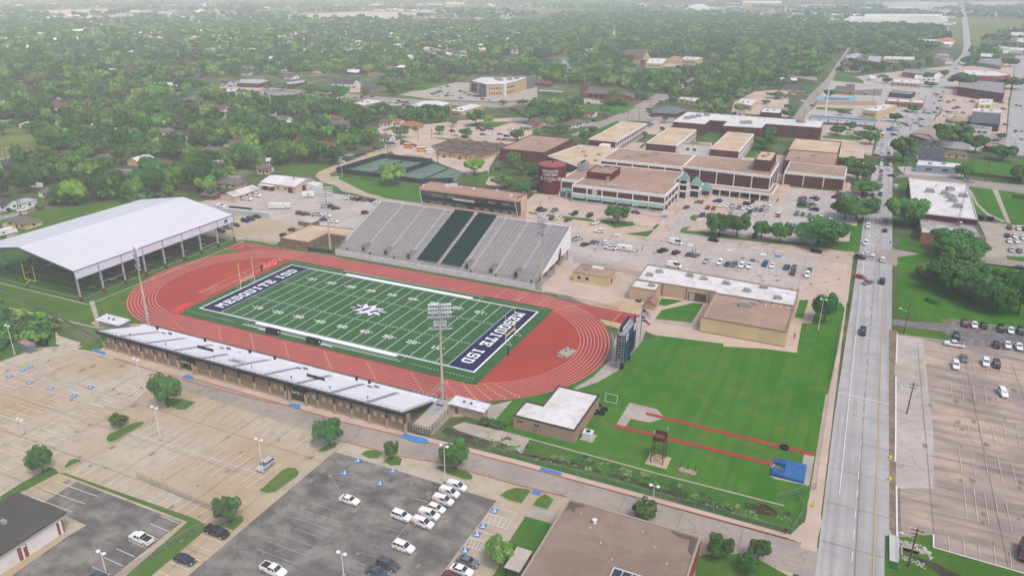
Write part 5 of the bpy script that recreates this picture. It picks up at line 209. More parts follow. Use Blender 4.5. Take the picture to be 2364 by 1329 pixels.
HOUSES=[(-241.6,28.1,13,9,0,'slate','white','gable',''),(-235.2,33.6,8,8,0,'metal','white','flat',''),(-204.1,12.3,14,8,0,'greyroof','cream','hip',''),(-239,55.1,17,9,15,'greyroof','white','hip',''),(-237.5,68.4,14,9,10,'greyroof','white','hip',''),(-241.5,95.3,15,9,10,'greyroof','white','gable',''),(-237.8,108.6,10,9,40,'slate','white','gable',''),(-243,127,17,10,8,'brownroof','white','hip',''),(-236,161,14,9,40,'greyroof','white','hip',''),(-174.7,142.7,7,5,20,'brownroof','cream','gable',''),(-323.9,83.9,13,9,15,'slate','white','gable',''),(-291.7,89.1,8,6,40,'whiteroof','white','gable',''),(-186.1,74,3,2.5,20,'brownroof','cream','hip',''),(-600.2,325.2,18,9,50,'redroof','brick','gable',''),(-623.2,347.9,8,7,50,'slate','cream','gable',''),(-537,261.8,15,10,10,'greyroof','tanwall','hip',''),(-489.8,254.6,10,8,20,'whiteroof','white','gable',''),(-532.7,309.1,13,9,0,'slate','greywall','hip',''),(-448.8,251,18,11,20,'orange','tanwall','hip',''),(-472.5,307.9,15,9,0,'orange','white','hip',''),(-460.1,305.9,8,7,0,'whiteroof','white','gable',''),(-380.8,262.2,13,9,10,'greyroof','greywall','gable',''),(-328.1,203.9,14,10,30,'greyroof','white','gable',''),(-309.5,197.7,10,8,30,'greyroof','white','hip',''),(-299.4,109.5,8,5,0,'brownroof','tanwall','gable',''),(-664.2,306.2,14,9,0,'brownroof','brick','hip',''),(-539.5,405.1,10,8,0,'whiteroof','white','gable',''),(-372.1,307.4,12,9,15,'redroof','white','gable',''),(-387.2,309.8,14,5,15,'metal','greywall','flat',''),(-498,406.4,13,9,20,'greyroof','greywall','gable',''),(-292.7,263.3,14,9,10,'slate','tanwall','gable',''),(-384.2,373.8,15,9,10,'greyroof','white','gable',''),(-500.7,445.8,11,8,0,'slate','white','gable',''),(-498.9,454.4,12,9,0,'greyroof','white','gable',''),(-243,167.7,12,9,30,'greyroof','white','gable',''),(-244.8,195.5,11,9,20,'brownroof','white','gable',''),(-234.8,166.3,6,5,20,'greyroof','white','gable',''),(-190.6,162.1,6,5,20,'whiteroof','white','gable',''),(-251.5,310.4,14,9,0,'brownroof','tanwall','hip',''),(-474.4,520.8,12,9,0,'brownroof','white','gable',''),(-476.5,555.8,14,9,0,'brownroof','tanwall','hip',''),(-547.7,528.4,11,8,10,'slate','white','gable',''),(-384.9,339.7,12,9,0,'greyroof','tanwall','hip',''),(-302,192.4,12,9,20,'greyroof','white','gable',''),(-177.5,146.1,8,6,10,'greyroof','white','gable',''),(-266.7,270.3,12,8,20,'whiteroof','white','gable',''),(-212.1,220.8,10,8,10,'brownroof','tanwall','hip',''),(-193,316.8,10,9,0,'orange','white','gable',''),(-175.8,311.5,16,11,0,'orange','tanwall','hip',''),(-198.6,312,11,9,0,'brownroof','white','gable',''),(-164.8,260,9,7,0,'greyroof','white','gable',''),(-352.2,549.7,18,10,0,'brownroof','tanwall','hip',''),(-346,524.8,14,9,0,'brownroof','brick','hip',''),(-330.7,477.4,18,10,10,'slate','greywall','gable',''),(-381.3,502.9,26,16,10,'slate','white','gable',''),(-345.8,642.4,16,10,0,'brownroof','white','hip',''),(-329.9,492,18,7,0,'greyroof','tanwall','flat',''),(-68.8,428.4,13,10,0,'redroof','white','gable',''),(-62.6,382.1,12,9,10,'greyroof','white','hip',''),(-63.4,369.5,12,8,60,'brownroof','white','gable',''),(-89.1,356.8,10,8,0,'redroof','tanwall','gable',''),(-90.8,344.2,8,6,0,'metal','greywall','flat',''),(-185.9,602.3,24,12,0,'redroof','brick','hip',''),(-8.6,1016.8,14,9,0,'slate','white','gable',''),(7,974.9,12,9,0,'greyroof','white','gable',''),(-61.2,1010.3,12,9,0,'whiteroof','white','gable',''),(36.2,704,18,12,0,'slate','tanwall','hip',''),(-66.7,356.1,9,7,0,'greyroof','tanwall','gable',''),(-260.1,1188.6,30,14,0,'greyroof','tanwall','gable',''),(-375,1190.8,14,10,0,'greyroof','white','gable',''),(-368.5,1211.4,14,10,0,'slate','brick','gable',''),(-135.8,427.9,13,9,0,'brownroof','brick','hip',''),(74.4,684,26,18,10,'slate','tanwall','hip',''),(162.9,851.5,14,10,0,'slate','white','hip',''),(124.6,921.3,14,10,0,'greyroof','white','gable',''),(130.2,924.2,12,9,0,'greyroof','white','gable',''),(253.5,1165.7,12,10,0,'greyroof','white','gable',''),(221.9,532.9,16,12,20,'tanroof','greenwall','hip',''),(64.3,1144.6,12,9,0,'greyroof','cream','gable',''),(193.4,1237.6,10,8,0,'greyroof','cream','gable',''),(192.1,374.9,16,14,10,'slate','white','gable',''),(193.3,355.3,15,7,0,'slate','white','gable',''),(209.2,381.2,14,7,0,'greyroof','cream','hip',''),(194.7,411.6,14,9,10,'slate','greywall','hip',''),(-915.3,491.1,16,12,0,'brownroof','cream','flat',''),(-957.4,497.3,22,12,0,'greyroof','greywall','gable',''),(-882.4,517.7,14,10,0,'greyroof','tanwall','gable',''),(-886.2,534.7,14,10,0,'greyroof','white','gable',''),(-875.3,550.2,12,10,0,'greyroof','white','gable',''),(-854.8,551.2,20,12,0,'brownroof','tanwall','gable',''),(-814.6,534.7,16,12,0,'brownroof','greywall','hip',''),(-818.9,551,18,11,0,'greyroof','tanwall','hip',''),(-849.2,615.1,14,10,0,'slate','greywall','hip',''),(-804.4,597.5,16,11,0,'slate','tanwall','hip',''),(-796.1,664.9,14,10,0,'brownroof','white','hip',''),(-808.1,704.2,16,11,0,'greyroof','white','gable',''),(-817.6,664.6,14,10,0,'greyroof','tanwall','hip',''),(-923.3,828.9,16,11,0,'brownroof','tanwall','hip',''),(-943,644.1,14,10,0,'brownroof','white','hip',''),(-578.9,556.4,14,10,0,'slate','greywall','hip',''),(-1068,1269.5,24,14,20,'redroof','tanwall','hip',''),(-715.8,941.5,24,14,20,'greyroof','tanwall','hip',''),(-790.6,1106.9,22,14,20,'brownroof','greywall','hip',''),(-755.2,1088.5,18,12,20,'brownroof','tanwall','hip',''),(-803.9,956.8,24,13,10,'redroof','tanwall','hip',''),(-566.1,921.9,12,10,40,'greyroof','cream','gable',''),(-568.9,893.9,16,11,10,'brownroof','tanwall','hip',''),(-348.2,645.3,16,11,0,'greyroof','greywall','hip',''),(-474.7,523.6,14,10,0,'greyroof','white','gable',''),(-326.7,719.6,30,12,0,'brownroof','brick','gable',''),(-336.4,714.6,14,9,0,'greyroof','white','gable',''),(-194.1,604.1,20,12,0,'brownroof','brick','hip','')]
FLATS=[('long brick shop with grey metal roof and dark windows, far left of centre','shop_building','shop building','brick','metal',4.5,[(-476.2,436.8),(-450.2,442.6),(-458.9,468.7),(-476.9,479.5),(-500.7,467.3)],9),('low brick shop with grey metal roof behind two round street trees','shop_building','shop building','brick','metal',4.5,[(-417.5,451.9),(-415.8,475.2),(-432.5,498.2),(-435.6,465.1)],3),('brown brick shop with broad grey roof beside the wide side street','shop_building','shop building','brick','greyflat',5,[(-380.3,377.3),(-355.7,375.1),(-360.1,396.6),(-372.8,408.9),(-400.8,394.7)],4),('tan metal shed with white roof and one dark doorway','metal_shed','shed','cream','whiteflat',5,[(-425.9,369.5),(-409.3,365.7),(-413,388.5),(-430.1,396)],1),('open white carport roof beside the dark screened yard','carport','carport','greywall','whiteflat',3.5,[(-449.9,369.8),(-439.1,388),(-438.2,404.9),(-450,412.4),(-455.4,399.5)],0),('flat white-roofed shop behind the left suburb trees','shop_building','shop building','tanwall','whiteflat',5,[(-275.4,371.5),(-259.3,364.2),(-257.1,393.9),(-278.7,399.6)],3),('large white-roofed repair shop behind dark oaks','shop_building','shop building','tanwall','whiteflat',6,[(-217.3,360.7),(-196.4,357),(-191.4,390.8),(-193.1,407.8),(-212.2,414.2),(-223,408.8)],6),('white-roofed shop with a grey awning right of the dark oaks','shop_building','shop building','tanwall','whiteflat',5.5,[(-174.5,371.6),(-162.3,368.5),(-161.4,409.5),(-176.3,414.9),(-177.8,391.4)],4),('grey ribbed awning annex attached below the white-roofed shop','awning_shed','shed','greywall','metal',3,[(-165.7,368.4),(-157.1,368.3),(-165.3,393.9),(-173.4,394.7)],0),('long low beige utility trailer above the tennis courts','utility_trailer','trailer','cream','metal',3.2,[(-119.8,212.3),(-105.9,212.6),(-105.9,215.2),(-120.5,215.9)],2),('white flat shop with brown base by the far street','shop_building','shop building','brick','whiteflat',4.5,[(51.6,740.3),(73.2,738.9),(71.8,773.8),(48.9,771.3)],3),('white-roofed annex behind the brown-based flat shop','shop_building','shop building','tanwall','greyflat',4,[(71.8,774.7),(93,753.8),(91.5,791.4),(73.9,795.8),(59.1,795.1)],0),('small brick shop with white roof and three arched openings','shop_building','shop building','brick','whiteflat',6,[(68.4,479.4),(84.3,480.5),(83.3,508.3),(66.8,507.5)],3),('white-roofed shop with cluttered rooftop vents','shop_building','shop building','tanwall','whiteflat',4.5,[(50.1,525.5),(55,524.1),(54.5,564.8),(44.3,564)],2),('low cream shop with awnings beside a grove, left block','shop_building','shop building','cream','whiteflat',4,[(-17.3,541.3),(3.2,530.1),(1.3,555.1),(-17,554.9)],3),('white flat building with rooftop units amid trees','shop_building','shop building','cream','whiteflat',5,[(41.2,529.3),(55.1,520.4),(55.1,561.2),(39.2,561.9)],4),('grey flat building under the tree edge left of the brick shop','shop_building','shop building','tanwall','greyflat',4,[(44.8,471.2),(55.4,466.3),(54.7,490.2),(45.2,492.6)],0),('brown church annex with long white roof','church_hall','church hall','cream','whiteflat',6,[(-131.1,839.4),(-109.1,842.1),(-122.1,920),(-147.3,916.9)],5),('tall cream hall with narrow dark windows beside the lawn','church_hall','church hall','cream','whiteflat',11,[(-89.5,865.9),(-68.3,864),(-69.4,909.5),(-94.3,908.4)],4),('dark brown annex between the church and the cream hall','church_hall','church hall','tanwall','brownflat',5,[(-118.1,904.6),(-101.6,913.3),(-115.7,977.8),(-126.7,982.8)],0),('two-storey red brick office with rows of arched windows','office_building','office building','brick','greyflat',9,[(234,723),(270.3,682.2),(284.1,792.7),(241.7,807.1)],16),('dark grey roofed store with broad dark entrance porch','shop_building','shop building','darkwall','slateflat',6,[(226.3,500),(247,501.4),(255.4,569.3),(234.4,565.8)],4),('white-fronted shop attached before the dark grey store','shop_building','shop building','white','greyflat',4.5,[(225.1,482.8),(239,478.6),(241.4,493.7),(226.7,500.9)],3),('white roof section behind the dark grey store','shop_building','shop building','white','whiteflat',6.5,[(234.3,565.8),(255.3,565.8),(257.6,584.6),(236.6,581.4)],0),('white kiosk with flat canopy beside the brick office lot','shop_building','shop building','cream','whiteflat',4.5,[(244.3,626.9),(256.2,632.9),(260.9,673.1),(249.3,671.7)],2),('tan hall with curved white roof and arched side windows','shop_building','shop building','cream','whiteflat',7,[(147,525.7),(158.6,520.9),(174.6,569.3),(164,571.8)],6),('long low brick store with white roof edge by the road','shop_building','shop building','orangebrick','whiteflat',5,[(165.3,608.2),(197.6,607.8),(199.6,634),(168.4,627)],5),('low tan bungalow office with dark solar roof','shop_building','shop building','ochre','slateflat',4.5,[(116.6,676.5),(136.7,671.4),(135.2,735),(126.1,736.1),(125.9,713.3),(116.3,714.1)],4),('dark service station with long flat roof','shop_building','shop building','darkwall','greyflat',4.5,[(169.2,678),(189.1,673.5),(194,695.5),(173.2,700.1)],4),('white flat store with parked van before it','shop_building','shop building','tanwall','whiteflat',4.5,[(173.8,778.2),(201.7,774.7),(203.8,818.3),(174.7,816.2)],5),('long orange brick store behind the small white store','shop_building','shop building','orangebrick','greyflat',6,[(184.9,882.3),(214,861.7),(231.6,929),(188.5,930.1)],3),('white low store beside the tree-lined road','shop_building','shop building','white','whiteflat',5,[(196.9,835.8),(223.2,842.7),(230,908.6),(201.2,893.7)],4),('grey metal warehouse with shallow gable behind the left street','warehouse','warehouse','greywall','metal',6,[(111.3,1053.3),(124.2,1049.8),(132.3,1141.2),(124.1,1160.4),(110.8,1106.9)],0),('second grey metal warehouse right of the gabled one','warehouse','warehouse','greywall','metal',6,[(142.1,1019.7),(157.4,1008.8),(160.8,1111.3),(142.1,1112.4)],0),('white row of shops behind the downtown trees','shop_building','shop building','cream','whiteflat',5,[(161.9,1082),(202.5,1083.1),(206.4,1137.3),(165,1126.3)],6),('small white shed beside a dark-roofed house','garden_shed','shed','white','whiteflat',3.5,[(148.7,812.5),(155.4,809.4),(155.6,849.8),(148.4,850.2)],0),('long grey shop row with pale roofs on the right block','shop_building','shop building','greywall','greyflat',5.5,[(283,1080.5),(308.6,1039.6),(328.5,1163.6),(288.5,1142.6)],7),('red-fronted shop row with white arched roof','shop_building','shop building','redwall','whiteflat',6,[(250.9,880.7),(287.6,886),(303.5,907.8),(293.7,953.5),(257.4,958)],6),('white shop by the far right junction','shop_building','shop building','greywall','whiteflat',5,[(298.2,1196.8),(318.9,1185.9),(328.4,1258.6),(305.5,1258.4)],3),('long white store with an orange roof end in the far woods','shop_building','shop building','white','whiteflat',6,[(220.1,1502),(257.7,1423.6),(263.3,1561.5),(226,1559.5)],4),('orange-roofed end store joined to the long white store','shop_building','shop building','white','orangeflat',6,[(260.4,1506.7),(284.9,1520.2),(287.8,1593.5),(262.2,1579.4)],0),('huge white warehouse with long flat walls beyond the woods','warehouse','warehouse','white','whiteflat',18,[(61.2,2129.7),(301.1,2273.6),(334.4,2512.2),(74,2352.7)],0),('second white warehouse rising behind the first','warehouse','warehouse','white','whiteflat',26,[(108.1,2186.8),(300.2,2260.9),(313,2435.6),(111.2,2329.6)],0),('cream apartment block among the hazy far trees, left of its twin','apartment_block','apartment block','cream','tanflat',22,[(-118.1,3394.2),(-78.8,3361.2),(-87.5,3563.3),(-125.2,3581.3)],6),('cream apartment block among the hazy far trees, right of its twin','apartment_block','apartment block','cream','tanflat',22,[(-73.8,3424.8),(-28.4,3395.9),(-36.7,3598.9),(-81,3612.3)],6),('dull red office block beside the far apartment blocks','office_building','office building','redwall','tanflat',22,[(-4.1,3412.5),(21.7,3391),(18.5,3593.7),(-8.8,3618.4)],0),('long pale store on the hazy skyline right of centre','warehouse','warehouse','cream','whiteflat',10,[(183.4,3609.6),(267.9,3629.3),(275.5,3823.4),(186.8,3803.8)],0),('white store at the far right edge beyond a field','shop_building','shop building','white','whiteflat',8,[(406.3,1764.3),(429.4,1755.9),(446.7,1886.5),(423.5,1887.8)],0),('cream store with tall side wall at the far right edge','shop_building','shop building','cream','whiteflat',11,[(383.4,1510.1),(390.2,1465),(409.8,1613.1),(400.6,1608)],0),('low white parking canopy at the far right','canopy','canopy','white','whiteflat',5,[(345.6,1369.3),(377.6,1359.7),(386.1,1424.5),(351.5,1414.5)],0),('brown flat house roof behind the big street oak','shop_building','shop building','brick','brownflat',4.5,[(182.2,431.9),(198,407.9),(195.5,436),(188.7,440.3)],0),('white roofed garage behind the dark fence','garage_building','garage','white','whiteflat',4,[(201,421),(220.6,416.5),(223.6,434.5),(203.4,437)],0),('long brown-roofed building behind the park fence','shop_building','shop building','brick','brownflat',4,[(228,411),(237.4,406.7),(239.2,423.3),(231.6,426.5)],0),('pale blue grey store with long white roof beside the road','shop_building','shop building','bluewall','whiteflat',4.5,[(183,320.5),(206.8,324),(208.8,338.5),(184.6,337.7)],2),('white hotel roof on the far left skyline','far_school','school','cream','tanflat',12,[(-1634,2937),(-1547.1,2953.2),(-1736.8,3312.7),(-1832.5,3298.9)],0),('pale brick institution left of the white far school','far_school','school','brick','tanflat',8,[(-1700,2893.8),(-1626.2,2902),(-1753.8,3131.1),(-1831.6,3125.5)],0),('far white domed hall beyond the highway','far_hall','hall','white','whiteflat',12,[(-594.5,3159.3),(-519,3247.6),(-637.3,3707.1),(-663.2,3616.3)],0),('far cream civic hall in haze on the right skyline','far_hall','hall','cream','whiteflat',20,[(-455.3,3705.7),(-285,3751.8),(-331.8,4220.1),(-518.2,4144)],0)]
LOTLAMPS=[((-26.5,-73.5),9.4),((-.2,-90.2),9.8),((32.8,-89.8),9.6),((73.5,-74.6),10.3),((119.9,-64.6),7.4),((28.3,-128.5),6.1),((70.2,-108.9),6),((-34.2,-103.1),4.6),((-79.5,-75.3),9.9),((146,51),11.4),((56.6,138.1),9.9),((-125.9,154),15)]
UTIL=[((172.1,60.9),11.1),((171.8,5.2),9.8),((170.7,-58.6),9.7),((183.4,141.3),5.7),((176.4,307.5),10.5),((207,309.4),10.2),((219.7,310.9),12.6),((-102.3,167),21.7),((-92.8,209.5),12),((-139,167.4),11.2),((-132.4,119.4),7.3),((-22.4,424.8),10.7),((-31.1,420.5),7.8),((-.4,455.5),13),((-24.9,471.3),10.3),((-78.8,466.8),10.6),((102.9,487.1),8.8),((105,599.2),10),((154.6,632.7),13.5),((183.9,467.6),10.9),((204.1,530.9),7.8),((199.6,621.8),10.9),((-376.6,272.7),7.8),((-583,301.9),7.5),((-618.7,299.2),8.3),((-277.4,136.6),13.5),((-352.2,100),9.5),((-137.7,277.7),7.9),((-145.1,270.8),8.4),((-135.8,217),15.4),((-93.2,209.9),14.3),((-130.2,294.6),6.3),((-68.3,244.7),9.7),((-143.1,220.1),9.1)]
PEOPLE=[((154.3,75.8),'k'),((154.1,54.5),'k'),((139.3,40.9),'k'),((147.2,-59.3),'k'),((-84.5,30.6),'k'),((-83.9,32.4),'w'),((2,152.2),'k'),((2.8,168.5),'k'),((70.4,103.8),'k'),((59.1,163.4),'k'),((64.8,170.9),'k'),((65.6,187.2),'k'),((105.2,210.2),'k'),((105.9,210.5),'k'),((106.5,210.8),'k'),((113.9,211.8),'k'),((114.4,212),'k'),((90.8,110.7),'b'),((91.8,112.1),'k'),((69.3,100),'k'),((67.8,99.7),'w'),((-149.3,245.3),'k'),((-149,246.7),'k'),((113.8,211.7),'k'),((114.4,212),'k'),((146.1,257.2),'k'),((142.3,145.2),'k'),((168.3,159.5),'k'),((-50.6,221),'b')]
MISC={'tires':[(94.7,-26.5),(95.1,-30.4),(96.7,-30.1),(96.8,-27.9),(143.5,-25.9),(84.4,49.3)],'box':[(-116.4,85.8),(-113.1,88.6),(-116.2,110.9),(63.3,100.9)],'semi':(-128.3,73.1),'conts':[(-122,70.4)],'container':(-78.9,-71.5),'dumpster':(-77.3,-67.5),'rv':[(-197.9,-2),(-264.9,60.8)],'dump2':[(209.2,222.2),(213.3,222.5)],'concrete':(123.5,-46),'mast':[(197.4,193.3)],'yelposts':[(150.8,-47.3),(152,-47.2)],'stump':(142,-53),'culv':(171.2,-55.6),'acbig':(97.6,-41.1),'trash':[(-46.7,-101.2)],'hydr':[(167.6,-19.5),(167.4,-29.1)]}
CTX=['on the dark asphalt lot','beside the brown-roofed building','in the tan corner lot','beside the mown grass strip','facing away from the grass strip','behind the lamp post by the garage','on the brown car park across the road','on the main road','in the lot before the school','on the grey lot beside the home stand','in the lot left of the home stand','along the drive by the tennis courts','on a street among the houses','in the lot behind the portable classrooms','in the lot by the municipal building','at the crowded dealer lot','on the cross street','near the street corner behind the school','in the busy downtown traffic','on a small downtown lot','on the wide far right road','by the white-roofed roadside building']
# ------------------------------------------------------------------ ground sheets
for i,(n,m,l,p) in enumerate(SHEETS): struct(n,MB().poly(p,.015+l*.03+i*.00012),GM[m])
ZL=.25
for p in ISLANDS:
    c=np.mean(np.array(p),0); inn=[(c[0]+(x-c[0])*.93,c[1]+(y-c[1])*.93) for x,y in p]
    mb=MB().prism(p,0,.2); struct('kerb',mb,concrete); struct('lawn',MB().poly(inn,.215),GM['grass'])
J=[[(x,-63.5),(x,-128)] for x in range(-118,40,12)]+[[(-125,y),(42,y)] for y in range(-128,-68,12)]+[[(x,-61.5 if x>84 else -63.1),(x,-69)] for x in range(48,150,13)]+[[(154.3,y),(167.5,y)] for y in range(-100,330,14)]+[[(160.9,-150),(161.2,0),(163,160)]]+[[(175,y),(235,y)] for y in range(-40,50,13)]+[[(x,-50),(x,52)] for x in (176,189,202,215)]+[[(x,84),(x,150)] for x in range(52,150,14)]+[[(46,y),(153,y)] for y in range(84,150,14)]
LINES+=[('j',.09,p) for p in J]
PAINT=dict(j=M_joint,w=white,y=M_yel,r=M_red,b=M_blue,f=M_faint,f2=M_f2)
for k,m in PAINT.items():
    mb=MB()
    for c,wd,p in LINES:
        if c==k: mb.strip(p,wd,.235+.0004*(len(mb.v)%17))
    struct('road_markings',mb,m)
mb=MB()
for p in BLUES: mb.poly(p,.24)
struct('road_markings',mb,M_blue)
mb=MB(); mw=MB()
for x,y in ADA:
    mb.box(x-.75,x+.75,y-.75,y+.75,.2,.243); 
    ring=[(x-.12+.32*math.cos(t),y-.2+.32*math.sin(t)) for t in np.linspace(-2.6,1.6,11)]
    mw.strip(ring,.16,.252).strip([(x-.2,y+.55),(x-.1,y+.1),(x+.3,y+.05),(x+.5,y-.5)],.17,.256).poly([(x-.3+.15*math.cos(t),y+.68+.15*math.sin(t)) for t in np.linspace(0,5.5,8)],.26)
struct('road_markings',mb,M_blue); struct('road_markings',mw,white)
oq=random.Random(12); mb=MB()
for a0,a1,b0,b1,n in ((-110,40,-125,-66,90),(175,230,-48,45,70),(44,86,-125,-77,30),(50,150,84,150,90),(75,112,160,205,50)):
    for _ in range(n):
        x,y,s=oq.uniform(a0,a1),oq.uniform(b0,b1),oq.uniform(.25,.8); mb.poly([(x+s*(.6+.6*oq.random())*math.cos(t),y+1.5*s*(.6+.6*oq.random())*math.sin(t)) for t in np.linspace(0,5.5,8)],.19+.0001*len(mb.f))
struct('oil_stains',mb,mat('oil_stain',(.27,.23,.19)))
# ------------------------------------------------------------------ running track
YD=.9144; FL,FG,FB=60*YD,50*YD,26.667*YD
TX,TY,HS=-4.5,-1.2,51.5
def oval(r,n=40):
    return [(TX+HS+r*math.cos(t),TY+r*math.sin(t)) for t in np.linspace(-math.pi/2,math.pi/2,n)]+[(TX-HS+r*math.cos(t),TY+r*math.sin(t)) for t in np.linspace(math.pi/2,1.5*math.pi,n)]
RI,LW=31.2,1.16
mb=MB().poly(oval(RI+8*LW+.35),.19); 
mb.poly([(-95,27.8),(-94.8,37.4),(-40,39.3),(-40,29.9)],.186).poly([(88.8,37.3),(86,27.8),(50,29.2),(50,38.5)],.186)
struct('track',mb,GM['track'])
mb=MB()
for k in range(9): mb.strip(oval(RI+k*LW),.2,.2+.0005*k,closed=True)
for k in range(9): 
    y=TY+RI+k*LW+.02; mb.strip([(47,y),(82,y-.8)],.1,.206); mb.strip([(-56,y),(-91,y-1.2)],.1,.206)
mb.strip([(82,36.9),(81.3,28.4)],.25,.208); mb.strip([(-90,28),(-90,37.4)],.2,.208)
for x in (44.2,52.5,35.4): mb.strip([(x,TY+RI),(x+.6,TY+RI+8*LW)],.2,.209)
for x in (50.5,): mb.strip([(x,TY-RI),(x-.2,TY-RI-8*LW)],.25,.209)
for k in range(8):
    text_mb(mb,str(k+1),1.0,(49.2,TY-RI-(k+.5)*LW,.2),(0,1,0),(-1,0,0)); text_mb(mb,str(k+1),1.0,(43,TY+RI+(k+.5)*LW,.2),(0,-1,0),(1,0,0))
    a=-math.pi/2+.06+.035*k; rk=RI+(k+.5)*LW; mb.strip([(TX+HS+(rk-LW/2)*math.cos(a),TY+(rk-LW/2)*math.sin(a)),(TX+HS+(rk+LW/2)*math.cos(a),TY+(rk+LW/2)*math.sin(a))],.12,.21)
    text_mb(mb,str(k+1),1.0,(TX+HS+rk*math.cos(a+.03),TY+rk*math.sin(a+.03),.2),(0,1,0),(-1,0,0))
    text_mb(mb,str(k+1),1.0,(TX-HS-6+2.6*k,TY-RI-(k+.5)*LW,.2),(0,1,0),(-1,0,0))
struct('track_markings',mb,mat('lane_paint',(.58,.36,.34)))
mb=MB()
for k in range(8):
    for x0 in (-38,-24,-10,6,22,38): mb.poly([(x0+k*1.3,TY-RI-(k+.3)*LW),(x0+k*1.3+.9,TY-RI-(k+.5)*LW),(x0+k*1.3,TY-RI-(k+.7)*LW)],.211)
    for x0 in (56,): 
        for j in range(4):
            a=-math.pi/2+.25+.1*j+.02*k; q=RI+(k+.5)*LW; mb.poly([(TX+HS+q*math.cos(a),TY+q*math.sin(a)),(TX+HS+(q+.3)*math.cos(a+.02),TY+(q+.3)*math.sin(a+.02)),(TX+HS+(q-.3)*math.cos(a+.02),TY+(q-.3)*math.sin(a+.02))],.211)
mb.strip([(59.5,28.6),(67,38)],.18,.212)
struct('track_markings',mb,M_yel)
mb=MB().poly(oval(RI-.3),.215); struct('track_infield',mb,mat('track_infield',(.38,.085,.066),(.34,.078,.06),.05,(.3,.072,.066),.5,.4))
mb=MB()
for p in PADS: mb.poly(p,.222)
struct('track_infield',mb,mat('bright_red_pad',(.56,.08,.08),(.5,.1,.09),.4))
mb=MB()
for x in (-63.2,-66.6,-61.8): mb.strip([(x,-14),(x-.3,22)],.15,.226)
for y in list(np.arange(-13,-4,1.8))+[6,9]: mb.strip([(-66.2,y),(-64.6,y)],.3,.228)
rr2=random.Random(3)
for _ in range(26): 
    x,y=-66.5+rr2.random()*5,17+rr2.random()*11; mb.box(x,x+.5,y,y+.25,.2,.33)
struct('track_markings',mb,M_f2)
# ------------------------------------------------------------------ football field
mb=MB().poly([(-58.6,-24),(-57.5,-31.3),(59,-31.3),(59.3,28.8),(-58.6,28.8)],.232); struct('turf',mb,GM['turf'])
nav=mat('navy_turf',(.014,.022,.085),(.018,.028,.1),.3,rough=.9); mb=MB()
for s in(-1,1): mb.poly([(s*FG,-FB),(s*FL,-FB),(s*FL,FB),(s*FG,FB)],.238)
struct('turf',mb,nav)
mb=MB(); Z=.246
for x in range(-50,51,5): mb.strip([(x*YD,-FB),(x*YD,FB)],.17,Z)
for s in (-1,1):
    mb.strip([(-FL-.3,s*FB),(FL+.3,s*FB)],.5,Z+.002); mb.strip([(s*FL,-FB-.3),(s*FL,FB+.3)],.6,Z+.003)
    mb.poly([(-31*YD,s*(FB+.2)),(31*YD,s*(FB+.2)),(31*YD,s*(FB+1.75)),(-31*YD,s*(FB+1.75))],Z+.004)
    mb.strip([(-34*YD,s*(FB+.3)),(-34.5*YD,s*(FB+3.8)),(34.5*YD,s*(FB+3.8)),(34*YD,s*(FB+.3))],.16,Z+.005)
    for x in range(-49,50):
        if x%5: 
            mb.strip([(x*YD,s*(FB-.3)),(x*YD,s*(FB-1.1))],.12,Z+.006)
            for yh in (s*8.9*YD,): mb.strip([(x*YD-.06,yh-.33),(x*YD-.06,yh+.33)],.2,Z+.006)
for q in np.arange(-57,57,1.1):
    if abs(q)>35: mb.strip([(q,-FB-3.6),(q+.5,-FB-3.6)],.15,Z+.007); mb.strip([(q,FB+2.6),(q+.5,FB+2.6)],.15,Z+.007)
mb.strip([(-30,-FB-2.9),(30,-FB-2.9)],.14,Z+.008)
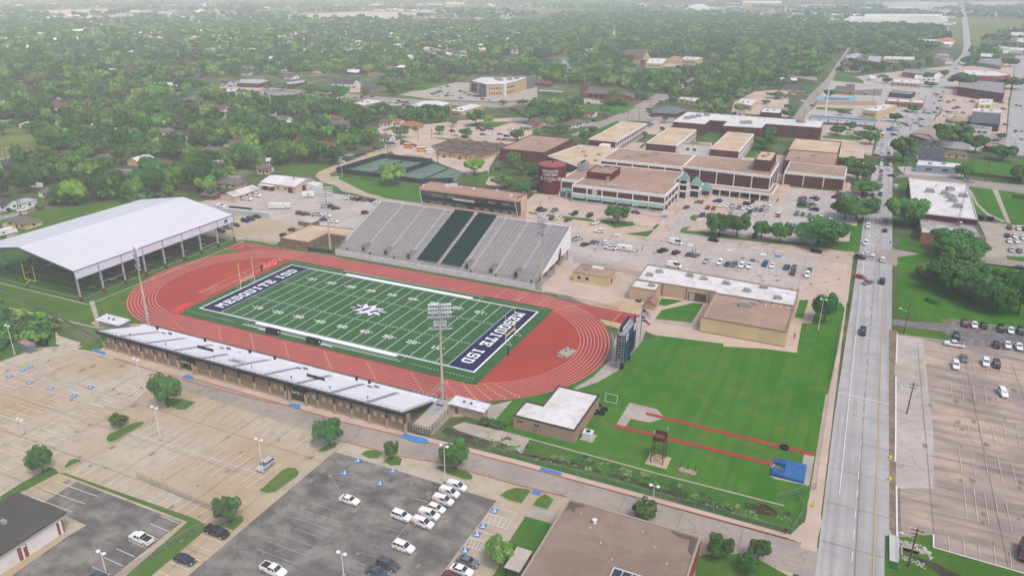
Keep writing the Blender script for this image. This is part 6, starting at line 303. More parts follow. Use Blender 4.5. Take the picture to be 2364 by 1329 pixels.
# block-serif lettering drawn as bars on a 6 x 8 grid
SL={'M':[(0,0,2,1.2),(4.4,0,6.4,1.2),(.4,0,1.6,8),(4.8,0,6,8),(0,6.8,1.8,8),(4.6,6.8,6.4,8),('q',1.2,8,2.6,8,3.8,3.2,2.7,3.2),('q',5.2,8,3.8,8,2.6,3.2,3.7,3.2)],
'E':[(0,0,6,1.5),(0,6.5,6,8),(.7,0,2.3,8),(.7,3.3,4.4,4.7),(4.7,0,6,2.6),(4.7,5.4,6,8),(3.6,2.6,4.4,5.4)],
'S':[(.3,0,5.4,1.5),(.3,6.5,5.7,8),(.3,3.3,5.7,4.7),(0,4,1.6,7.4),(4.4,.6,6,4),(0,0,1.2,2.6),(4.8,5.4,6,8)],
'Q':[(1,0,5,1.5),(1,6.5,5,8),(0,1,1.6,7),(4.4,1,6,7),('q',3,2.8,4,2.8,6.4,-.6,5,-.6)],
'U':[(1,0,5,1.5),(.4,1,2,8),(4.2,1,5.8,8),(-.2,6.8,2.6,8),(3.6,6.8,6.4,8)],
'I':[(.8,0,4.2,1.3),(.8,6.7,4.2,8),(1.7,0,3.3,8)],
'T':[(0,6.6,6.2,8),(2.3,0,3.9,8),(1.4,0,4.8,1.2),(0,5,1.2,8),(5,5,6.2,8)],
'D':[(0,0,4.8,1.5),(0,6.5,4.8,8),(.6,0,2.2,8),(4.4,1,6,7)],
'1':[(1,0,4.6,1.2),(2,0,3.6,8),(1,6,2.4,7.4)],'2':[(0,0,5.6,1.5),(0,6.6,5,8),(4,4,5.6,7.4),(0,5.2,1.4,7.4),('q',0,1.4,1.8,1.4,5.6,4.4,4,4.6)],'3':[(.3,0,5,1.5),(.3,6.5,5,8),(1.6,3.4,5,4.7),(4,.8,5.6,7.2),(0,1,1.4,2.6),(0,5.4,1.4,7)],
'4':[(3.2,0,4.8,8),(0,2.2,6,3.6),('q',0,3.2,1.5,3.2,4.4,8,3,8),(2.4,0,5.6,1)],'5':[(.3,0,5,1.5),(0,6.6,5.4,8),(0,3.6,5,5),(0,4,1.5,8),(4.1,.8,5.6,4.4),(0,.8,1.4,2.4)],'0':[(1,0,4.6,1.4),(1,6.6,4.6,8),(0,.9,1.6,7.1),(4,.9,5.6,7.1)]}
def slab(mb,ch,o,ru,uu_,k,m=0):
    o,ru,uu_=Vector((*o,0)),Vector((*ru,0)),Vector((*uu_,0))
    for i,q in enumerate(SL[ch]):
        P=[(q[1+2*j],q[2+2*j]) for j in range(4)] if q[0]=='q' else [(q[0],q[1]),(q[2],q[1]),(q[2],q[3]),(q[0],q[3])]
        pp=[o+ru*(a*k)+uu_*(b*k) for a,b in P]; mb.poly([(v.x,v.y) for v in pp],Z+.012+.001*i,m)
def slabword(word,o,ru,uu_,k,gap=1.3):
    x=0
    for ch in word:
        if ch==' ': x+=4.4; continue
        slab(mb,ch,(o[0]+ru[0]*x*k,o[1]+ru[1]*x*k),ru,uu_,k); x+={'I':5,'M':6.4}.get(ch,6)+gap
slabword('MESQUITE ISD',(-FL+7.1,-20.8),(0,1),(-1,0),.5); slabword('MESQUITE ISD',(FL-7.1,20.8),(0,-1),(1,0),.5)
for i,nn in enumerate([10,20,30,40,50,40,30,20,10]):
    x=(-40+10*i)*YD
    for s in (-1,1):
        y0=s*(FB-8.2)
        for j,ch in enumerate(str(nn)): slab(mb,ch,(x-s*(-.25 if j else 1.75)*-1 if False else x+(-1)*s*((-1.75) if j==0 else .35)*(1),y0),(-s,0),(0,-s),.25)
        if nn<50: 
            d=-1 if i<4 else 1; xa=x+d*2.3; mb.poly([(xa,y0-s*1.7),(xa+d*.9,y0-s*1.35),(xa,y0-s*1.1)],Z+.01)
struct('field_markings',mb,mat('field_paint',(.66,.67,.68),rough=.9))
# midfield emblem: jagged star burst with a slanted M, white over dark
def star(pts,z,mm): return MB().poly(pts,z)
em=[(-9.5,-1.2),(-5.6,.4),(-8.4,3.2),(-4.6,2.2),(-4.9,5.6),(-1.8,2.9),(.3,6.2),(1.5,2.8),(5.9,4.2),(4.2,1.6),(9.4,1.4),(5.6,-.6),(8.2,-3),(4.2,-2.2),(4,-5.2),(1.2,-2.8),(-2.6,-6.4),(-2.4,-2.4),(-6.2,-3.6),(-5,-1.4)]
struct('field_markings',MB().poly([(x*.95,y*.95) for x,y in em],Z+.02),mat('emblem_dark',(.03,.035,.05)))
struct('field_markings',MB().poly([(x*.82,y*.82) for x,y in em],Z+.024),mat('emblem_white',(.62,.61,.66)))
mb=MB()
for P in ([(-6.2,-1.9),(-4.6,-2.2),(-2.9,1),(-3.6,2)],[(-2.6,-1.6),(-1.2,-1.8),(.4,1.8),(-1,1.9)],[(1.2,-1.6),(2.4,-1.9),(3.9,1.3),(2.6,1.5)],[(3.6,-.6),(5.9,.4),(5.6,.9),(3.4,.2)],[(-5.4,.9),(-3.4,.3),(-3.2,.7),(-5.2,1.5)],[(-1.6,-3.4),(-.8,-2.4),(-1.9,-4.8),(-2.2,-4.9)]): mb.poly(P,Z+.029)
struct('field_markings',mb,MATS['emblem_dark'])
# ------------------------------------------------------------------ goal posts, benches, pads on the field
def goal(x,s,label):
    t=thing('goal_post',label,'goal post',(x,0,0))
    pl=mat('goal_yellow',(.72,.6,.12) if s>0 else (.75,.55,.3),rough=.5) if s>0 else mat('goal_gold',(.85,.62,.22),rough=.5)
    MB().tube((x+s*1.6,0,0),(x+s*1.6,0,2.2),.12,m=0).tube((x+s*1.6,0,2.2),(x,0,3.1),.1).build('post',dark,t)
    MB().tube((x,-3.55,3.1),(x,3.55,3.1),.11).build('crossbar',pl,t)
    for y in (-3.55,3.55): MB().tube((x,y,3.1),(x,y,10.2),.09).build('upright',pl,t)
    g=MB()
    for y in (-3.7,3.7): g.tube((x,y,.2),(x,y,2.6),.09).tube((x+s*.1,y,2.6),(x+s*2.2,y,.3),.05).tube((x,y,.3),(x+s*2.2,y,.3),.05)
    g.tube((x,-3.7,2.6),(x,3.7,2.6),.09); g.build('soccer_frame',white,t)
goal(-FL-.6,-1,'pale gold goal post behind the left end zone by the red track'); goal(FL+.6,1,'yellow goal post behind the right end zone, far right of field')
for x,lab in ((-17.2,'black covered player bench shelter, left of the near sideline pair'),(-.6,'black covered player bench shelter, right of the near sideline pair')):
    t=thing('bench_shelter',lab,'bench shelter',(x,-29.5,0),group='bench shelters on the near sideline'); pr_=[(-28.6,.25),(-28.6,1.6),(-28.9,2.1),(-29.5,2.2),(-30.1,2.0),(-30.3,1.5),(-30.3,.25)]
    m_=MB(); n=len(pr_)
    m_.add([(x-2.4,a,b) for a,b in pr_]+[(x+2.4,a,b) for a,b in pr_],[(i,(i+1)%n,(i+1)%n+n,i+n) for i in range(n)]+[tuple(range(n))[::-1],tuple(range(n,2*n))]); m_.build('cover',mat('black_canvas',(.012,.013,.018),(.02,.02,.026),2,rough=.7),t)
    MB().box(x+2.4,x+2.42,-29.8,-29.2,1,1.5).build('badge',white,t); MB().box(x-2.2,x+2.2,-28.6,-28.2,.25,.5).build('skid',steel,t)
for x,y,lab in ((-21.2,-29.2,'white flat sideline bench left of both black shelters'),(4.6,-29.6,'white flat sideline bench right of both black shelters')):
    t=thing('sideline_bench',lab,'bench',(x,y,0),group='benches on the near sideline'); MB().box(x-2.2,x+2.2,y-.25,y+.25,.65,.72).build('seat',white,t)
    for d in (-1.8,1.8): MB().box(x+d-.05,x+d+.05,y-.2,y+.2,.23,.65).build('leg',steel,t)
def clock(x,y,lab):
    t=thing('play_clock',lab,'play clock',(x,y,0)); MB().box(x-.12,x+.12,y-.9,y-.1,1.9,3.1).build('screen',dark,t)
    for d in (-.75,-.25): MB().box(x-.1,x+.1,y+d-.08,y+d+.08,.2,1.9).build('leg',mat('navy_pad',(.015,.02,.05)),t)
clock(-60.2,13.5,'dark two-legged play clock beyond the left end zone'); clock(59.6,-9.8,'dark two-legged play clock right of the right end zone')
# ------------------------------------------------------------------ floodlight towers
lm=MB().lathe([(0,-.5),(.2,-.45),(.36,-.1),(.4,0)],10).lathe([(.4,0),(.38,.03),(0,.06)],10,m=1).mesh('lamp',[alum,mat('lamp_face',(.75,.77,.8),rough=.2,spec=.6)],smooth=True)
def tower(x,y,h,face,lab):
    t=thing('floodlight_tower',lab,'floodlight tower',(x,y,0),group='stadium floodlight towers'); pole=mat('pole_concrete',(.5,.45,.37),(.44,.4,.33),.5)
    MB().tube((x,y,0),(x,y,h),.42,.2,10).build('pole',pole,t); fx,fy=face; px_,py_=-fy,fx
    g=MB()
    for z in (h-.4,h-1.5,h-2.6,h-4.2,h-5.3,h-6.3): g.tube((x-px_*3.0,y-py_*3.0,z),(x+px_*3.0,y+py_*3.0,z),.07,n=5)
    for z in (h-3.5,h-7): 
        g.obox(x,y,z,1.0,6.6,.08,math.atan2(fy,fx))
        for a in (-3.2,0,3.2): g.tube((x+px_*a+fx*.5,y+py_*a+fy*.5,z),(x+px_*a+fx*.5,y+py_*a+fy*.5,z+.9),.03,n=4)
    g.build('lamp_frame',steel,t); rot=math.atan2(fy,fx)
    for z,nl in ((h-.2,8),(h-1.3,8),(h-2.4,8),(h-4,6),(h-5.1,5),(h-6.1,4)):
        for i in range(nl):
            a=(i-(nl-1)/2)*.74; a+=.25*(1 if a>0 else -1) if nl%2==0 else 0
            o=put('lamp',lm,t,(px_*a+fx*.55,py_*a+fy*.55,z)); o.rotation_euler=Vector((fx,fy,-.45)).to_track_quat('Z','Y').to_euler()
    for s,zz in ((1,3.2),(-1,2)): MB().box(x+s*.45-.25,x+s*.45+.25,y-.2,y+.2,zz,zz+2).build('control_box',steel,t)
tower(-58.4,-43.1,28.4,(.5,.86),'tall floodlight tower at the left end of near bleachers'); tower(53.9,-41.5,28.6,(-.5,.86),'tall floodlight tower at the right end of near bleachers')
tower(-52.3,46.6,28,(.5,-.86),'tall floodlight tower left of the large home stand'); tower(48.5,42.9,29.4,(-.5,-.86),'tall floodlight tower right of the large home stand')
# ------------------------------------------------------------------ home stand
t=thing('home_stand','large grey home grandstand with two dark green seat blocks','grandstand',(0,60,0)); X0,X1=-46.6,45.6; NR=36; Y0,Y1,Z0,Z1=45.6,79.2,2.5,14.8
dy=(Y1-Y0)/NR; dz=(Z1-Z0)/NR
grc=mat('stand_concrete',(.33,.31,.3),(.29,.275,.27),.25,(.23,.22,.215),1,.5); seat=mat('seat_grey',(.58,.56,.56),(.52,.5,.5),.4,rough=.6); gseat=mat('seat_green',(.018,.075,.065),(.022,.085,.075),.5,rough=.5)
m_=MB().box(X0,X1,43,Y0,2.2,2.5)
for i in range(NR): m_.box(X0,X1,Y0+i*dy,Y0+(i+1)*dy,Z0+i*dz-.35,Z0+i*dz+.02)
m_.build('seating_deck',grc,t)
AIS=[-46.6,-34.6,-23.4,-12.3,-8.6,1.4,3.2,12.4,15.8,26.6,37.4,45.6]
SEC=[(-46.3,-35.4,0),(-34.2,-24,0),(-23,-13.4,0),(-12.4,-8.8,0),(-8.2,1.3,1),(3.2,12.3,1),(13.2,16.2,0),(17.2,26.6,0),(27.6,36.6,0),(37.6,45.2,0)]
VOM=[-34.1,-22.9,-11.9,15.2,25.9,36.6]
for a,b_,gr in SEC:
    m_=MB()
    for i in range(NR):
        y=Y0+i*dy; z=Z0+i*dz
        if i<5 and any(abs((a+b_)/2-v)<0 for v in VOM): continue
        m_.box(a,b_,y+.28,y+.62,z+.38,z+.44)
        if gr: m_.box(a,b_,y+.66,y+.72,z+.4,z+.95)
        for q in np.arange(a+.3,b_,1.9): m_.box(q,q+.08,y+.3,y+.6,z,z+.38)
    o=m_.build('seat_block',gseat if gr else seat,t)
    if gr: o['label']='dark green seat block with backrests'
m_=MB()
for a in (-34.8,-23.5,-12.9,-8.5,2.2,12.75,16.7,27.1,37.1):
    for i in range(NR): m_.box(a-.45,a+.45,Y0+i*dy,Y0+i*dy+.45,Z0+i*dz+.02,Z0+i*dz+.19)
m_.build('aisle_steps',mat('step_edge',(.62,.6,.6)),t)
for v in VOM:
    m_=MB(); m_.box(v-.95,v-.7,Y0-.2,Y0+4.4,2.3,5.1).box(v+.7,v+.95,Y0-.2,Y0+4.4,2.3,5.1).box(v-.7,v+.7,Y0+4.2,Y0+4.4,2.5,5.1); o=m_.build('entrance_tunnel',grc,t)
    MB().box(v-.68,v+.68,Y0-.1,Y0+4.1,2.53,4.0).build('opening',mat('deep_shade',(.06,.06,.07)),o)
    m_=MB()
    for s in (-.85,.85): m_.tube((v+s,Y0-.2,6),(v+s,Y0+4.3,6),.04,n=5).tube((v+s,Y0-.2,5),(v+s,Y0-.2,6),.04,n=5).tube((v+s,Y0+4.3,5),(v+s,Y0+4.3,6),.04,n=5)
    m_.tube((v-.85,Y0+4.3,6),(v+.85,Y0+4.3,6),.04,n=5).build('handrail',steel,o)
MB().box(X0,X1+.4,42.6,43,0,2.35).build('front_wall',mat('stand_white',(.6,.57,.56),(.5,.48,.475),.7),t)
m_=MB()
for z in (2.75,3.1,3.5): m_.tube((X0,43.05,z),(X1,43.05,z),.04,n=4)
for q in np.arange(X0,X1+.1,2.0): m_.tube((q,43.05,2.35),(q,43.05,3.5),.045,n=4)
for z in (3.2,3.6): m_.tube((X0,45.3,z-.2),(X1,45.3,z-.2),.03,n=4)
for q in np.arange(X0,X1,3.0): m_.tube((q,45.3,2.5),(q,45.3,3.4),.04,n=4)
m_.build('front_rail',steel,t)
m_=MB()
for s,x in ((-1,X0-.05),(1,X1+.05)):
    for dzr in (.6,1.1): m_.tube((x,Y0,Z0+dzr),(x,Y1,Z1+dzr),.05,n=4)
    for i in range(0,NR+1,3): m_.tube((x,Y0+i*dy,Z0+i*dz),(x,Y0+i*dy,Z0+i*dz+1.1),.05,n=4)
for z in (.5,1.2): m_.tube((X0,Y1+.1,Z1+z),(X1,Y1+.1,Z1+z),.05,n=4)
for q in np.arange(X0,X1,2.3): m_.tube((q,Y1+.1,Z1),(q,Y1+.1,Z1+1.2),.045,n=4)
m_.build('perimeter_rail',steel,t)
for x,lab in ((X1+.25,'white side wall with arched opening'),(X0-.25,None)):
    pts=[(50.5,3.6),(Y1+.8,Z1+.1),(Y1+.8,5.6)]; m_=MB()
    arch=[(66.2,4.6),(66.2,5.6)]+[(67.9+1.7*math.cos(a),7.0+1.9*math.sin(a)) for a in np.linspace(math.pi,0,9)]+[(69.6,4.9)]
    pl=[(50.5,3.6)]+[(66.2,4.7)]+arch[1:]+[(Y1+.8,5.6),(Y1+.8,Z1+.2),(60,Z0+(60-Y0)*dz/dy+.2),(50.6,Z0+(50.6-Y0)*dz/dy+.2)]
    n=len(pl); m_.add([(x-.12,a,b) for a,b in pl]+[(x+.12,a,b) for a,b in pl],[tuple(range(n))[::-1],tuple(range(n,2*n))]+[(i,(i+1)%n,(i+1)%n+n,i+n) for i in range(n)])
    o=m_.build('side_wall',mat('panel_white',(.72,.71,.7),(.68,.67,.66),.4),t)
    if lab: o['label']=lab
for x in (X0+.8,-20,4,26,X1-.6):
    for y in (52,58,64.5,71.5,79): 
        MB().box(x-.3,x+.3,y-.3,y+.3,0,Z0+(y-Y0)*dz/dy-.3).build('column',tanwall,t)
MB().box(X0,X1,Y1-.2,Y1+.5,5.4,Z1).build('back_wall',mat('panel_white',(1,1,1)),t)
m_=MB().box(X1+.2,X1+.9,43,62,0,.8)
for q in np.arange(43,62,1.1): m_.tube((X1+.6,q,.8),(X1+.6,q,2.4),.04,n=4)
for z in (1.5,2.4): m_.tube((X1+.6,43,z),(X1+.6,62,z),.05,n=4)
m_.build('side_rail',steel,t)
for x in (-41,-29.5,-17.5,18,29,37,44): MB().box(x-.3,x+.3,43.3,43.8,2.5,3.5).build('bin',dark,t)
# press box
t=thing('press_box','two-storey tan press box with dark leaning glass above home stand','press box',(-2,84,0)); A,B=-26.4,21.8; pk=mat('press_tan',(.6,.43,.33),(.56,.4,.31),.3,rough=.7)
MB().box(A+.6,B-.4,79.8,89,0,16).build('base_wall',pk,t)
MB().box(A,B,79.9,89.2,21.9,23.5).build('fascia',pk,t); MB().box(A+1.4,B+.2,82.6,89.2,16,21.9).build('rear_wall',pk,t)
m_=MB().quad((A+1.2,80.2,16),(B+.2,80.2,16),(B-.8,79.0,21.9),(A+.4,79.0,21.9)).build('glass_front',mat('press_glass',(.05,.06,.065),(.11,.12,.125),.5,rough=.08,spec=.7,lo=.3,hi=.7),t)
MB().quad((B+.12,80.2,16),(B+.12,84.5,16),(B+.12,84.5,21.9),(B-.7,79.0,21.9)).build('side_glass',glass,t)
m_=MB()
for z in (18.3,19.45): 
    yy=80.2-(z-16)/5.9*1.2-.06; m_.tube((A+1,yy,z),(B,yy,z),.06,n=4)
for q in np.linspace(A+1.2,B,17): m_.tube((q,80.12,16),(q-.8,78.95,21.9),.05,n=4)
m_.build('mullions',mat('mullion',(.13,.135,.14)),t)
m_=MB(); yb=lambda z:80.2-(z-16)/5.9*1.2-.08
m_.quad((A+1,yb(18.35),18.35),(B,yb(18.35),18.35),(B,yb(19.4),19.4),(A+1,yb(19.4),19.4)).build('floor_band',dark,t)
m_=MB(); rq=random.Random(5)
for z0,z1,xs in ((16.3,17.3,(-21,-17.5,-13,-8,-5,1,5.5,10.5,14.5,18.6)),(20.0,21.1,(-20,-12,8,14.5))):
    for q in xs: 
        wq=2.6 if z0<18 else (3.4 if q!=-20 else 6); m_.quad((q,yb(z0)+.02,z0),(q+wq,yb(z0)+.02,z0),(q+wq-.15,yb(z1)+.02,z1),(q-.15,yb(z1)+.02,z1))
m_.build('window_desk',mat('desk_pale',(.22,.29,.22),rough=.3),t)
for q in (A+.7,B-.2): MB().tube((q,80.1,16),(q-.8+(.6 if q<0 else 0),78.9,22),.16,n=6).build('frame_post',white,t)
MB().box(-9,1.5,78.7,79.3,19.5,20.2).build('open_balcony',mat('balcony',(.5,.46,.42)),t)
MB().box(A+.3,B-.3,80.2,88.9,23.5,23.56).build('roof',mat('press_roof',(.4,.28,.22),(.36,.26,.21),.2,(.3,.22,.18),.6),t)
m_=MB().box(A,B-9,88.9,89.2,23.5,24.1).box(B-10,B,88.4,88.7,23.5,24.1).box(A,A+.3,80,88.9,23.5,24.0).box(B-.3,B,80,88.4,23.5,23.9); m_.build('parapet',mat('parapet_dark',(.16,.12,.11)),t)
for i,(x,y,s) in enumerate(((-25,81,.8),(-14.4,83.6,1.5),(-13,85.4,1.5),(-11.6,86,1.5),(-2,85.5,1),(8.5,87,.9),(17.5,82,1.0),(-9,86.5,.7))): MB().box(x-s/2,x+s/2,y-s/2,y+s/2,23.56,23.56+s*.8).build('roof_unit',alum,t)
MB().box(-6.5,-3.2,84.5,86.5,23.56,24).build('roof_hatch',brownroof,t)
# ------------------------------------------------------------------ visitors stand
t=thing('visitor_stand','long near bleachers of silver planks on a brick base','grandstand',(-2,-52,0)); X0,X1=-59.5,54.2; vr=mat('bleacher_silver',(.6,.605,.63),rough=.5); NRV=20
ya,yb_,za,zb=-46.2,-60.9,1.5,6.2; dy=(yb_-ya)/NRV; dz=(zb-za)/NRV
secx=[X0,-49,-38,-26.5,-15,-3.5,8,19.5,31,42.5,X1]
for i in range(10):
    m_=MB(); a,b_=secx[i]+.8,secx[i+1]-.8
    for k in range(NRV):
        y=ya+k*dy; z=za+k*dz; m_.box(a,b_,y+dy,y,z-.05,z,1); m_.box(a,b_,y+dy*.8,y+dy*.34,z+.28,z+.33)
    m_.build('bench_block',[vr,mat('footboard',(.24,.245,.26))],t)
st2=mat('aisle_metal',(.3,.305,.32),(.25,.255,.27),1); m_=MB()
for x in secx[1:-1]:
    for k in range(NRV): m_.box(x-.75,x+.75,ya+k*dy+dy,ya+k*dy,za+k*dz-.05,za+k*dz+.1)
m_.build('aisle_steps',st2,t)
m_=MB().box(X0,X1,-46.2,-44.2,1.25,1.45).box(X0,X1,-44.3,-44.1,0,1.3); m_.build('front_walkway',alum,t)
m_=MB()
for z in (1.9,2.4): m_.tube((X0,-44.2,z),(X1,-44.2,z),.04,n=4)
for q in np.arange(X0,X1,1.9): m_.tube((q,-44.2,1.4),(q,-44.2,2.45),.045,n=4)
for q in np.arange(X0,X1,1.9): m_.tube((q,-61.1,6.2),(q,-61.1,7.3),.04,n=4)
for z in (6.7,7.3): m_.tube((X0,-61.1,z),(X1,-61.1,z),.03,n=4)
for x in (X0,X1):
    for k in range(0,NRV+1,2): m_.tube((x,ya+k*dy,za+k*dz),(x,ya+k*dy,za+k*dz+1.1),.06,n=4)
    for q in (.6,1.1): m_.tube((x,ya,za+q),(x,yb_,zb+q),.05,n=4)
m_.build('guard_rail',mat('rail_grey',(.2,.21,.23)),t)
m_=MB().box(X0,X1,-61.35,-61.1,5.55,6.15); 
for k in range(12):
    x=X0+.6+k*(X1-X0-1.2)/11; m_.tube((x,-61,5.7),(x,-47,1.3),.13,n=4)
m_.build('support_beam',dark,t)
MB().box(X0,X1,-60.75,-60.6,4.9,5.6).build('green_fascia',mat('fascia_green',(.02,.06,.05)),t)
cols=np.linspace(X0+2,X1-.3,21)
GATES=[(-25.6,-19.2,'GATE 2'),(16.2,22.4,'GATE 1')]
segs=[(X0+2,-26),(-19,15.8),(22.6,X1)]
for a,b_ in segs: MB().box(a,b_,-60.2,-58.6,0,4.9).build('brick_wall',stone,t)
m_=MB()
for a,b_ in segs: m_.box(a,b_,-60.42,-60.2,0,.55)
m_.build('wall_plinth',mat('plinth',(.36,.3,.23)),t)
ci=0
for x in cols:
    if any(a+.8<x<b_-.8 for a,b_,_ in GATES): continue
    o=MB().box(x-.25,x+.25,-61,-60.45,0,3.0).build('column',tanwall,t); MB().box(x-.12,x+.12,-60.95,-60.6,3,5.7).build('post_extension',dark,o)
pm=MB().box(-.55,.55,-.04,.04,-.65,.65).mesh('wall_panel',mat('panel_tan',(.5,.42,.31),(.46,.38,.28),2))
for i in range(len(cols)-1):
    xm=(cols[i]+cols[i+1])/2
    if any(a-2.6<xm<b_+2.6 for a,b_,_ in GATES) and not(15<xm<26 and xm>22.6): continue
    if -19<xm<9: continue
    for d in (-1.15,1.15): put('wall_panel',pm,t,(xm+d+2,-60.24+52,3.1))
for a,b_,tx in GATES:
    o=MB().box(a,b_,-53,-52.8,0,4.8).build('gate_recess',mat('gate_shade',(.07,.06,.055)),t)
    for x in (a+.3,b_-.3): MB().box(x-.3,x+.3,-61.2,-60.6,0,3.6).build('gate_pillar',tanwall,t)
    MB().box(a,b_,-61,-60.8,3.1,3.9).build('gate_sign_beam',mat('gate_sign_back',(.05,.05,.05)),t)
    m_=MB(); text_mb(m_,tx,1.0,((a+b_)/2,-61.02,3.5),(1,0,0),(0,0,1),wid=1.2); m_.build('gate_lettering',white,t)
for i,(x,y) in enumerate(((-45.5,-46.4),(-20.6,-46.4),(9.5,-46.6),(34.6,-46.6))):
    m_=MB().box(x-1.2,x+.2,y-1.6,y-1.4,1.6,2.8).box(x+.3,x+2,y-.4,y-.3,1.6,2.6).tube((x+1.9,y-1.6,1.6),(x+1.9,y-1.6,2.9),.05,n=4).tube((x+.4,y-1.6,1.6),(x+.4,y-1.6,2.9),.05,n=4).tube((x+.4,y-1.6,2.9),(x+1.9,y-1.6,2.9),.04,n=4); m_.build('wheelchair_bay',st2,t)
for x in (-52,-31,-12.4,-2.6,27.5,32): MB().box(x-.3,x+.3,-45.4,-44.9,1.45,2.5).build('bin',dark,t)
m_=MB()
for x in (-8.2,-3.8):
    for y in (-57.6,-55.6): m_.tube((x,y,4.6),(x,y,7.6),.06,n=4)
m_.box(-8.4,-3.6,-57.8,-55.4,7.6,7.72); m_.build('camera_shelter',alum,t)
for x in (-44,-29,-10,4,18,31,43): 
    MB().tube((x,-61.1,7.2),(x,-61.1,8.0),.04,n=4).box(x-.25,x+.25,-61.15,-61.05,8,8.5).build('row_sign',mat('sign_green',(.1,.16,.14)),t)
m_=MB().prism([(54.4,-58.5),(60.6,-58.8),(60.6,-46.5),(57,-44),(54.4,-44)],0,1.5); m_.build('entrance_ramp',concrete,t)
m_=MB()
for q in np.linspace(0,1,9):
    for p0,p1 in (((54.6,-60.3),(60.6,-59.9)),((60.6,-59.9),(60.4,-46.8))): m_.tube((p0[0]+(p1[0]-p0[0])*q,p0[1]+(p1[1]-p0[1])*q,.2),(p0[0]+(p1[0]-p0[0])*q,p0[1]+(p1[1]-p0[1])*q,3.1),.06,n=4)
for z in (1.6,2.3,3.1): m_.tube((54.6,-60.3,z),(60.6,-59.9,z),.05,n=4).tube((60.6,-59.9,z),(60.4,-46.8,z),.05,n=4)
m_.build('ramp_fence',dark,t)
for i in range(9): pass
m_=MB()
for i in range(9): m_.box(55.2,57.2,-52+i*.75,-52+(i+1)*.75,1.5,1.5+.0+.02*i)
m_.tube((55.1,-52,2.5),(55.6,-45,3),.06,n=4).tube((57.3,-52,2.5),(57.6,-45,3),.06,n=4).box(55,57.4,-52,-45,1.5,1.62); m_.build('ramp_stair',steel,t)
# ------------------------------------------------------------------ practice canopy
t=thing('practice_canopy','huge white roofed open canopy over the practice turf','canopy',(-126,0,0)); cw=mat('canopy_white',(.56,.56,.58),(.54,.54,.56),.1,rough=.5,ribs=('Y',.55,(.5,.5,.53),.5))
XE,XR,XW,YA,YB=-97.6,-126,-154.4,-39,38.2
m_=MB(); P=[(XE,12.3),(XR,17.0),(XW,12.3),(XW,12.0),(XR,16.7),(XE,12.0)]; n=6
m_.add([(a,YA,b) for a,b in P]+[(a,YB,b) for a,b in P],[(i,i+n,(i+1)%n+n,(i+1)%n) for i in range(n)]+[(0,1,4,5),(1,2,3,4),(11,10,7,6),(10,9,8,7)]); m_.build('roof',cw,t)
m_=MB()
for x in (XE,XW):
    for q in np.linspace(YA,YB,9): m_.box(x-.12,x+.12,q-.1,q+.1,8.9,12.05)
    m_.box(x-.1,x+.1,YA,YB,8.85,9.0).box(x-.16,x+.16,YA,YB,12.0,12.25)
for y in (YA,YB): m_.add([(XE,y-.1,12.35),(XR,y-.1,17.05),(XR,y-.1,16.4),(XE,y-.1,11.7)],[(0,1,2,3)]).add([(XR,y-.1,17.05),(XW,y-.1,12.35),(XW,y-.1,11.7),(XR,y-.1,16.4)],[(0,1,2,3)])
m_.build('edge_trim',mat('trim_grey',(.13,.13,.15)),t)
ys=np.linspace(YA+.7,YB-.7,9); pan=mat('canopy_panel',(.6,.6,.68),(.57,.57,.65),.3,rough=.6)
yq=np.linspace(YA,YB,9)
for x in (XE,XW):
    for i in range(8): MB().box(x-.06,x+.06,yq[i]+.12,yq[i+1]-.12,9.0,12.0).build('side_panel',pan,t)
for x in (XE-.4,XW+.4):
    for q in ys: 
        m_=MB(); m_.add([(x-.2,q-.25,0),(x+.2,q-.25,0),(x+.2,q+.25,0),(x-.2,q+.25,0),(x-.7,q-.25,12.2),(x+.25,q-.25,12.2),(x+.25,q+.25,12.2),(x-.7,q+.25,12.2)],[(0,1,5,4),(1,2,6,5),(2,3,7,6),(3,0,4,7)]); o=m_.build('column',mat('column_grey',(.42,.41,.4),(.37,.36,.355),.6),t)
        MB().box(x-.32,x+.32,q-.36,q+.36,0,1.9).build('column_pad',mat('pad_maroon',(.14,.04,.04)),o)
m_=MB()
for q in ys: m_.add([(XE-.4,q-.1,11.2),(XR,q-.1,15.6),(XW+.4,q-.1,11.2),(XW+.4,q-.1,11.9),(XR,q-.1,16.6),(XE-.4,q-.1,11.9)],[(0,1,4,5),(1,2,3,4)]).add([(XE-.4,q+.1,11.2),(XR,q+.1,15.6),(XW+.4,q+.1,11.2),(XW+.4,q+.1,11.9),(XR,q+.1,16.6),(XE-.4,q+.1,11.9)],[(0,5,4,1),(1,4,3,2)])
m_.build('rafter',steel,t)
m_=MB().tube((XE-.5,ys[1],4.4),(XE-.5,ys[2],4.4),.12,n=5).tube((XE-.5,ys[6],2.6),(XE-.5,ys[7],2.6),.12,n=5).tube((XW,ys[0],4.5),(XW,ys[1],4.5),.12,n=5); m_.build('brace',steel,t)
m_=MB(); text_mb(m_,'M',2.6,(XE+.08,33.6,10.5),(0,1,0),(0,0,1)); m_.build('emblem',navy,t)
mb=MB()
for q in np.arange(-32,36,4.57): mb.strip([(-99.5,q),(-152,q)],.13,.25)
mb.strip([(-99.5,-36.5),(-152,-36.5)],.15,.252).strip([(-99.5,36.5),(-152,36.5)],.15,.252).strip([(-99.5,-36.5),(-99.5,36.5)],.15,.254).strip([(-152,-36.5),(-152,36.5)],.15,.254)
for k,nn in enumerate([10,20,30,40,30,20,10]): text_mb(mb,str(nn),3.4,(-107,-27.4+9.14*k,.235),(0,1,0),(-1,0,0)); text_mb(mb,str(nn),3.4,(-144,-27.4+9.14*k,.235),(0,-1,0),(1,0,0))
for q in np.arange(-32,33,.92): mb.strip([(-99.9,q),(-100.9,q)],.12,.256)
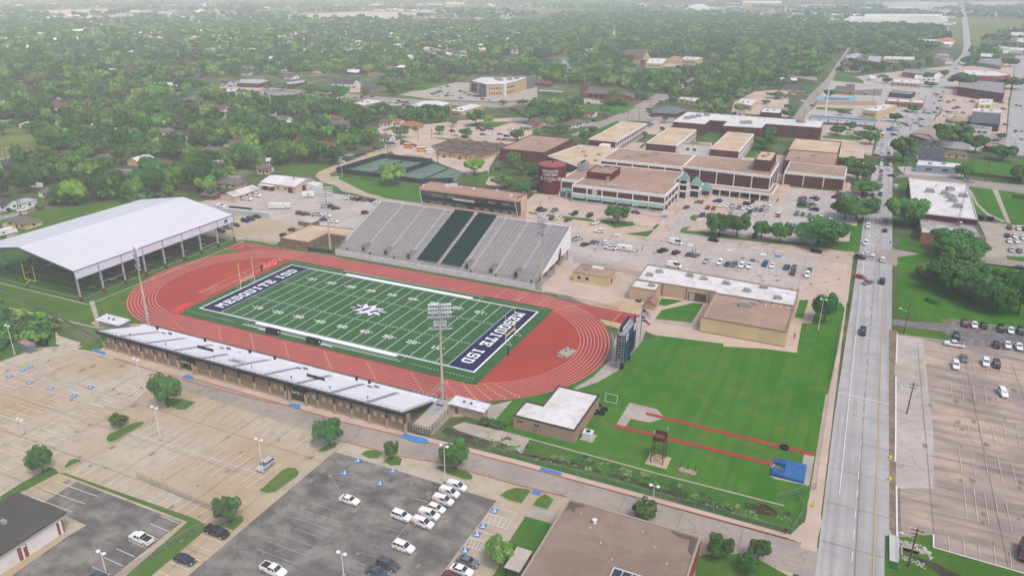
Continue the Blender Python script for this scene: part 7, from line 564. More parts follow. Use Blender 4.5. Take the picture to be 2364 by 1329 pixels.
mb.strip([(-93.4,-39.2),(-93.4,38.2),(-190,38.2)],.35,.258).strip([(-93.4,-39.2),(-190,-39.6)],.4,.258)
struct('field_markings',mb,M_f2)
x,y=-127,-37; t=thing('goal_post','bright yellow goal post under the white practice canopy','goal post',(x,y,0))
MB().tube((x,y-1.6,0),(x,y-1.6,2.2),.16).build('padded_base',dark,t); MB().tube((x,y-1.6,2.2),(x,y-1.4,2.8),.11).tube((x,y-1.4,2.8),(x,y,3.1),.11).build('neck',yel,t); MB().tube((x-3,y,3.1),(x+3,y,3.1),.1).build('crossbar',yel,t)
for d in (-3,3): MB().tube((x+d,y,3.1),(x+d,y,9.5),.09).build('upright',yel,t)
# ------------------------------------------------------------------ generic buildings
WM=dict(brick=brick,tanwall=tanwall,cream=creamwall,greywall=mat('grey_wall',(.34,.33,.31),(.3,.29,.27),.4),white=mat('white_wall',(.7,.69,.66),(.63,.62,.59),.5),darkwall=mat('dark_wall',(.06,.06,.065)),ochre=mat('ochre_wall',(.42,.3,.14)),orangebrick=mat('orange_brick',(.36,.19,.11),(.31,.165,.1),.5),redwall=mat('red_wall',(.33,.11,.09)),bluewall=mat('bluegrey_wall',(.27,.31,.36)),greenwall=mat('green_wall',(.22,.32,.22)),brick2=brick2)
RM=dict(metal=mat('metal_roof',(.46,.46,.48),(.38,.38,.4),.2,ribs=('X',.9,(.3,.3,.32),.5),rough=.5),whiteflat=wroof,greyflat=mat('grey_flat_roof',(.33,.32,.32),(.27,.265,.265),.12,(.2,.2,.2),.5,.5),brownflat=brownroof,slateflat=mat('slate_flat_roof',(.13,.135,.145),(.17,.17,.18),.15),tanflat=tanroof,orangeflat=mat('orange_roof',(.5,.15,.08)),slate=mat('slate_shingle',(.09,.095,.105),(.12,.12,.13),.6),greyroof=mat('grey_shingle',(.2,.185,.17),(.16,.15,.14),.7),brownroof=mat('brown_shingle',(.2,.145,.115),(.16,.12,.095),.7),redroof=mat('red_shingle',(.21,.11,.085),(.17,.09,.07),.7),whiteroof=wroof,orange=mat('terracotta_shingle',(.36,.2,.12),(.3,.17,.105),.7),tanroof=mat('tan_shingle',(.36,.29,.2)))
WIN={}
def winmesh(wd,h,frame=None):
    k=(round(wd,2),round(h,2),frame)
    if k not in WIN:
        m_=MB().box(-wd/2,wd/2,-.05,.05,-h/2,h/2,0)
        if frame: m_.box(-wd/2-.1,wd/2+.1,-.03,.03,h/2,h/2+.12,1).box(-wd/2-.1,wd/2+.1,-.03,.08,-h/2-.14,-h/2,1)
        WIN[k]=m_.mesh('window',[glass,WM['white']])
    return WIN[k]
def window(t,x,y,z,wd,h,ang,name='window',frame=None):
    b=base(t); return put(name,winmesh(wd,h,frame),t,(x-b.x,y-b.y,z-b.z),ang)
def winrow(t,a,b_,n,z,wd,h,off=.03,m=.12,frame=None):
    a,b_=Vector(a),Vector(b_); d=(b_-a).normalized(); nn=Vector((d.y,-d.x)); ang=math.atan2(d.y,d.x)
    for i in range(n):
        q=a.lerp(b_,m+(1-2*m)*((i+.5)/n)); window(t,q.x+nn.x*off,q.y+nn.y*off,z,wd,h,ang,frame=frame)
def inset(P,d):
    if area2(P)<0: P=P[::-1]
    n=len(P); out=[]
    for i in range(n):
        a,b_,c=Vector(P[i-1]),Vector(P[i]),Vector(P[(i+1)%n]); d1=(b_-a).normalized(); d2=(c-b_).normalized(); n1=Vector((-d1.y,d1.x)); n2=Vector((-d2.y,d2.x)); k=n1+n2; k=k/max(.3,k.length_squared)*2 if k.length>1e-6 else n1
        q=b_+k*d; out.append((q.x,q.y))
    return out
def flat(label,name,cat,wall,roof,P,h,par=.45,trim=None,group=None,z0=0,t=None):
    if area2(P)<0: P=P[::-1]
    c=np.mean(np.array(P),0)
    if t is None: t=thing(name,label,cat,(float(c[0]),float(c[1]),z0),group=group)
    MB().prism(P,z0,h-par,wall_i:=0,cap=False).build('wall',wall,t)
    I=inset(P,.35); MB().poly(I,h-par+.02).build('roof',roof,t)
    m_=MB(); n=len(P); O=inset(P,-.06)
    m_.add([(x,y,h-par) for x,y in O]+[(x,y,h) for x,y in O]+[(x,y,h) for x,y in I]+[(x,y,h-par) for x,y in I],[f for i in range(n) for j in [(i+1)%n] for f in ((i,j,n+j,n+i),(n+i,n+j,2*n+j,2*n+i),(2*n+i,2*n+j,3*n+j,3*n+i),(3*n+i,3*n+j,j,i))]); m_.build('parapet',trim or wall,t)
    return t
acm=MB().box(-1,1,-.7,.7,0,1.1).box(-.8,-.2,-.5,.5,1.1,1.18).box(.2,.8,-.5,.5,1.1,1.18).box(1,1.5,-.3,.3,.1,.7).mesh('roof_unit',[mat('ac_grey',(.36,.36,.35),(.3,.3,.29),.9)])
vm=MB().lathe([(.3,0),(.3,.6),(.42,.6),(.42,.8),(0,.9)],8).mesh('roof_vent',[alum])
def units(t,pts,z,s=1,kind='roof_unit'):
    b=base(t)
    for q in pts: put(kind,acm if kind=='roof_unit' else vm,t,(q[0]-b.x,q[1]-b.y,z-b.z),q[2] if len(q)>2 else 0,(s,s,s))
for lab,nm,ct,wl,rf,h,P,win in FLATS:
    c=np.mean(np.array(P),0); dd=view(c[0],c[1])[2]
    t=flat(lab,nm,ct,WM[wl],RM[rf],P,h,par=.4 if h<9 else .7)
    if win:
        L=(Vector(P[1])-Vector(P[0])).length; rows=2 if h>8 else 1
        for k in range(rows):
            z=h*(.5 if rows==1 else (.3+.38*k)); wd=min(L*.55/win,3.2); winrow(t,P[0],P[1],win,z,wd,min(1.5,h*.3) if h<14 else 3)
        if len(P)>2:
            L2=(Vector(P[2])-Vector(P[1])).length; n2=max(1,int(L2/9)); winrow(t,P[1],P[2],min(n2,6),h*.45,1.4,min(1.3,h*.25))
    if h<15 and rf in('whiteflat','greyflat','tanflat') and dd>100:
        P0=Vector(P[0]); e1=Vector(P[1])-P0; e2=Vector(P[-1])-P0
        if e1.length>9: units(t,[tuple(P0+e1*a+e2*b_) for a,b_ in ((.3,.4),(.62,.55))],h-.4,1)
# ------------------------------------------------------------------ houses
HC={}
def house_parts(L,Wd,kind,hw=2.8):
    k=(L,Wd,kind)
    if k in HC: return HC[k]
    rz=hw+Wd*.24; e=.5; a,b_=L/2,Wd/2; m1=MB().prism([(-a,-b_),(a,-b_),(a,b_),(-a,b_)],0,hw,cap=False); r=MB()
    if kind=='flat': r.box(-a-.3,a+.3,-b_-.3,b_+.3,hw,hw+.3)
    elif kind=='gable':
        m1.quad((a,-b_,hw),(a,b_,hw),(a,0,rz)).quad((-a,b_,hw),(-a,-b_,hw),(-a,0,rz)); t_=.14; E=[(-b_-e,hw-.24*e*2),(0,rz),(b_+e,hw-.24*e*2),(b_+e,hw-.24*e*2+t_),(0,rz+t_),(-b_-e,hw-.24*e*2+t_)]
        r.add([(-a-e,y,z) for y,z in E]+[(a+e,y,z) for y,z in E],[(i,(i+1)%6,(i+1)%6+6,i+6) for i in range(6)]+[(0,5,4,1),(1,4,3,2),(6,7,10,11),(7,8,9,10)])
    else:
        q=max(.5,a-b_); r.add([(-a-e,-b_-e,hw-.15),(a+e,-b_-e,hw-.15),(a+e,b_+e,hw-.15),(-a-e,b_+e,hw-.15),(-q,0,rz),(q,0,rz)],[(0,1,5,4),(1,2,5),(2,3,4,5),(3,0,4),(3,2,1,0)])
    HC[k]=(m1,r,rz); return HC[k]
HM={}
def hmesh(k,i,m):
    key=(k,i,m.name)
    if key not in HM: HM[key]=HC[k][i].mesh(('wall','roof')[i],m)
    return HM[key]
RNAME=dict(slate='dark slate',greyroof='grey',brownroof='brown',redroof='red-brown',whiteroof='white',metal='pale metal',orange='terracotta',tanroof='tan',)
WNAME=dict(white='white',cream='cream',brick='brick',tanwall='tan',greywall='grey',greenwall='pale green')
doorm=MB().box(-.5,.5,-.05,.05,0,2.1).mesh('door',mat('door_dark',(.09,.06,.05))); chim=MB().box(-.4,.4,-.4,.4,0,1.6).mesh('chimney',brick2)
HPOS=[]
LM=[('the white canopy',-126,0),('the tennis courts',-95,185),('the portable classrooms',-90,255),('the stadium west lot',-95,85),('the left meadow',-330,240),('the school',50,260),('the municipal building',-205,535),('the fire station',-95,565),('the pond',-255,820),('the brick church',-165,920),('the downtown office',255,760),('the road building',190,230),('the left shops',-285,480),('the dealer lot',-265,470),('the far warehouse',200,2500),('the dark-roofed store',232,480),('the south-east lot',205,0),('the corner gym',125,45),('the tan lot',0,-95)]
def ctx(x,y,extra=True):
    L=min(LM,key=lambda q:(q[1]-x)**2+(q[2]-y)**2); d=math.hypot(L[1]-x,L[2]-y)
    if d>500: 
        u=view(x,y)[0]; q=view(x,y)[2]; return ('far off ' if q>1600 else 'mid-distance ')+('at far left' if u<.15 else 'left of centre' if u<.4 else 'near the middle' if u<.6 else 'right of centre' if u<.82 else 'at far right')
    u0,_,q0=view(L[1],L[2]); u,_,q=view(x,y); du=(u-u0)*q/FPX if False else (u-u0)*q*1.37; dq=q-q0
    return ('left of ' if du<0 else 'right of ')+L[0] if abs(du)>abs(dq) else ('in front of ' if dq<0 else 'behind ')+L[0]
def house(x,y,L,Wd,rot,rf,wl,kind,parts=True,lab=''):
    house_parts(L,Wd,kind); k=(L,Wd,kind); t=thing('house',None,None,(x,y,0),R(rot)); 
    auto(t,f'{WNAME[wl]} house with {RNAME[rf]} {kind} roof',ctx(x,y),x,y,'house','houses in the suburb')
    put('wall',hmesh(k,0,WM[wl]),t); put('roof',hmesh(k,1,RM[rf]),t); HPOS.append((x,y,max(L,Wd)/2))
    if parts:
        for q in (-L*.3,L*.32): put('window',winmesh(1.5,1.2,1),t,(q,-Wd/2-.03,1.6))
        put('window',winmesh(1.3,1.2,1),t,(L/2+.03,0,1.6),R(90)); put('door',doorm,t,(L*.03,-Wd/2-.03,0))
        if kind!='flat' and (int(x)+int(y))%3==0: put('chimney',chim,t,(-L*.2,Wd*.12,2.8+Wd*.13))
    return t
for x,y,L,Wd,rot,rf,wl,kind,lab in HOUSES: house(x,y,L,Wd,rot,rf,wl,kind,view(x,y)[2]<1000)
# ------------------------------------------------------------------ high school
sw=mat('school_white',(.68,.65,.64),(.62,.6,.58),.4); base_=mat('plinth_grey',(.4,.37,.35)); lightroof=tanroof
def brickblock(label,name,P,h,roof=brownroof,wall=brick,trim=sw,band=(.9,),bays=None,z0=0,basez=.6,group='school buildings'):
    t=flat(label,name,'school building',wall,roof,P,h,par=.5,trim=trim,group=group,z0=z0)
    Q=P if area2(P)>0 else P[::-1]
    if bays:
        m_=MB()
        for i,(e,nb) in enumerate(bays):
            a,b_=Vector(Q[e]),Vector(Q[(e+1)%len(Q)]); d=(b_-a).normalized(); nn=Vector((d.y,-d.x)); ang=math.atan2(d.y,d.x); L=(b_-a).length; c=(a+b_)/2
            m_.obox(c.x+nn.x*.06,c.y+nn.y*.06,h-1.5,L+.2,.3,1.0,ang); m_.obox(c.x+nn.x*.05,c.y+nn.y*.05,z0,L+.2,.24,basez,ang)
            for j in range(nb+1):
                q=a.lerp(b_,j/nb); m_.obox(q.x+nn.x*.08,q.y+nn.y*.08,z0+.02,.55,.42,h-z0-.6,ang)
        m_.build('white_frame',trim,t)
    return t
P=[(14.7,165.5),(64.3,165.5),(64.3,194),(62,194),(62,218.3),(14.7,218.3)]
t=brickblock('two-storey brick school front with white frame and green awnings','school_building',P,9.3,bays=[(0,6),(1,4)])
m_=MB().box(14.5,64.5,165.2,165.5,3.9,4.9).box(64.3,64.6,165.2,194,3.9,4.9).box(14.5,64.5,164.9,165.5,0,.9); m_.build('storey_band',sw,t)
aw=mat('awning_green',(.24,.35,.32),(.21,.31,.29),.8,rough=.6)
for i in range(6):
    xa=14.9+i*8.25; MB().add([(xa,165.2,4.0),(xa+7.7,165.2,4.0),(xa+7.7,163.6,2.7),(xa,163.6,2.7),(xa,165.2,3.6),(xa+7.7,165.2,3.6)],[(3,2,1,0),(0,3,4),(1,5,2),(4,5,2,3)]).build('awning',aw,t)
for x in (23.9,30.2,50.3,54.9): MB().box(x-.75,x+.75,165.42,165.46,5.1,7.7).build('window',glass,t)
for y in (170,174,183,187): MB().box(64.34,64.4,y-.7,y+.7,5.2,7.6).build('window',glass,t); MB().box(64.34,64.4,y-.7,y+.7,1.2,3.4).build('window',glass,t)
m_=MB().tube((27.1,165.44,6.4),(27.1,165.3,6.4),1.45,n=24,m=0).tube((27.1,165.44,6.4),(27.1,165.26,6.4),1.12,n=24,m=1).tube((27.1,165.44,6.4),(27.1,165.22,6.4),.95,n=24,m=0)
text_mb(m_,'M',1.0,(27.1,165.2,6.4),(1,0,0),(0,0,1),m=1); m_.build('seal',[white,maroon],t)
t2=brickblock('maroon penthouse box on the school front roof','roof_penthouse',[(16.4,182.8),(30.2,182.8),(30.2,199.8),(16.4,199.8)],12.6,wall=maroon,trim=maroon,z0=8.85); MB().box(27.6,29.4,182.7,182.8,8.9,11).build('door',tanwall,t2)
units(t2,[(20,196),(26,197,.5)],12.2,1)
units(t,[(24+i*1.9,172+(i%3)*1.5) for i in range(8)]+[(33,172),(36,173),(45,176),(55,178),(48,171)],8.84,.9,'roof_vent')
t=brickblock('low brick school wing beside the maroon water tank','school_wing',[(4.6,175.5),(14.6,175.5),(14.6,218.2),(4.6,218.2)],9.0,bays=[(0,1)])
MB().add([(5.6,175.2,4.2),(14.6,175.2,4.2),(14.6,169.2,4.2),(5.6,169.2,3.6)],[(3,2,1,0)]).box(5.6,14.6,169.2,169.5,3.1,3.6).build('porch_roof',aw,t)
for x in (5.9,10,14.2): MB().box(x-.25,x+.25,169.2,169.6,0,3.3).build('porch_column',sw,t)
t=brickblock('broad flat-roofed brick hall with white bays behind school front','school_hall',[(12.6,218.6),(60.3,218.6),(60.3,253),(12.6,253)],12.2,bays=[(0,5)])
units(t,[(32,238),(33.5,239,.4),(38,246),(25,230)],11.7,1.3)
t=brickblock('long brick hall with white bays right of the green towers','school_hall',[(60.5,222),(108.4,218),(108.4,254),(60.5,254)],12.2,bays=[(0,5),(1,3)])
units(t,[(70+4.5*i,224+6*((i*3)%4)) for i in range(9)],11.7,1,'roof_vent')
t=brickblock('square brick stair tower rising from the right hall roof','stair_tower',[(97.6,229),(106.6,229),(106.6,254.5),(97.6,254.5)],18,roof=tanroof,trim=brick,z0=11.7); units(t,[(101,240),(103,246,1.5)],17.5,1)
t=flat('long white-fasciaed walkway roof on columns along the entrance','school_arcade','walkway',sw,brownroof,[(73,211),(111,209.4),(111.6,234),(108.6,234),(108.6,217.6),(73,217.6)],4.6,par=.9,trim=sw,group='school buildings',z0=3.3)
for i in range(8):
    x=73.4+i*5.3; MB().box(x-.25,x+.25,210-.045*(x-73)+.2,210.4-.045*(x-73)+.3,0,3.4).build('column',sw,t)
for y in (217,225,233): MB().box(110.8,111.3,y-.2,y+.2,0,3.4).build('column',sw,t)
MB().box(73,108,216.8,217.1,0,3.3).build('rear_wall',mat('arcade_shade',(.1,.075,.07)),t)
for j,(x,y,s,zb,za_,lab) in enumerate([(66.5,198.6,4.2,10.6,14.6,'tallest'),(71.8,203.6,5.2,7.4,11.4,'middle'),(76.8,209,5.2,3.8,7.6,'lowest')]):
    t=thing('entrance_tower',f'{lab} of three green pyramid-roofed white entrance towers','tower',(x,y,0),group='entrance towers'); h=s/2
    MB().add([(x-h-.5,y-h-.5,zb),(x+h+.5,y-h-.5,zb),(x+h+.5,y+h+.5,zb),(x-h-.5,y+h+.5,zb),(x,y,za_)],[(0,1,4),(1,2,4),(2,3,4),(3,0,4),(3,2,1,0)]).build('roof',tealroof,t)
    for a in (-h,h):
        for b_ in (-h,h): MB().box(x+a-.25,x+a+.25,y+b_-.25,y+b_+.25,0,zb).build('column',sw,t)
    MB().box(x-h-.3,x+h+.3,y-h-.3,y+h+.3,zb-.6,zb).build('beam',sw,t)
    if zb>6: MB().box(x-h-.28,x+h+.28,y-h-.28,y+h+.28,3.6,4.4).build('floor_slab',sw,t)
    if zb>9: MB().box(x-h-.28,x+h+.28,y-h-.28,y+h+.28,7.2,7.9).build('floor_slab',sw,t)
    if zb>6: MB().box(x-h+.4,x+h-.4,y-h+1,y+h-.2,0,zb-1.2).build('glazing',mat('tower_glass',(.05,.07,.08),rough=.1),t)
t=brickblock('tall windowless brick hall with three white-framed bays','school_auditorium',[(112.6,250.6),(144.6,250.6),(144.6,279.5),(112.6,279.5)],8.2,bays=[(0,3),(1,2)])
units(t,[(118,262),(130,266),(139,270)],7.7,1,'roof_vent')
t=flat('brown-roofed brick hall behind the three-bay hall','school_auditorium','school building',brick,brownroof,[(108.6,279.8),(138.3,279.8),(138.3,316),(108.6,316)],8.4,trim=brick,group='school buildings'); units(t,[(124,302,.2),(116,290)],7.9,1)
t=flat('light tan-roofed hall behind the brown-roofed one','school_auditorium','school building',brick,tanroof,[(107.2,316.3),(137.8,316.3),(137.8,362),(107.2,362)],7.6,trim=brick,group='school buildings')
t=flat('small flat school annex beside the road trees','school_annex','school building',brick,tanroof,[(138.4,323),(153,325.5),(152,351),(138.4,351)],5,trim=sw,group='school buildings')
P=[(16.5,380.5),(40.6,380.5),(40.6,401),(54.4,401),(54.4,380.5),(81.9,383),(81.9,403),(121.2,404.2),(121.2,432),(16.5,431)]
t=flat('long three-storey brick block with white roof and many vents','school_block','school building',brick,wroof,P,9.3,trim=sw,group='school buildings')
for x,y in ((45,400.9),(50.5,400.9),(90,403.2),(103,403.5),(115,403.9)): MB().box(x-1.1,x+1.1,y-.2,y-.08,1.5,7.5).build('window',glass,t)
units(t,[(26,405,.2),(29,412,.2),(23,398,.1),(34,420),(66,396,.2),(70,399,.2),(104,424,.3),(106,421,.1)],8.85,2)
units(t,[(44+5*i,426-(i%2)*1.5) for i in range(15)],8.85,1.3,'roof_vent')
def classblock(label,x0,x1,y0,y1,h=9):
    t=flat(label,'classroom_block','school building',brick,tanroof,[(x0,y0),(x1,y0),(x1,y1),(x0,y1)],h,trim=sw,group='school buildings')
    m_=MB().box(x1+.02,x1+.3,y0+1,y1-1,h-1.2,h-.5).box(x1+.02,x1+.3,y0+1,y1-1,.2,.7).box(x1+.02,x1+.25,y0+1,y1-1,4.2,5)
    n=int((y1-y0)/4.2)
    for i in range(n+1): q=y0+1+(y1-y0-2)*i/n; m_.box(x1+.02,x1+.35,q-.3,q+.3,.2,h-.6)
    m_.build('white_frame',sw,t)
    for z in (2.5,6.4):
        for i in range(n): q=y0+1+(y1-y0-2)*(i+.5)/n; MB().box(x1+.02,x1+.1,q-1.5,q+.3,z-1,z+1).build('window',glass,t)
    return t
t=classblock('tan-roofed classroom block, leftmost of three with white window bays',-19,-.2,287,364); MB().box(-9.5,-3,280.5,286.9,0,7).build('porch_wall',sw,t)
t=classblock('tan-roofed classroom block, middle one of three behind white box',19.6,39.6,292,356); t=classblock('tan-roofed classroom block, rightmost of three by the trees',62,80,292,357)
t=flat('plain white box building between two tan classroom blocks','white_box_hall','school building',WM['white'],brownroof,[(34,300),(60.6,300),(59,313),(36,312)],8.4,trim=WM['white'],group='school buildings'); units(t,[(47,307),(50,307.5)],7.9,1.4)
for x in (46,50.5): window(t,x,299.95,5.6,2.2,1.6,0)
for x,y,lab in ((27,378,'left white covered walkway between brick blocks'),(68,378,'right white covered walkway between brick blocks')):
    t=thing('covered_walkway',lab,'walkway',(x,y,0),group='covered walkways'); MB().box(x-2,x+2,y-20,y+1,3.6,4).build('roof',sw,t)
    for q in (-19,-10,0): MB().box(x-1.8,x-1.5,y+q,y+q+.3,0,3.6).box(x+1.5,x+1.8,y+q,y+q+.3,0,3.6).build('column_pair',sw,t)
t=flat('low tan-roofed connecting hall behind the water tank','school_hall','school building',brick,tanroof,[(-19.5,233),(-30.2,240),(-24,282),(12,282),(12.4,219),(0,219)],5.6,trim=sw,group='school buildings'); units(t,[(-8,250,.3),(-2,258),(4,262,.2),(-14,262),(2,240)],5.2,1)
t=flat('large brown-roofed brick gym left of the connecting hall','school_gym','school building',brick,brownroof,[(-62,236),(-31,236.5),(-31,288),(-62,288)],8.2,trim=brick,group='school buildings'); units(t,[(-45,262),(-38,275,.4)],7.7,1)
m_=MB().box(-31,-27,262,288,0,5.6); m_.build('side_wing',brick,t)
# water tank
t=thing('water_tank','round maroon water tank lettered with the school team name','water tank',(-2.6,179.5,0))
MB().lathe([(7.7,0),(7.7,15.4)],48,c=(-2.6,179.5)).build('wall',mat('tank_wall',(.16,.033,.045),(.145,.03,.04),.3,rough=.55),t,True)
MB().lathe([(7.8,15.3),(7.8,15.6),(0,16.1)],48,c=(-2.6,179.5)).build('roof',mat('tank_roof',(.33,.12,.13),(.3,.105,.115),.4),t); MB().box(-3,-2.4,180,180.6,16,16.8).build('roof_hatch',dark,t)
m_=MB()
def curved(txt,size,z,wid,off=0):
    V0=len(m_.v); text_mb(m_,txt,size,(0,0,0),(1,0,0),(0,0,1),wid=wid,lift=0)
    for i in range(V0,len(m_.v)):
        x,_,zz=m_.v[i]; a=-math.pi/2+.22+(x+off)/7.75; m_.v[i]=(-2.6+7.76*math.cos(a),179.5+7.76*math.sin(a),z+zz)
curved('MESQUITE',1.9,13,1.05); curved('SKEETERS',1.9,11.1,1.05); curved('2001 5A DIV 1',1.1,9.4,1.0); curved('STATE CHAMPS',1.1,8.4,1.0); curved('15-0',1.1,7.4,1.0)
m_.build('lettering',white,t)
for off in (-5.3,5.3):
    m_=MB(); m_.poly([(-.8,-.9),(-.3,-1.1),(.4,-1.1),(.9,-.6),(1.0,.8),(.6,.9),(.5,.2),(.3,1),(0,1),(-.1,.2),(-.3,1),(-.6,.9),(-.9,.6)],0)
    for i in range(len(m_.v)):
        x,zz,_=m_.v[i]; a=-math.pi/2+.22+(x+off)/7.75; m_.v[i]=(-2.6+7.765*math.cos(a),179.5+7.765*math.sin(a),8.9+zz)
    m_.build('hand_emblem',mat('emblem_grey',(.45,.4,.42)),t)
t=thing('chiller_unit','grey cooling plant beside the water tank top','cooling unit',(8.5,196,0)); MB().box(5.2,9.5,198,206,9,13).build('casing',steel,t)
for y in (199.5,202,204.5): MB().lathe([(.9,13),(.9,13.6),(0,13.5)],12,c=(7.4,y)).build('fan',dark,t)
t=thing('brick_screen_wall','low brown brick wall around the tank yard','wall',(-10,178,0)); MB().box(-19,-2,181,181.4,0,3).box(-19,-18.6,181,200,0,3).box(-10,-9.6,176,181,0,2).build('wall',brownwall if False else brick,t)
# portables
k=0; g=mat('portable_wall',(.5,.385,.26),(.46,.355,.24),.6)
for yy,xs in ((229.5,(-101,-89.4,-77.6)),(244.5,(-113,-101.4,-89.4,-77.5)),(259.5,(-113,-101.4,-89.3,-77.4))):
    for x in xs:
        t=thing('portable_classroom',None,None,(x,yy+6.6,0)); auto(t,'tan portable classroom with brown gable roof',['in the front row','in the middle row','in the back row'][(yy>230)+(yy>250)],x,yy,'portable classroom','portable classrooms')
        m_=MB().prism([(x-5.2,yy),(x+5.2,yy),(x+5.2,yy+10.6),(x-5.2,yy+10.6)],0,3.0,cap=False).quad((x-5.2,yy,3.0),(x+5.2,yy,3.0),(x,yy,4.5)); m_.build('wall',g,t)
        m_=MB(); E=[(x-5.6,2.8),(x,4.5),(x+5.6,2.8),(x+5.6,3.0),(x,4.72),(x-5.6,3.0)]
        m_.add([(a,yy-.5,b_) for a,b_ in E]+[(a,yy+11,b_) for a,b_ in E],[(i,i+6,(i+1)%6+6,(i+1)%6) for i in range(6)]+[(0,1,4,5),(1,2,3,4)]); m_.build('roof',mat('portable_roof',(.18,.135,.115),(.15,.115,.1),.5),t)
        put('door',doorm,t,(1.5,-6.65,0)); put('window',winmesh(.9,1),t,(-2.4,-6.63,1.7)); MB().box(x+.5,x+2.5,yy-1.8,yy-.1,0,.6).build('steps',wood,t)
# ------------------------------------------------------------------ gym, field house, small stadium buildings
t=flat('tan gym with a wide brown gravel roof by the lawn','corner_gym','gym',creamwall,brownroof,[(110,33),(137.2,33),(137.2,56.2),(110,56.2)],5.6,trim=mat('gym_trim',(.3,.22,.18)))
MB().box(109.9,137.3,32.9,33.0,.0,.55).build('base_band',mat('base_tan',(.38,.27,.18)),t); units(t,[(121.5,49,.1)],5.1,1.6); units(t,[(127,55),(124,52)],5.1,.9); units(t,[(128+2.5*i,52.5) for i in range(4)],5.1,.8,'roof_vent'); MB().box(111,111.1,33.2,55.8,5.6,5.7).build('roof_flashing',alum,t)
t=flat('long tan building under a stained white roof with vents','field_house_wing','school building',mat('peach_wall',(.52,.39,.3),(.47,.36,.28),.4),oldwroof,[(80.6,58),(110,58.2),(110,56.6),(137.3,56.8),(137.3,72.3),(80.2,75.4)],5.2,trim=mat('trim_tan',(.34,.27,.22)))
units(t,[(86.5,69,.3),(84,64,.1),(98,70),(103.5,69,.2),(112,68),(120,64),(131,61.5,.3),(125,70)],4.8,1.1); units(t,[(92,66),(101,64),(107,66),(115,60),(134,68)],4.8,.8,'roof_vent')
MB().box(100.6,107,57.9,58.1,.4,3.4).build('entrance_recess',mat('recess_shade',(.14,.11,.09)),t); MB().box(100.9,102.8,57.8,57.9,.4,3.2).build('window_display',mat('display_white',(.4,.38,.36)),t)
for x in (91,99.8,108): MB().tube((x,57.7,0),(x,57.7,4.8),.12,n=6).build('downpipe',mat('pipe_brown',(.15,.08,.05)),t)
t=flat('small tan block with white roof in front of the stained roof','field_house_block','school building',MATS['peach_wall'],oldwroof,[(80.6,49.4),(90.3,50),(90.3,57.6),(80.6,57.6)],5.2,trim=MATS['trim_tan']); units(t,[(87.5,54,.2)],4.8,1)
t=flat('small yellow ticket building with brown roof and white hatch','ticket_building','ticket building',creamwall,brownroof,[(55.3,57.9),(70,57.9),(70,67.6),(55.3,67.6)],3.9,trim=brownroof); units(t,[(59,63,.1)],3.5,.9); MB().box(60.5,65,65.5,67,3.5,4.1).build('white_hatch',white,t); winrow(t,(55.3,57.9),(64,57.9),2,1.9,1.3,1.2); MB().box(69.98,70.05,61,62.2,0,2.2).build('door',dark,t); MB().box(54.8,70.4,57.2,57.8,0,.12).build('kerb_step',concrete,t)
P=[(78,-46),(83,-56.9),(95,-46.9),(94.7,-27.2),(83,-27),(83,-38.6)]
P=[(78,-46.6),(95,-46.6),(95,-27.2),(83,-27.2),(83,-38.6),(78,-38.6)]
t=flat('white L-roofed equipment house beside the creek','field_house','field house',mat('field_tan',(.36,.27,.2),(.33,.25,.185),.5),oldwroof,P,4,par=.35,trim=mat('fascia_dark',(.1,.085,.08))); units(t,[(79.8,-42),(84.5,-41),(90,-40)],3.65,.5,'roof_vent')
for x in (79.5,80.3,84.2,85): MB().box(x-.3,x+.3,-46.68,-46.6,2.3,2.9).build('window',glass,t)
MB().box(83.6,84.8,-46.7,-46.62,0,2.1).build('door',mat('door_tan',(.3,.22,.17)),t)
t=thing('cooling_unit','white cooling unit on a slab beside the equipment house','cooling unit',(97.5,-42.5,0)); MB().box(95.6,99,-44.3,-40.6,0,.15).build('slab',concrete,t); MB().box(96,98.4,-43.6,-41.4,.15,1.9).build('casing',mat('unit_white',(.55,.57,.55)),t); MB().lathe([(.6,1.9),(.6,2.05),(0,2.0)],14,c=(97.2,-42.4)).build('fan',dark,t)
def shed(label,x0,x1,y0,y1,h,slope,door):
    t=thing('toilet_block',label,'toilet block',((x0+x1)/2,(y0+y1)/2,0)); MB().prism([(x0+.8,y0+.7),(x1-.8,y0+.7),(x1-.8,y1-.4),(x0+.8,y1-.4)],0,h).build('wall',mat('block_tan',(.45,.37,.28),(.4,.33,.25),.6),t)
    MB().add([(x0,y0,h+.1),(x1,y0,h+.1),(x1,y1,h+.1+slope),(x0,y1,h+.1+slope),(x0,y0,h+.28),(x1,y0,h+.28),(x1,y1,h+.28+slope),(x0,y1,h+.28+slope)],[(0,3,2,1),(4,5,6,7),(0,1,5,4),(1,2,6,5),(2,3,7,6),(3,0,4,7)]).build('roof',mat('sheet_roof',(.6,.61,.63),(.5,.5,.52),.7,rough=.45),t)
    for q in (.35,.55): MB().lathe([(.35,h+.2),(.4,h+.75+slope*.5),(.2,h+1),(0,h+1)],10,c=(x0+(x1-x0)*q,(y0+y1)/2)).build('turbine_vent',mat('vent_grey',(.2,.21,.23)),t)
    if door: MB().box(x0+1.7,x0+2.6,y0+.62,y0+.7,.2,2.2).build('door',mat('door_maroon',(.25,.06,.05)),t)
shed('white sheet-roofed toilet block beside the right floodlight',59.2,70,-47.6,-43.4,2.9,.25,1); shed('grey sheet-roofed toilet block left of the near bleachers',-74.6,-63.2,-50.6,-45.9,2.5,.25,0)
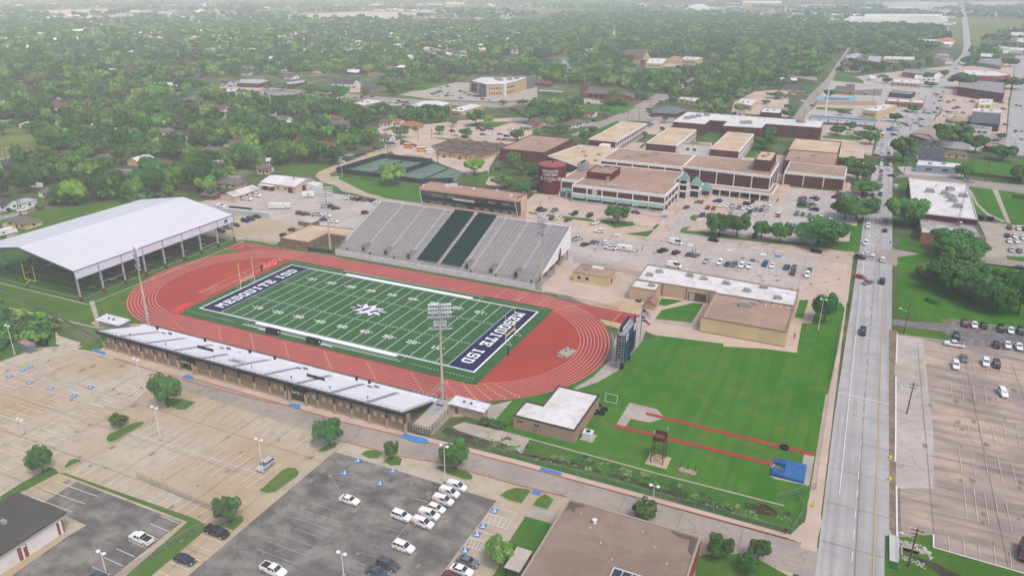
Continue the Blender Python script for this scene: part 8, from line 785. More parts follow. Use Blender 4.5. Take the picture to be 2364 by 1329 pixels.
t=flat('brown L-shaped changing building left of the home stand','changing_building','changing building',mat('brick_brown',(.26,.18,.135),(.23,.16,.12),.6),tanroof,[(-75.2,41.5),(-60,41.5),(-60,55.3),(-47.8,55.3),(-50,66),(-75.6,62.5)],4,par=.3,trim=mat('trim_brown',(.3,.22,.16))); units(t,[(-69,54),(-57,60),(-52,63)],3.7,.8,'roof_vent')
for x in (-72.5,-71.7,-65.3,-64.5): MB().box(x-.3,x+.3,41.4,41.5,2.2,2.7).build('window',glass,t)
for y in (46,50): MB().box(-60,-59.9,y-.6,y+.6,0,2.2).build('door',mat('door_brown',(.2,.13,.1)),t)
t=thing('yard_wall','short brown yard wall behind the changing building','wall',(-80,69,0)); MB().box(-88,-80,68.5,68.8,0,2.2).box(-80,-79.7,66,74,0,2.2).build('wall',MATS['brick_brown'],t)
def gable(label,name,cat,x0,x1,y0,y1,h,rz,wall,roof,axis='x',door=None):
    t=thing(name,label,cat,((x0+x1)/2,(y0+y1)/2,0)); xm,ym=(x0+x1)/2,(y0+y1)/2; m_=MB().prism([(x0,y0),(x1,y0),(x1,y1),(x0,y1)],0,h,cap=False)
    if axis=='x': m_.quad((x1,y0,h),(x1,y1,h),(x1,ym,rz)).quad((x0,y1,h),(x0,y0,h),(x0,ym,rz)); V=[(x0-.4,y0-.4,h-.05),(x1+.4,y0-.4,h-.05),(x1+.4,ym,rz+.1),(x0-.4,ym,rz+.1),(x1+.4,y1+.4,h-.05),(x0-.4,y1+.4,h-.05)]
    else: m_.quad((x0,y0,h),(x1,y0,h),(xm,y0,rz)).quad((x1,y1,h),(x0,y1,h),(xm,y1,rz)); V=[(x0-.4,y1+.4,h-.05),(x0-.4,y0-.4,h-.05),(xm,y0-.4,rz+.1),(xm,y1+.4,rz+.1),(x1+.4,y0-.4,h-.05),(x1+.4,y1+.4,h-.05)]
    m_.build('wall',wall,t); MB().add(V+[(a,b_,c-.15) for a,b_,c in V],[(0,1,2,3),(3,2,4,5),(9,8,7,6),(11,10,8,9),(0,6,7,1),(5,4,10,11)]).build('roof',roof,t); return t
cw2=mat('shop_cream',(.56,.46,.38),(.5,.42,.35),.4)
t=gable('white-roofed maintenance shop with maroon doors, behind the west lot','maintenance_shop','workshop',-151,-127,113.5,130.5,4,6,cw2,oldwroof)
for x in (-148,-143.5,-130.5): MB().box(x-1.6,x+1.6,113.35,113.45,0,3).build('door',maroon,t)
for x in (-139,-134): window(t,x,113.42,2,1.2,1,0)
MB().box(-126.95,-126.9,119,122,0,3.2).build('door',maroon,t); MB().box(-126.9,-120.5,123,129,0,3.4).build('side_tank_shed',alum,t); MB().box(-151.2,-141,110.8,113.4,2.9,3.1).build('awning',white,t)
t=gable('long pale shed with rusty white roof and parked pickups','storage_shed','shed',-154,-144.2,86,104.5,3,4.6,cw2,mat('rusty_roof',(.55,.53,.52),(.42,.39,.37),.2,(.33,.25,.2),.6,.6),axis='y')
MB().box(-144.2,-144.1,90,91.2,0,2.2).build('door',maroon,t)
for y in (95,99): MB().box(-144.2,-144.1,y-.7,y+.7,1.2,2.3).build('window',glass,t)
t=gable('low grey-roofed brick shed hidden behind the white canopy','storage_shed','shed',-166,-157,84,93,2.4,3.6,brick2,RM['greyroof'])
t=gable('small tan garden shed beside the flagpole','garden_shed','shed',88.3,91.8,43.5,48.2,2.3,3.4,mat('shed_tan',(.48,.36,.25)),mat('shed_roof',(.3,.2,.15)),axis='y'); MB().box(89,91,43.4,43.5,0,2).build('door',mat('shed_door',(.4,.3,.21)),t)
# roadside white-roofed building with mast
t=flat('large white-roofed brick building with rooftop units beside the road','roadside_building','office building',brick2 if False else mat('maroon_brick',(.13,.05,.045),(.11,.045,.04),.5),oldwroof,[(177,193),(204,193),(205.7,266),(177,268)],7.6,trim=mat('coping',(.5,.48,.46)))
units(t,[(186,239,.05),(193,237),(195,231),(195.5,224),(197,213),(196,248,.3),(201,236)],7.2,1.7); units(t,[(190,255),(181,250),(199,260)],7.2,.9,'roof_vent')
t=flat('grey weathered flat annex with orange brick sides near the road','roadside_annex','office building',WM['orangebrick'],mat('weathered_roof',(.3,.285,.28),(.5,.49,.48),.1,(.17,.165,.165),.3,.7),[(180.4,169),(204.8,172.5),(203.5,191.5),(180.4,192.6)],5,trim=mat('annex_trim',(.25,.23,.22))); units(t,[(184,188),(186,176)],4.6,.9,'roof_vent')
winrow(t,(180.4,169),(204.8,172.5),3,2.5,1.2,1.4)
x,y=196,189; t=thing('radio_mast','tall thin lattice radio mast beside the white-roofed building','mast',(x,y,0)); m_=MB()
for k in range(3):
    a=2*math.pi*k/3; m_.tube((x+.5*math.cos(a),y+.5*math.sin(a),0),(x+.3*math.cos(a),y+.3*math.sin(a),36),.05,n=4)
    for i in range(30):
        a2=2*math.pi*(k+1)/3; z=i*1.2; m_.tube((x+.45*math.cos(a),y+.45*math.sin(a),z),(x+.45*math.cos(a2),y+.45*math.sin(a2),z+1.2),.03,n=3)
m_.build('lattice',mat('mast_metal',(.2,.19,.2)),t); MB().box(x-.7,x+.7,y-.7,y+.7,0,5.6).build('base_block',WM['orangebrick'],t); MB().lathe([(0,5.9),(.7,6.3),(.75,6.4),(0,6.1)],12,c=(x+1.2,y)).build('dish',white,t)
# south edge buildings
t=flat('large brown gravel-roofed building cut by the bottom edge','office_building','office building',brick2,mat('gravel_roof',(.3,.235,.19),(.25,.2,.165),.09,(.2,.16,.135),.35,.55),[(104,-74.6),(132.2,-74.6),(132.2,-140),(104,-140)],6,par=.3,trim=mat('coping_pale',(.36,.31,.27))); MB().lathe([(.4,5.7),(.4,6.5),(.55,6.6),(0,6.7)],10,c=(111.5,-79.5)).build('roof_vent',white,t)
MB().poly([(104.6,-75.2),(108.4,-75.2),(106.4,-76.6),(106.6,-78.4),(105.2,-77.4),(104.6,-79)],5.76).build('roof_stain',mat('roof_stain',(.15,.125,.105)),t); MB().poly([(131.6,-75.2),(126,-75.2),(128,-76.4),(130.2,-76.2),(130.6,-79.5),(131.6,-80.5)],5.76).build('roof_stain',mat('roof_stain',(0,0,0)),t); units(t,[(108+3.3*i,-78-((i*5)%4)*3.4) for i in range(7)],5.74,.35,'roof_vent'); o=MB().box(119,124.6,-97,-90.4,5.7,6.4).build('skylight',mat('skylight_frame',(.5,.5,.5)),t); m_=MB()
for i in range(3): m_.box(119.3+1.8*i,120.9+1.8*i,-96.6,-90.8,6.38,6.44)
m_.build('pane',glass,o)
t=thing('brown_stains','x','x') if False else None
t=thing('garage_building','grey ribbed-roof garage with white roller doors, bottom left corner','garage',(-2,-130,0)); MB().prism([(8.9,-123.2),(-6,-122.6),(-6,-170),(8.9,-170)],0,4.3).build('wall',brick2,t)
MB().box(-6.5,9.4,-170,-122.2,4.3,4.7).build('roof',mat('ribbed_roof',(.105,.098,.09),(.09,.085,.08),.3,ribs=('Y',.75,(.14,.135,.125),.55)),t)
for a,b_ in ((-131,-124.6),(-139.5,-133),(-148,-141.5)): 
    o=MB().box(8.9,9.0,a,b_,.1,3.3).build('roller_door',mat('door_white',(.62,.6,.58),(.57,.55,.53),.5),t)
MB().box(8.9,9.1,-170,-122.4,3.35,4.28).build('ribbed_fascia',mat('fascia_rib',(.5,.5,.49),ribs=('Y',2.2,(.36,.36,.36),.8)),t)
MB().box(9.0,9.15,-132.2,-131.9,0,3.3).box(9,9.15,-124.1,-123.6,0,3.3).build('downpipe',white,t)
for y in (-131.6,-123.9): MB().box(9.1,9.25,y-.25,y+.25,2.9,3.2).build('wall_lamp',white,t)
units(t,[(1,-130)],4.7,.6); t=thing('bus_shelter','flat grey-roofed shelter beside a small bright tree','shelter',(100.4,-93,0)); MB().box(98.8,102.1,-96,-89.7,2.9,3.1).build('roof',mat('shelter_roof',(.5,.46,.42),(.44,.4,.37),.5),t)
for x in (99.1,101.8):
    for y in (-95.6,-90.1): MB().box(x-.08,x+.08,y-.08,y+.08,0,2.9).build('post',dark,t)
# ------------------------------------------------------------------ landmark buildings further back
P=[(-232,516),(-200.5,493.5),(-186,504),(-184.5,530),(-189,580),(-219,560),(-237,556)]
t=flat('modern three-storey municipal building with white roof and grey tower','municipal_building','municipal building',mat('muni_tan',(.52,.4,.28),(.47,.365,.26),.4),wroof,P,12,par=.9,trim=mat('muni_grey',(.2,.2,.225)))
m_=MB(); a,b_=Vector((-232,516)),Vector((-200.5,493.5)); 
gm_=mat('muni_slate',(.22,.22,.25),(.19,.19,.215),.5); MB().obox(-207,497.4,0,13,1.2,12.4,math.atan2(-22.5,31.5)).build('grey_panel',gm_,t); MB().obox(-187,573,0,3,17,12.6,0).build('grey_tower',gm_,t)
winrow(t,(-200.5,493.5),(-186,504),6,3.2,1.1,2.2); winrow(t,(-200.5,493.5),(-186,504),6,8,1.1,2.2); winrow(t,(-186,504),(-184.5,530),9,3.2,1.1,2.2); winrow(t,(-186,504),(-184.5,530),9,8,1.1,2.2); winrow(t,(-184.5,530),(-189,570),9,3.2,1.1,2.2); winrow(t,(-184.5,530),(-189,570),9,8,1.1,2.2)
MB().obox(-223,509.5,2,12,.4,8,math.atan2(-22.5,31.5)).build('glass_entrance',mat('muni_glass',(.06,.08,.12),rough=.1),t)
MB().box(-186.2,-184.4,503,506,0,12.3).build('corner_pier',white,t); units(t,[(-205,535),(-199,545),(-203,552),(-196,556),(-212,540)],11.2,2.2)
t=thing('walkway_canopy','long flat parking canopy right of the municipal building','canopy',(-150,541,0)); MB().obox(-150,541,3,26,5,.35,.12).build('roof',mat('canopy_roof',(.5,.48,.46)),t)
for q in (-11,-4,4,11): MB().box(-150+q-.15,-150+q+.15,541+q*.12-.15,541+q*.12+.15,0,3).build('column',steel,t)
t=gable('brick fire station with long grey gable roof','fire_station','fire station',-112,-83,534,556,4.6,8.6,brick2,RM['greyroof']); MB().box(-116,-110,536,542,0,11.3).build('tower',brick2,t); MB().add([(-116.5,535.5,11.3),(-109.5,535.5,11.3),(-109.5,542.5,11.3),(-116.5,542.5,11.3),(-113,539,12.8)],[(0,1,4),(1,2,4),(2,3,4),(3,0,4),(3,2,1,0)]).build('tower_roof',RM['redroof'],t)
for x in (-104,-98,-92): MB().box(x-1.9,x+1.9,533.85,533.95,0,3.6).build('bay_door',dark,t)
t=gable('lower grey-roofed wing right of the fire station','fire_station_wing','fire station',-82,-58,528,545,3.6,7,brick2,RM['greyroof'],axis='y')
t=thing('round_office','low brick office under a wide grey hip roof','office building',(-9,470,0)); MB().prism([(-17,452),(1,455),(4,478),(-14,485),(-22,470)],0,3.5,cap=False).build('wall',brick2,t); m_=MB(); Q=[(-19,450),(2.5,453),(6,479),(-14,488),(-24,470)]
m_.add([(x,y,3.4) for x,y in Q]+[(-9,469,7.6)],[(i,(i+1)%5,5) for i in range(5)]+[(4,3,2,1,0)]); m_.build('roof',mat('office_roof',(.19,.21,.235),(.165,.18,.2),.4),t); winrow(t,(-17,452),(1,455),4,1.8,1.6,1.5)
t=gable('brick church with steep brown gable roof among trees','church','church',-180,-150,890,930,6,17,mat('church_cream',(.5,.4,.28)),RM['brownroof'],axis='x')
t=thing('bell_tower','square brown brick bell tower before the church','tower',(-126.6,807,0)); MB().box(-130,-123,804,810,0,13.5).build('wall',WM['orangebrick'],t); MB().box(-130.3,-122.7,803.7,810.3,13.5,14.2).build('cap',tanwall,t)
for z in (4,10): MB().box(-127.4,-125.8,803.85,803.95,z,z+2).build('opening',dark,t)
t=thing('steeple_church','white church with slender white steeple in far trees','church',(-318,1280,0)); MB().box(-322,-313,1275,1284,0,8).build('tower',WM['white'],t); MB().add([(-320.5,1277,8),(-314.5,1277,8),(-314.5,1283,8),(-320.5,1283,8),(-317.5,1280,27)],[(0,1,4),(1,2,4),(2,3,4),(3,0,4)]).build('steeple',white,t); MB().box(-312,-270,1268,1290,0,6).build('nave_wall',WM['white'],t); MB().box(-313,-269,1267,1291,6,7).build('roof',wroof,t)
t=thing('car_wash_canopy','long blue flat canopy on posts beside the street','canopy',(133,482,0)); MB().prism([(107.5,475),(160,476),(159.5,487),(109,486)],4.2,5.2,bottom=True).build('roof',mat('canopy_blue',(.1,.24,.34),(.09,.21,.3),.4),t); MB().box(108,160,474.7,475.1,4.6,5.3).build('white_edge',white,t)
for x in np.linspace(109,158,8): MB().box(x-.35,x+.35,476.5,477.2,0,4.2).build('post',WM['orangebrick'],t)
t=thing('banner_wall','tan wall with long pale blue lettered banner','wall',(128,598,0)); MB().prism([(106,588),(158,608),(157.8,608.6),(105.8,588.6)],0,4).build('wall',tanwall,t)
MB().prism([(105.4,589.1),(140.4,602.6),(140.3,602.9),(105.3,589.4)],4.1,7.5,bottom=True).build('banner',mat('banner_blue',(.3,.5,.62)),t); m_=MB(); text_mb(m_,'AFFORDABLE CAR CARE',2.1,(123,595.7,5.8),(35,13.5,0),(0,0,1),lift=.25); m_.build('lettering',navy,t)
x,y=117.8,524.7; t=thing('white_monopole','very tall white monopole beside the blue canopy','monopole',(x,y,0)); MB().tube((x,y,0),(x,y,29.7),.8,.4,10).build('pole',WM['white'],t); MB().lathe([(.7,27),(.7,29.5)],8,c=(x,y)).build('antenna',alum,t)
# ------------------------------------------------------------------ scoreboard, flagpole, field-event kit
t=thing('scoreboard','tall navy scoreboard seen from behind at the track bend','scoreboard',(94,0,0)); nb=mat('board_navy',(.025,.075,.13),(.03,.085,.145),.4,rough=.5)
for y in (-3.3,3.4): MB().tube((94.2,y,0),(94.2,y,4),.55,n=12).build('column',mat('column_navy',(.012,.025,.09)),t)
MB().box(94.9,95.2,-4.8,6.6,2.8,12).build('back_panel',nb,t); MB().box(92.6,92.9,-5.2,6.8,3,12.2).build('front_screen',dark,t)
MB().box(95.2,95.26,-1.5,4.2,4.3,10).build('dark_vent',mat('board_dark',(.02,.04,.07)),t)
m_=MB()
for z in np.arange(3.2,12.1,.95): m_.box(92.9,94.9,-4.9,-4.7,z,z+.14).box(92.9,94.9,6.4,6.6,z,z+.14)
for x in (92.95,93.9,94.8): m_.box(x,x+.12,-4.95,-4.8,2.9,12.6)
m_.box(92.9,94.9,-4.8,6.5,11.9,12.0).box(92.9,94.9,-4.8,6.5,9.6,9.7).box(92.9,94.9,-4.8,6.5,3.1,3.2); m_.build('side_ladder_frame',steel,t)
MB().box(92.7,93.6,-3.4,5.4,12.4,13.9).build('header_board',mat('header_navy',(.04,.055,.08)),t); m_=MB()
for y in np.arange(-3,5.3,1.4): m_.box(93.62,93.66,y,y+1.1,12.6,13.4)
m_.build('header_light',alum,t); MB().box(94.6,94.9,4.9,6.4,12,14.2).build('side_wing',nb,t); 
for y0,y1,z0 in ((-4.4,-2.3,10),(3.6,5.9,10)): 
    o=MB().box(95.2,95.3,y0,y1,z0,z0+2).build('sponsor_sign',white,t); MB().box(95.3,95.33,y0+.5,y1-.5,z0+.7,z0+1.3).build('sign_mark',maroon if y0<0 else steel,o)
t=thing('flagpole','dark flagpole on a round slab behind the scoreboard','flagpole',(93.8,18,0)); MB().tube((93.8,18,0),(93.8,18,12.7),.11,.06,8).build('pole',mat('pole_dark',(.1,.08,.07)),t); MB().lathe([(.8,0),(.8,.25),(0,.25)],14,c=(93.8,18)).build('slab',concrete,t); MB().lathe([(0,12.6),(.14,12.75),(0,12.9)],8,c=(93.8,18)).build('finial',white,t)
def flag(label,z,kind):
    t=thing('flag',label,'flag',(93.9,18,z)); cols=[mat('flag_red',(.45,.03,.05)),mat('flag_white',(.7,.7,.72)),mat('flag_blue',(.02,.04,.2))]; m_=MB(); L,H,nx,nz=3.0,1.8,12,13
    def pt(i,j): 
        a=i/nx; return (93.9+a*L*.92,18+math.sin(a*6)*.16-.12*a,z+H*(j/nz)-.75*a*a-.2*a)
    for i in range(nx):
        for j in range(nz):
            if kind=='us': c=2 if (i<5 and j>=6) else (0 if j%2==0 else 1)
            else: c=2 if i<4 else (1 if j>=nz//2 else 0)
            m_.quad(pt(i,j),pt(i+1,j),pt(i+1,j+1),pt(i,j+1),m=c)
    m_.build('cloth',cols,t)
    if kind!='us': a=pt(2,6); MB().box(a[0]-.25,a[0]+.25,a[1]-.1,a[1]-.05,a[2]-.25,a[2]+.25).build('star',cols[1],t)
flag('striped red and white flag with blue canton, upper on the pole',9.4,'us'); flag('lower flag with blue bar, white and red bands',7.0,'tx')
t=thing('filming_tower','rusty red lattice filming tower on a concrete pad','tower',(116.2,-44.6,0)); rust=mat('rust_red',(.14,.045,.04),(.1,.05,.04),1.5,rough=.9); MB().box(113.6,118.8,-47.3,-42.3,0,.2).build('pad',mat('pad_tan',(.45,.37,.27)),t)
m_=MB(); c4=[(114.6,-46.3),(117.6,-46.3),(117.6,-43),(114.6,-43)]
for i in range(4):
    a,b_=c4[i],c4[(i+1)%4]; ta=(116.1+(a[0]-116.1)*.85,-44.6+(a[1]+44.6)*.85); m_.tube((*a,.2),(*ta,8),.09,n=5)
    for z in (.3,2.4,4.5): m_.tube((*a,z),(*b_,z+2.1),.045,n=4).tube((*b_,z),(*a,z+2.1),.045,n=4).tube((*a,z+2.1),(*b_,z+2.1),.05,n=4)
m_.build('lattice_legs',rust,t); MB().box(114.7,117.5,-46.1,-43.1,6.4,6.55).build('deck',mat('deck_rust',(.2,.11,.09)),t); MB().box(114.7,117.5,-46.15,-46.05,6.5,7.6).box(117.45,117.55,-46.1,-43.1,6.5,7.6).box(114.7,117.5,-43.15,-43.05,6.5,7.6).build('side_panel',maroon,t)
for x,y in ((114.8,-45.9),(117.4,-43.3)): MB().tube((x,y,7.4),(x,y,8.6),.05,n=5).box(x-.2,x+.2,y-.15,y+.15,8.4,8.9).build('camera_mount',steel,t)
t=thing('landing_mat','big blue pole vault landing mat on concrete','landing mat',(145.6,-36,0)); bl=mat('mat_blue',(.06,.17,.36),(.05,.145,.31),.7,rough=.6)
MB().box(144.6,149.3,-39.4,-32.2,.15,.95).build('main_pad',bl,t); MB().box(141.9,144.55,-39.3,-36.2,.15,.9).box(141.9,144.55,-34.1,-32.4,.15,.9).build('front_bun',mat('mat_blue_dark',(.045,.14,.31),(.04,.12,.27),.7,rough=.6),t); MB().box(141.7,149.4,-39.5,-39.42,.02,.16).build('ground_batten',white,t); MB().box(142.4,143.6,-35.5,-35.0,.05,.2).build('vault_box',mat('box_orange',(.6,.3,.12)),t)
t=thing('shot_put_slab','pale concrete throwing slab with two small figures of equipment','slab',(75.5,-1,0)); MB().prism([(73.2,-2.8),(76.8,-4.2),(78,1),(74.4,2.3)],.2,.7).build('slab',concrete,t); MB().prism([(73.3,-3.1),(75.5,-3.9),(75.6,-4.6),(73.4,-3.8)],.2,.35).build('front_kerb',steel,t)
for x,y in ((75.1,-.6),(76.1,.6)): MB().tube((x,y,.7),(x,y,1.9),.12,n=6).box(x-.3,x+.3,y-.1,y+.1,.7,.85).build('starting_stand',dark,t)
tm=MB(); n=20; pf=[(.45,0),(.9,.02),(1,.14),(1,.4),(.9,.5),(.5,.5),(.42,.3),(.45,0)]; tm.lathe(pf,n); tyre=tm.mesh('tyre',black,smooth=True)
for (x,y),s,lab in zip(MISC['tires'],(.9,1.2,1.0,1.0,1.15,1.1),('black tractor tyre against the equipment house wall','largest black tractor tyre, leftmost on the grass pile','black tractor tyre in front, middle of the grass pile','black tractor tyre at the right of the pile','lone black tractor tyre lying on the red runway','dark tyre beside the tan field house block')): tag(put('tractor_tyre',tyre,None,(x,y,.05),0,(s,s,s)),lab,'tyre','tractor tyres')
x,y=MISC['concrete']; t=thing('broken_slab','broken concrete footing with three dark posts on grass','concrete footing',(x,y,0)); MB().prism([(x-2,y-.9),(x+2.1,y-1),(x+2.2,y+.8),(x-1.9,y+.9)],0,.3).build('slab',mat('slab_rough',(.4,.35,.29),(.28,.24,.2),1.2,(.2,.17,.14),3,.7),t)
for a in (-1.7,0,1.8): MB().tube((x+a,y+.5,0),(x+a,y+.5,1.9),.06,n=5).build('post',dark,t)
x,y=MISC['stump']; t=thing('brush_pile','brown pile of dead brush in the creek','brush pile',(x,y,0)); m_=MB(); q=random.Random(2)
for _ in range(140): a=q.random()*6.28; r=q.random()*2.4; z=q.random()*(1.3-r*.4); m_.tube((x+r*math.cos(a)*1.5,y+r*math.sin(a)*.7,max(z,.05)),(x+r*math.cos(a+.9)*1.5,y+r*math.sin(a+.9)*.7,max(.1,z+.5*q.random())),.05,n=3)
m_.build('twigs',mat('dead_twig',(.16,.1,.07),(.11,.07,.05),2),t)
t=thing('soccer_goal','small white goal frame beside the equipment house roof','goal frame',(96,-22,0)); MB().tube((95.4,-23.4,.1),(98.8,-23.4,.1),.05).tube((98.8,-23.4,.1),(98.6,-21.6,1.6),.05).tube((95.4,-23.4,.1),(95.2,-21.6,1.6),.05).tube((95.2,-21.6,1.6),(98.6,-21.6,1.6),.05).build('frame',alum,t)
hm_=MB().tube((-.5,0,0),(-.5,0,.95),.04,n=4).tube((.5,0,0),(.5,0,.95),.04,n=4).box(-.55,.55,-.03,.03,.85,1.0,1).box(-.55,-.45,-.3,.3,0,.05).box(.45,.55,-.3,.3,0,.05).mesh('hurdle',[steel,white])
for i in range(46):
    if i<26: a=-.45-.034*(i%13)-(.0 if i<13 else .55); rk=RI+8*LW+1.2; x,y=TX+HS+rk*math.cos(a+.9 if i<13 else a-.2),TY+rk*math.sin(a+.9 if i<13 else a-.2); ro=a
    else: x,y,ro=57+(i-26)*.75,38.6-(i-26)*.06,R(90)
    o=put('hurdle',hm_,None,(x,y,.2),ro); auto(o,'grey and white hurdle',('lined along the right track bend' if i<13 else 'lined along the near right bend' if i<26 else 'lined beside the far right straight'),x,y,'hurdle','hurdles stored round the track')
# ------------------------------------------------------------------ fences
chain=mat('chain_mesh',(.2,.21,.21)); cn=chain.node_tree; bs=cn.nodes['Principled BSDF']; bs.inputs['Alpha'].default_value=.14
def fence(label,pts,h,step=3,mesh=chain,post=steel,name='chain_fence',z=0,pr=.028):
    c=np.mean(np.array(pts),0); t=thing(name,label,'fence',(float(c[0]),float(c[1]),0)); m_=MB(); pm_=MB()
    for a,b_ in zip(pts,pts[1:]):
        a,b_=Vector(a),Vector(b_); n=max(1,round((b_-a).length/step))
        for i in range(n+1): q=a.lerp(b_,i/n); m_.tube((q.x,q.y,0),(q.x,q.y,h+.1),pr,n=4)
        m_.tube((a.x,a.y,h),(b_.x,b_.y,h),pr*.8,n=4); d=(b_-a).normalized(); pm_.prism([(a.x-d.y*.02,a.y+d.x*.02),(a.x+d.y*.02,a.y-d.x*.02),(b_.x+d.y*.02,b_.y-d.x*.02),(b_.x-d.y*.02,b_.y+d.x*.02)],.05,h-.03,cap=False)
    m_.build('posts_and_rail' if False else 'fence_frame',post,t); pm_.build('mesh_panel',mesh,t); return t
scr=mat('wind_screen',(.03,.045,.06),(.035,.055,.07),.4)
fence('dark screened fence around the tennis courts, outer ring',[(-137,163),(-134,209.2),(-97,209.6)],3.2,mesh=scr); fence('dark screened fence along the near side of tennis courts',[(-137,163),(-98,163.4),(-77,162.2),(-61.4,172.8)],3,mesh=scr); fence('dark screened fence dividing the two tennis courts',[(-98.3,180),(-96.5,209)],3.2,mesh=scr)
fence('chain fence with posts along the grass strip by the tan lot',[(5.5,-106.5),(42,-106.5+.3)] if False else [W_ for W_ in [(7,-103.5),(38.5,-105.5)]],1.9,2.6); fence('chain fence along the tall grass beside the dark lot',[(38.5,-105.5),(34,-112),(30,-130)],1.9,3)
fence('long green chain fence beside the creek sidewalk',[(66,-57.8),(84,-58.4),(124,-58.2),(148.4,-58.2)],1.3,4,mesh=mat('green_mesh',(.06,.13,.05)) if False else chain)
fence('corner chain fence around the creek outlet',[(144.3,-48.4),(152,-40),(151.8,-30)],1.9); fence('short chain fence beside the yellow posts',[(148,-45),(150.3,-50),(148.6,-58.2)],1.9)
fence('chain fence along the field sidewalk by the main road',[(151.9,-30),(152.6,58)],1.6,4); fence('chain fence with dark lower screen along the creek west side',[(-140,-44),(-98,-50),(-63,-57.5)],1.1,4,mesh=mat('fence_screen',(.22,.23,.23)))  # lower screen of the west fence is an even grey
fence('chain fence between the practice turf and the west lot',[(-95,39.5),(-62,43)],2.0); fence('green screened fence beside the changing building',[(-60,41),(-48,42.6)],2,mesh=mat('screen_green',(.02,.07,.05))); fence('chain gates in the yard behind the ticket building',[(48,78),(72,74.5),(80,73)],2.4,3); fence('chain fence along the far straight by the field house',[(50,41.5),(80,38.6)],1.2,3)
fence('brown timber fence behind the park',[(229,277),(262,270),(290,268)],1.9,3,mesh=mat('fence_wood',(.22,.14,.1),(.18,.115,.085),.8),name='timber_fence'); fence('dark tall fence below the big street oaks',[(196,330),(240,322)],2,4,mesh=wood,name='timber_fence'); fence('orange timber fence beside the small white house',[(-155,262),(-132,248)],1.9,3,mesh=mat('fence_orange',(.33,.14,.07)),name='timber_fence')
fence('tall dark netting fence standing in the park lawn',[(238,255),(240,214)],3.2,4,mesh=mat('net_dark',(.06,.07,.06)))
t=thing('tennis_net','tennis net across the left court','net',(-114,186,0)); MB().box(-116,-115.9,166,204,0,1).build('net',mat('net',(.06,.08,.07)),t)
t=thing('tennis_net','tennis net across the right court','net',(-83,180,0)); MB().box(-80.1,-80,163,200,0,1).build('net',MATS['net'],t)
mb=MB()
for cx,cy0 in ((-116,167),(-116,185),(-80,166),(-80,183)):
    for q in (0,14): mb.strip([(cx-11.9,cy0+q),(cx+11.9,cy0+q)],.14,.2)
    for q in (-11.9,11.9): mb.strip([(cx+q,cy0),(cx+q,cy0+14)],.14,.202)
    for q in (-6.4,6.4): mb.strip([(cx+q,cy0+1.4),(cx+q,cy0+12.6)],.12,.204)
    mb.strip([(cx-6.4,cy0+7),(cx+6.4,cy0+7)],.12,.206).strip([(cx-11.9,cy0+1.4),(cx+11.9,cy0+1.4)],.1,.208).strip([(cx-11.9,cy0+12.6),(cx+11.9,cy0+12.6)],.1,.208)
struct('court_markings',mb,M_f2)
# ------------------------------------------------------------------ lamp posts and utility poles
def lamp(x,y,h):
    t=thing('lamp_post',None,None,(x,y,0)); auto(t,'tall white lamp post',ctx(x,y),x,y,'lamp post','car park lamp posts'); o=MB().tube((x,y,0),(x,y,h),.11,.07,8).build('pole',white,t)
    MB().lathe([(.38,0),(.38,.8),(0,.8)],10,c=(x,y)).build('footing',concrete,t)
    for s in (-1,1): MB().tube((x,y,h),(x+s*.7,y,h+.1),.05,n=5).lathe([(.12,h-.1),(.4,h-.05),(.42,h+.15),(.15,h+.32),(0,h+.32)],10,c=(x+s*.8,y)).build('lamp_head',white,t)
for (x,y),h in LOTLAMPS: lamp(x,y,min(h,12))
pw=mat('pole_wood',(.17,.125,.1),(.12,.09,.075),1)
UT=[]
for (x,y),h in UTIL:
    h=min(max(h,8),13); t=thing('utility_pole',None,None,(x,y,0)); auto(t,'brown wooden utility pole',ctx(x,y),x,y,'utility pole','utility poles'); MB().tube((x,y,0),(x,y,h),.19,.12,6).build('pole',pw,t); MB().box(x-1.2,x+1.2,y-.06,y+.06,h-.7,h-.52).box(x-.9,x+.9,y-.06,y+.06,h-1.6,h-1.45).build('crossarm',pw,t)
    for q in (-1.1,-.5,.5,1.1): MB().lathe([(.05,h-.52),(.09,h-.4),(0,h-.25)],6,c=(x+q,y)).build('insulator',alum,t)
    if x>165 and y<70: MB().tube((x,y,h*.72),(x-2.2,y,h*.78),.05,n=5).box(x-2.9,x-2.1,y-.15,y+.15,h*.77,h*.8).build('street_lamp',alum,t)
    UT.append((x,y,h))
# ------------------------------------------------------------------ small roadside things
for (x,y),lab in zip(MISC['yelposts'],('yellow bollard, left of a pair beside the hydrant','yellow bollard, right of a pair beside the hydrant')): t=thing('bollard',lab,'bollard',(x,y,0),group='yellow bollards'); MB().tube((x,y,0),(x,y,1.5),.17,n=8).build('post',yel,t); MB().lathe([(.17,1.5),(.1,1.62),(0,1.65)],8,c=(x,y)).build('cap',yel,t)
for (x,y),lab in zip(MISC['hydr'],('yellow hydrant at the upper end of the verge crossing','yellow hydrant at the lower end of the verge crossing')): t=thing('hydrant',lab,'hydrant',(x,y,0),group='yellow hydrants'); MB().lathe([(.3,0),(.25,.15),(.2,.2),(.2,.8),(.28,.85),(.15,1.1),(0,1.15)],10,c=(x,y)).build('body',yel,t); MB().tube((x-.45,y,.6),(x+.45,y,.6),.1,n=6).build('outlet',yel,t)
x,y=171.2,-54; t=thing('culvert','dark concrete culvert mouth with white rubble','culvert',(x,y,0)); MB().box(x-1.6,x+1.7,y+.3,y+.7,0,.9).box(x-1.8,x-1.5,y-2,y+.7,0,.6).build('headwall',concrete,t); MB().box(x-1.4,x+1.5,y+.1,y+.28,.02,.7).build('mouth',dark,t); m_=MB(); q=random.Random(8)
